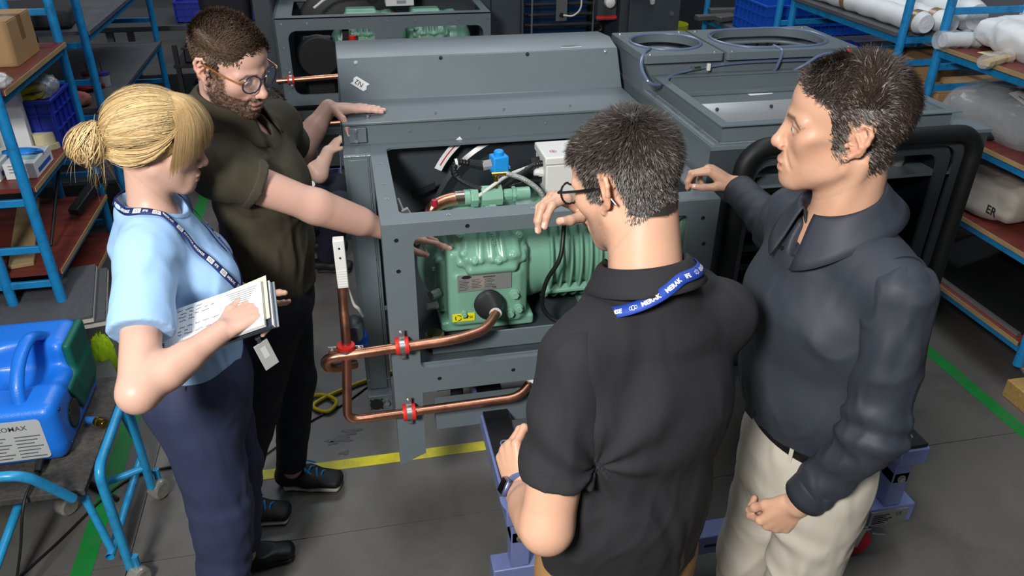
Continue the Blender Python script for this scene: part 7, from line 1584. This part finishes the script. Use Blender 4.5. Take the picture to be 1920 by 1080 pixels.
# ================= man in dark shirt on the right
def right():
    T = thing('person', 'dark haired man in a charcoal button shirt and cream trousers at right', 'person', (.93, 1.23, 0))
    H = Head((.905, 1.258, 1.735), (-.87, .49), 3, 0, 1.06); fw = nrm((-1, -.05, 0)); Lf = np.array((.05, -1, 0))
    nb = (.935, 1.245, 1.545); shL, elL, wrL = (.958, 1.07, 1.475), (.952, 1.022, 1.188), (.884, 1.098, .932)
    shR, elR, wrR = (.94, 1.425, 1.475), (1.085, 1.70, 1.295), (1.085, 1.955, 1.318)
    S_ = Sdf(); add_head(S_, H, False, .0046, 1.0, .92, lean=1.); add_neck(S_, H, nb, .058, (.885, 1.245, 1.50))
    torso(S_, [((.945, 1.245, 1.47), .165, .08), ((.93, 1.245, 1.34), .16, .105), ((.945, 1.235, 1.12), .14, .10), ((.972, 1.225, .98), .145, .10)], Lf, .05)
    nq = A3(nb)-np.array((0, 0, .055)); S_.cone(nq, shR, .050, .048, .05).cone(nq, shL, .050, .048, .05)
    for a, b, c in ((shL, elL, wrL), (shR, elR, wrR)): S_.chain([a, b], [.052, .043], .03).chain([b, c], [.041, .030], .02)
    for g in (1, -1): S_.chain([A3((.975, 1.225, .95))+Lf*g*.085, A3((.965, 1.225, .52))+Lf*g*.10, A3((.99, 1.225, .08))+Lf*g*.10], [.08, .052, .038], .03)
    dL = nrm((-.38, .22, -.88)); tipsL = add_hand(S_, wrL, dL, (.35, .85, .1), (-.75, .2, .35), ((48, 55, 30), (55, 58, 32), (60, 58, 32), (64, 58, 32)), thumb=((.9, .4, .25), (.95, .1, .4), (.95, -.1, .4)))
    dR = nrm((-.70, .35, .42)); tipsR = add_hand(S_, wrR, dR, (-.35, .1, -.9), (-.2, -.9, -.15), ((40, 52, 30), (48, 56, 32), (54, 58, 34), (60, 58, 34)), thumb=((.8, .35, .45), (.85, .05, .6), (.9, -.1, .5)))
    def hairmask(L):
        f, l, u = L.T; line = .082-.0*f; front = (u > .066+.35*np.clip(f-.05, 0, .1)) & (f < .078+.0*u)
        temple = (f < .030+.22*np.clip(u-.02, 0, .05)) & (u > -.004) & (np.abs(l) < .085); side = (f < .024) & (f > -.006) & (u > -.034); back = (f < -.030) & (u > -.062) & (np.abs(l) < .080); ear = (f > -.040) & (f < .006) & (u < .032) & (np.abs(l) > .06)
        return front | ((temple | side | back) & ~ear)
    hb = head_block(S_, H, .002)
    stub = lambda f, l, u: np.clip((-.035-u)/.02, 0, 1)*np.clip((f-.0)/.02, 0, 1)*.10
    lo, hi = bbox([(.72, .93, .02), (1.16, 2.0, 1.76)], .0)
    parts = [hb, hand_block(S_, wrL, dL, tips=tipsL), hand_block(S_, wrR, dR, tips=tipsR), body_block(S_, H, .006, lo, hi, ((wrR, dR), (wrL, dL)))]
    finish_body(T, parts, H, (.585, .335, .225), (.52, .22, .17), stub, hairmask, (.040, .030, .025), 31)
    make_eyes(H, T, (.06, .035, .02), (1, .1, -.12)); nails(tipsL, T, NAIL); nails(tipsR, T, NAIL)
    HM = HAIRM('dark_hair', .36)
    def colf(L, r):
        n = len(L); g = np.clip(.50-(L[:, 2]-.0)*6.5, .05, .62)*np.clip((L[:, 0]+.06)*12+.4, .35, 1); w = (r.random(n) < g)[:, None]; return np.where(w, np.array((.20, .18, .165))[None, :]*r.uniform(.4, 1.4, n)[:, None], np.array((.036, .024, .018))[None, :]*r.uniform(.5, 1.6, n)[:, None])
    short_hair('hair', H, *hb, lambda L: hairmask(L) & (L[:, 2] > .045), 15000, lambda L: np.stack([.30-1.0/(1+np.exp((L[:, 0]+.045)*70)), .35*np.tanh(L[:, 1]*40)+.5*np.sin(L[:, 0]*50), .25-1.0/(1+np.exp((L[:, 0]+.06)*90))], 1), lambda L, r: r.uniform(.018, .034, len(L))*np.clip(.6+(L[:, 2]-.05)*7, .5, 1.15), colf, .0010, T, HM, 41, (.45, .18), .24, 6, .35)
    short_hair('hair_sides', H, *hb, lambda L: hairmask(L) & (L[:, 2] <= .060), 14000, lambda L: np.stack([-.8+0*L[:, 0], 0*L[:, 0], -.65+0*L[:, 0]], 1), lambda L, r: r.uniform(.010, .019, len(L)), colf, .0010, T, HM, 42, (.32, .10), .18, 5)
    brow(H, hb, T, HM, (.03, .02, .016), 43, 1000)
    # shirt
    CH = mat('charcoal_cotton', '#2c313a', .62, crease=.5, bump=.06, bscale=900)
    s = Sdf(); cR = A3(wrR)+nrm(A3(elR)-A3(wrR))*.03; dR2 = nrm(A3(wrR)-A3(elR)); cL = A3(wrL)+nrm(A3(elL)-A3(wrL))*.035; dL2 = nrm(A3(wrL)-A3(elL))
    sl = Sdf(); sl.chain([shL, elL], [.0655, .059], .03).chain([elL, A3(wrL)], [.058, .043], .03); sl.rbox(cL+dL2*.10, (.09, .09, .10), .001, frame3(dL2), .003, True)
    sr = Sdf(); sr.chain([shR, elR], [.064, .057], .03).chain([elR, A3(wrR)], [.056, .042], .03); sr.rbox(cR+dR2*.10, (.09, .09, .10), .001, frame3(dR2), .003, True)
    
    torso(s, [((.945, 1.245, 1.472), .178, .092), ((.928, 1.245, 1.35), .182, .128), ((.940, 1.236, 1.16), .168, .128), ((.966, 1.227, 1.05), .154, .117)], Lf, .05)
    s.cone((.94, 1.19, 1.505), shL, .062, .064, .05); s.cone((.94, 1.30, 1.505), shR, .062, .062, .05)
    nax = (-.22, .02, 1); neck_shirt(s, nb, nax, .110, .076, .012); neck_hole(s, nb, nax, .069); s.ell(A3(nb)+fw*.085+np.array((0, 0, -.02)), (.03, .022, .05), np.array([fw, Lf, (0, 0, 1)]), .01, True); s.cut((.967, 1.227, 1.042), (.10, .05, 1))
    s.disp.append(lambda P: folds(P, .0055, 9, 34, (.3, .1, 1), 3.)*np.clip((1.47-P[:, 2])*4, .15, 1))
    def crease(P):
        e = A3(elL); m = near(P, e, .11); return .007*m*np.sin((P-e)@nrm((.2, .3, 1.))*95+2.5*noise3(P*12, 3))+.006*near(P, elR, .10)*np.sin((P-A3(elR))@nrm((.1, 1., .3))*90+2*noise3(P*12, 8))
    s.disp.append(crease); s.disp.append(lambda P: .010*near(P, (.90, 1.085, 1.36), .03)+.004*np.sin((P[:, 2])*95+3*noise3(P*10, 9))*near(P, cL-dL2*.06, .06))
    sl.disp = [lambda P: folds(P, .0068, 11, 36, nrm(A3(elL)-A3(shL)), 2.4), s.disp[1], s.disp[2]]; sr.disp = [lambda P: folds(P, .004, 9, 37, (0, 1, 0), 3.), s.disp[1]]; s.disp = [s.disp[0], s.disp[2]]
    v, f = merge([s.mesh(.0048), sl.mesh(.0045), sr.mesh(.006)]); sh = np_mesh('shirt', v, f, CH, T)
    z = np.array((0, 0, 1.)); c0 = A3(nb)+np.array((-.006, 0, .0))
    fold_collar('collar', A3(nb)+nrm(nax)*.016, nax, fw, Lf, .072, CH, sh, .044, .056, .034, .24, .042)
    MB().tube([tuple(c0+fw*(.098)+Lf*.028*-1+z*(-.062)), tuple(c0+fw*.101+Lf*.028*-1+z*(-.060))], .0045, 10).build('collar_button', BLK, sh)
    p0 = c0+fw*.085+z*-.05; MB().grid(lambda u, v: tuple(np.array((.935, 1.245, 0))+fw*(.080+.050*math.sin(min(1, u*1.9)*PI/2)-.006*u)+Lf*((v-.5)*.032)+z*(1.50-.42*u)), 16, 4).build('button_placket', CH, sh, solid=.002)
    for wc, dd, r in ((cL, dL2, .0435), (cR, dR2, .0425)):
        x, y, _ = frame(tuple(dd)); x, y = A3(x), A3(y); mb = MB(); mb.grid(lambda u, v: tuple(wc-dd*.062+dd*.066*v+x*(r+.003)*math.cos(2*PI*u)+y*(r+.003)*math.sin(2*PI*u)), 28, 4, closeu=True); mb.build('cuff', CH, sh, solid=.003, sharp=180)
    MB().tube(spline([tuple(A3(shL)+np.array((-.055, .02, .035))), tuple(A3(shL)+np.array((-.02, .012, .072))), tuple(A3(shL)+np.array((.03, .01, .066))), tuple(A3(shL)+np.array((.068, .005, .02)))], 6), .002, 6).build('shoulder_seam', CH, sh)
    CR = mat('cream_chino', '#b5afa2', .8, crease=.5, bump=.08, bscale=900)
    s = Sdf()
    for g, kx in ((1, -.0), (-1, -.01)): s.chain([A3((.975, 1.226, .93))+Lf*g*.082, A3((.965+kx, 1.225, .52))+Lf*g*.098, A3((.99, 1.225, .10))+Lf*g*.10], [.102, .078, .064], .03)
    torso(s, [((.966, 1.227, 1.075), .148, .114), ((.972, 1.226, .98), .162, .124), ((.975, 1.226, .88), .158, .124)], Lf, .04); s.cut((.967, 1.227, 1.066), (-.10, -.05, -1)); s.cut((0, 0, .06), (0, 0, 1))
    s.disp.append(lambda P: folds(P, .0055, 8, 44, (.6, .5, 1), 2.2)*np.clip((1.02-P[:, 2])*4, .1, 1)); s.disp.append(lambda P: .005*np.sin(P@np.array((30., 20., 70.))+2*noise3(P*7, 4))*near(P, (.91, 1.16, .84), .10))
    v, f = s.mesh(.0065); tr_ = np_mesh('trousers', v, f, CR, T)
    BL = mat('belt_leather', '#0e0e10', .4, bump=.2, bscale=200)
    mb = MB(); cb_ = np.array((.967, 1.227, 1.048)); mb.grid(lambda u, v: tuple(cb_+fw*(.1235*math.cos(2*PI*u))+Lf*(.1630*math.sin(2*PI*u))+z*((v-.5)*.036+.012*math.cos(2*PI*u))), 60, 3, closeu=True); belt = mb.build('belt', BL, T, solid=.004, sharp=180)
    for a in (.55, 1.25, 2.2, -.55, -1.25): p = cb_+fw*.1245*math.cos(a)+Lf*.1645*math.sin(a); MB().obox(tuple(p), (.0045, .0015, .024), tuple(nrm(-fw*math.sin(a)+Lf*math.cos(a))), tuple(nrm(fw*math.cos(a)+Lf*math.sin(a))), (0, 0, 1)).build('belt_loop', CR, tr_)
    BS = mat('black_leather', '#131416', .45)
    for g in (1, -1): p = A3((1.06, 1.225, 0))+Lf*g*.10; shoe(T, p, p+fw*.29, BS, BS, None, 'shoe', .048)
right()

# ================= crouching person behind (only a little shows)
def crouch():
    T = thing('person', 'crouching person in a navy top with a white emblem behind the unit', 'person', (-.25, 4.2, 0))
    H = Head((-.42, 4.08, .98), (.8, -.5), 20, 0, 1.0); S_ = Sdf(); add_head(S_, H); add_neck(S_, H, (-.44, 4.12, .82), .058)
    S_.ec((-.43, 4.14, .76), (-.40, 4.3, .32), .15, .09, .15, .11, (.35, .93, 0), .05); S_.chain([(-.34, 4.30, .75), (-.20, 4.22, .56), (-.14, 4.30, .66)], [.05, .045, .035], .03); S_.chain([(-.48, 3.98, .75), (-.36, 3.92, .52), (-.2, 3.95, .45)], [.05, .045, .035], .03)
    S_.chain([(-.40, 4.2, .30), (-.10, 4.08, .42), (-.2, 4.15, .06)], [.08, .06, .045], .03); S_.chain([(-.40, 4.38, .30), (-.12, 4.4, .40), (-.22, 4.4, .06)], [.08, .06, .045], .03)
    add_hand(S_, (-.14, 4.30, .66), (.6, .3, .5), (.2, .1, -.9), (.3, -.9, .1), ((20, 25, 15),)*4); add_hand(S_, (-.2, 3.95, .45), (.9, .2, -.1), (.1, .1, -.9), (.2, .9, .1), ((20, 25, 15),)*4)
    hb = S_.mesh(.009); hm = lambda L: (L[:, 2] > .06) | ((L[:, 0] < 0) & (L[:, 2] > -.03)); finish_body(T, [hb], H, (.62, .40, .31), (.5, .22, .18), None, hm, (.04, .03, .025), 51)
    NV = mat('navy_top', '#15182a', .8); s = Sdf(); s.ec((-.43, 4.14, .77), (-.40, 4.3, .34), .18, .115, .17, .13, (.35, .93, 0), .05); s.cone((-.34, 4.30, .75), (-.27, 4.26, .66), .07, .07, .03); s.cone((-.48, 3.98, .75), (-.42, 3.95, .64), .07, .07, .03); s.disp.append(lambda P: .008*noise3(P*12, 3)); v, f = s.mesh(.01); tp = np_mesh('navy_top', v, f, NV, T)
    s = Sdf(); s.chain([(-.40, 4.2, .30), (-.10, 4.08, .42), (-.2, 4.15, .10)], [.10, .08, .065], .03); s.chain([(-.40, 4.38, .30), (-.12, 4.4, .40), (-.22, 4.4, .10)], [.10, .08, .065], .03); s.ball((-.42, 4.3, .28), .13, .04); v, f = s.mesh(.01); tr_ = np_mesh('trousers', v, f, NV, T)
    mb = MB(); mb.lathe([(.012, 0), (.018, 0), (.018, .002), (.012, .002)], (-.235, 4.02, .585), (.3, -1, .3), 16); mb.build('emblem', PAPER, tp)
    short_hair('hair', H, *hb, hm, 900, lambda L: np.stack([.3+0*L[:, 0], 0*L[:, 0], .1+0*L[:, 0]], 1), lambda L, r: r.uniform(.02, .03, len(L)), lambda L, r: np.array((.05, .035, .025))[None, :]*r.uniform(.5, 1.5, len(L))[:, None], .003, T, HAIRM('brown_hair'), 9, (.5, .3), .2, 4)
    SH = mat('shoe_black', '#17181b', .6); shoe(T, (-.3, 4.15, 0), (-.04, 4.1, 0), SH, SH, None, 'shoe', .047, low=True); shoe(T, (-.32, 4.4, 0), (-.06, 4.38, 0), SH, SH, None, 'shoe', .047, low=True)
crouch()
bpy.context.view_layer.update()
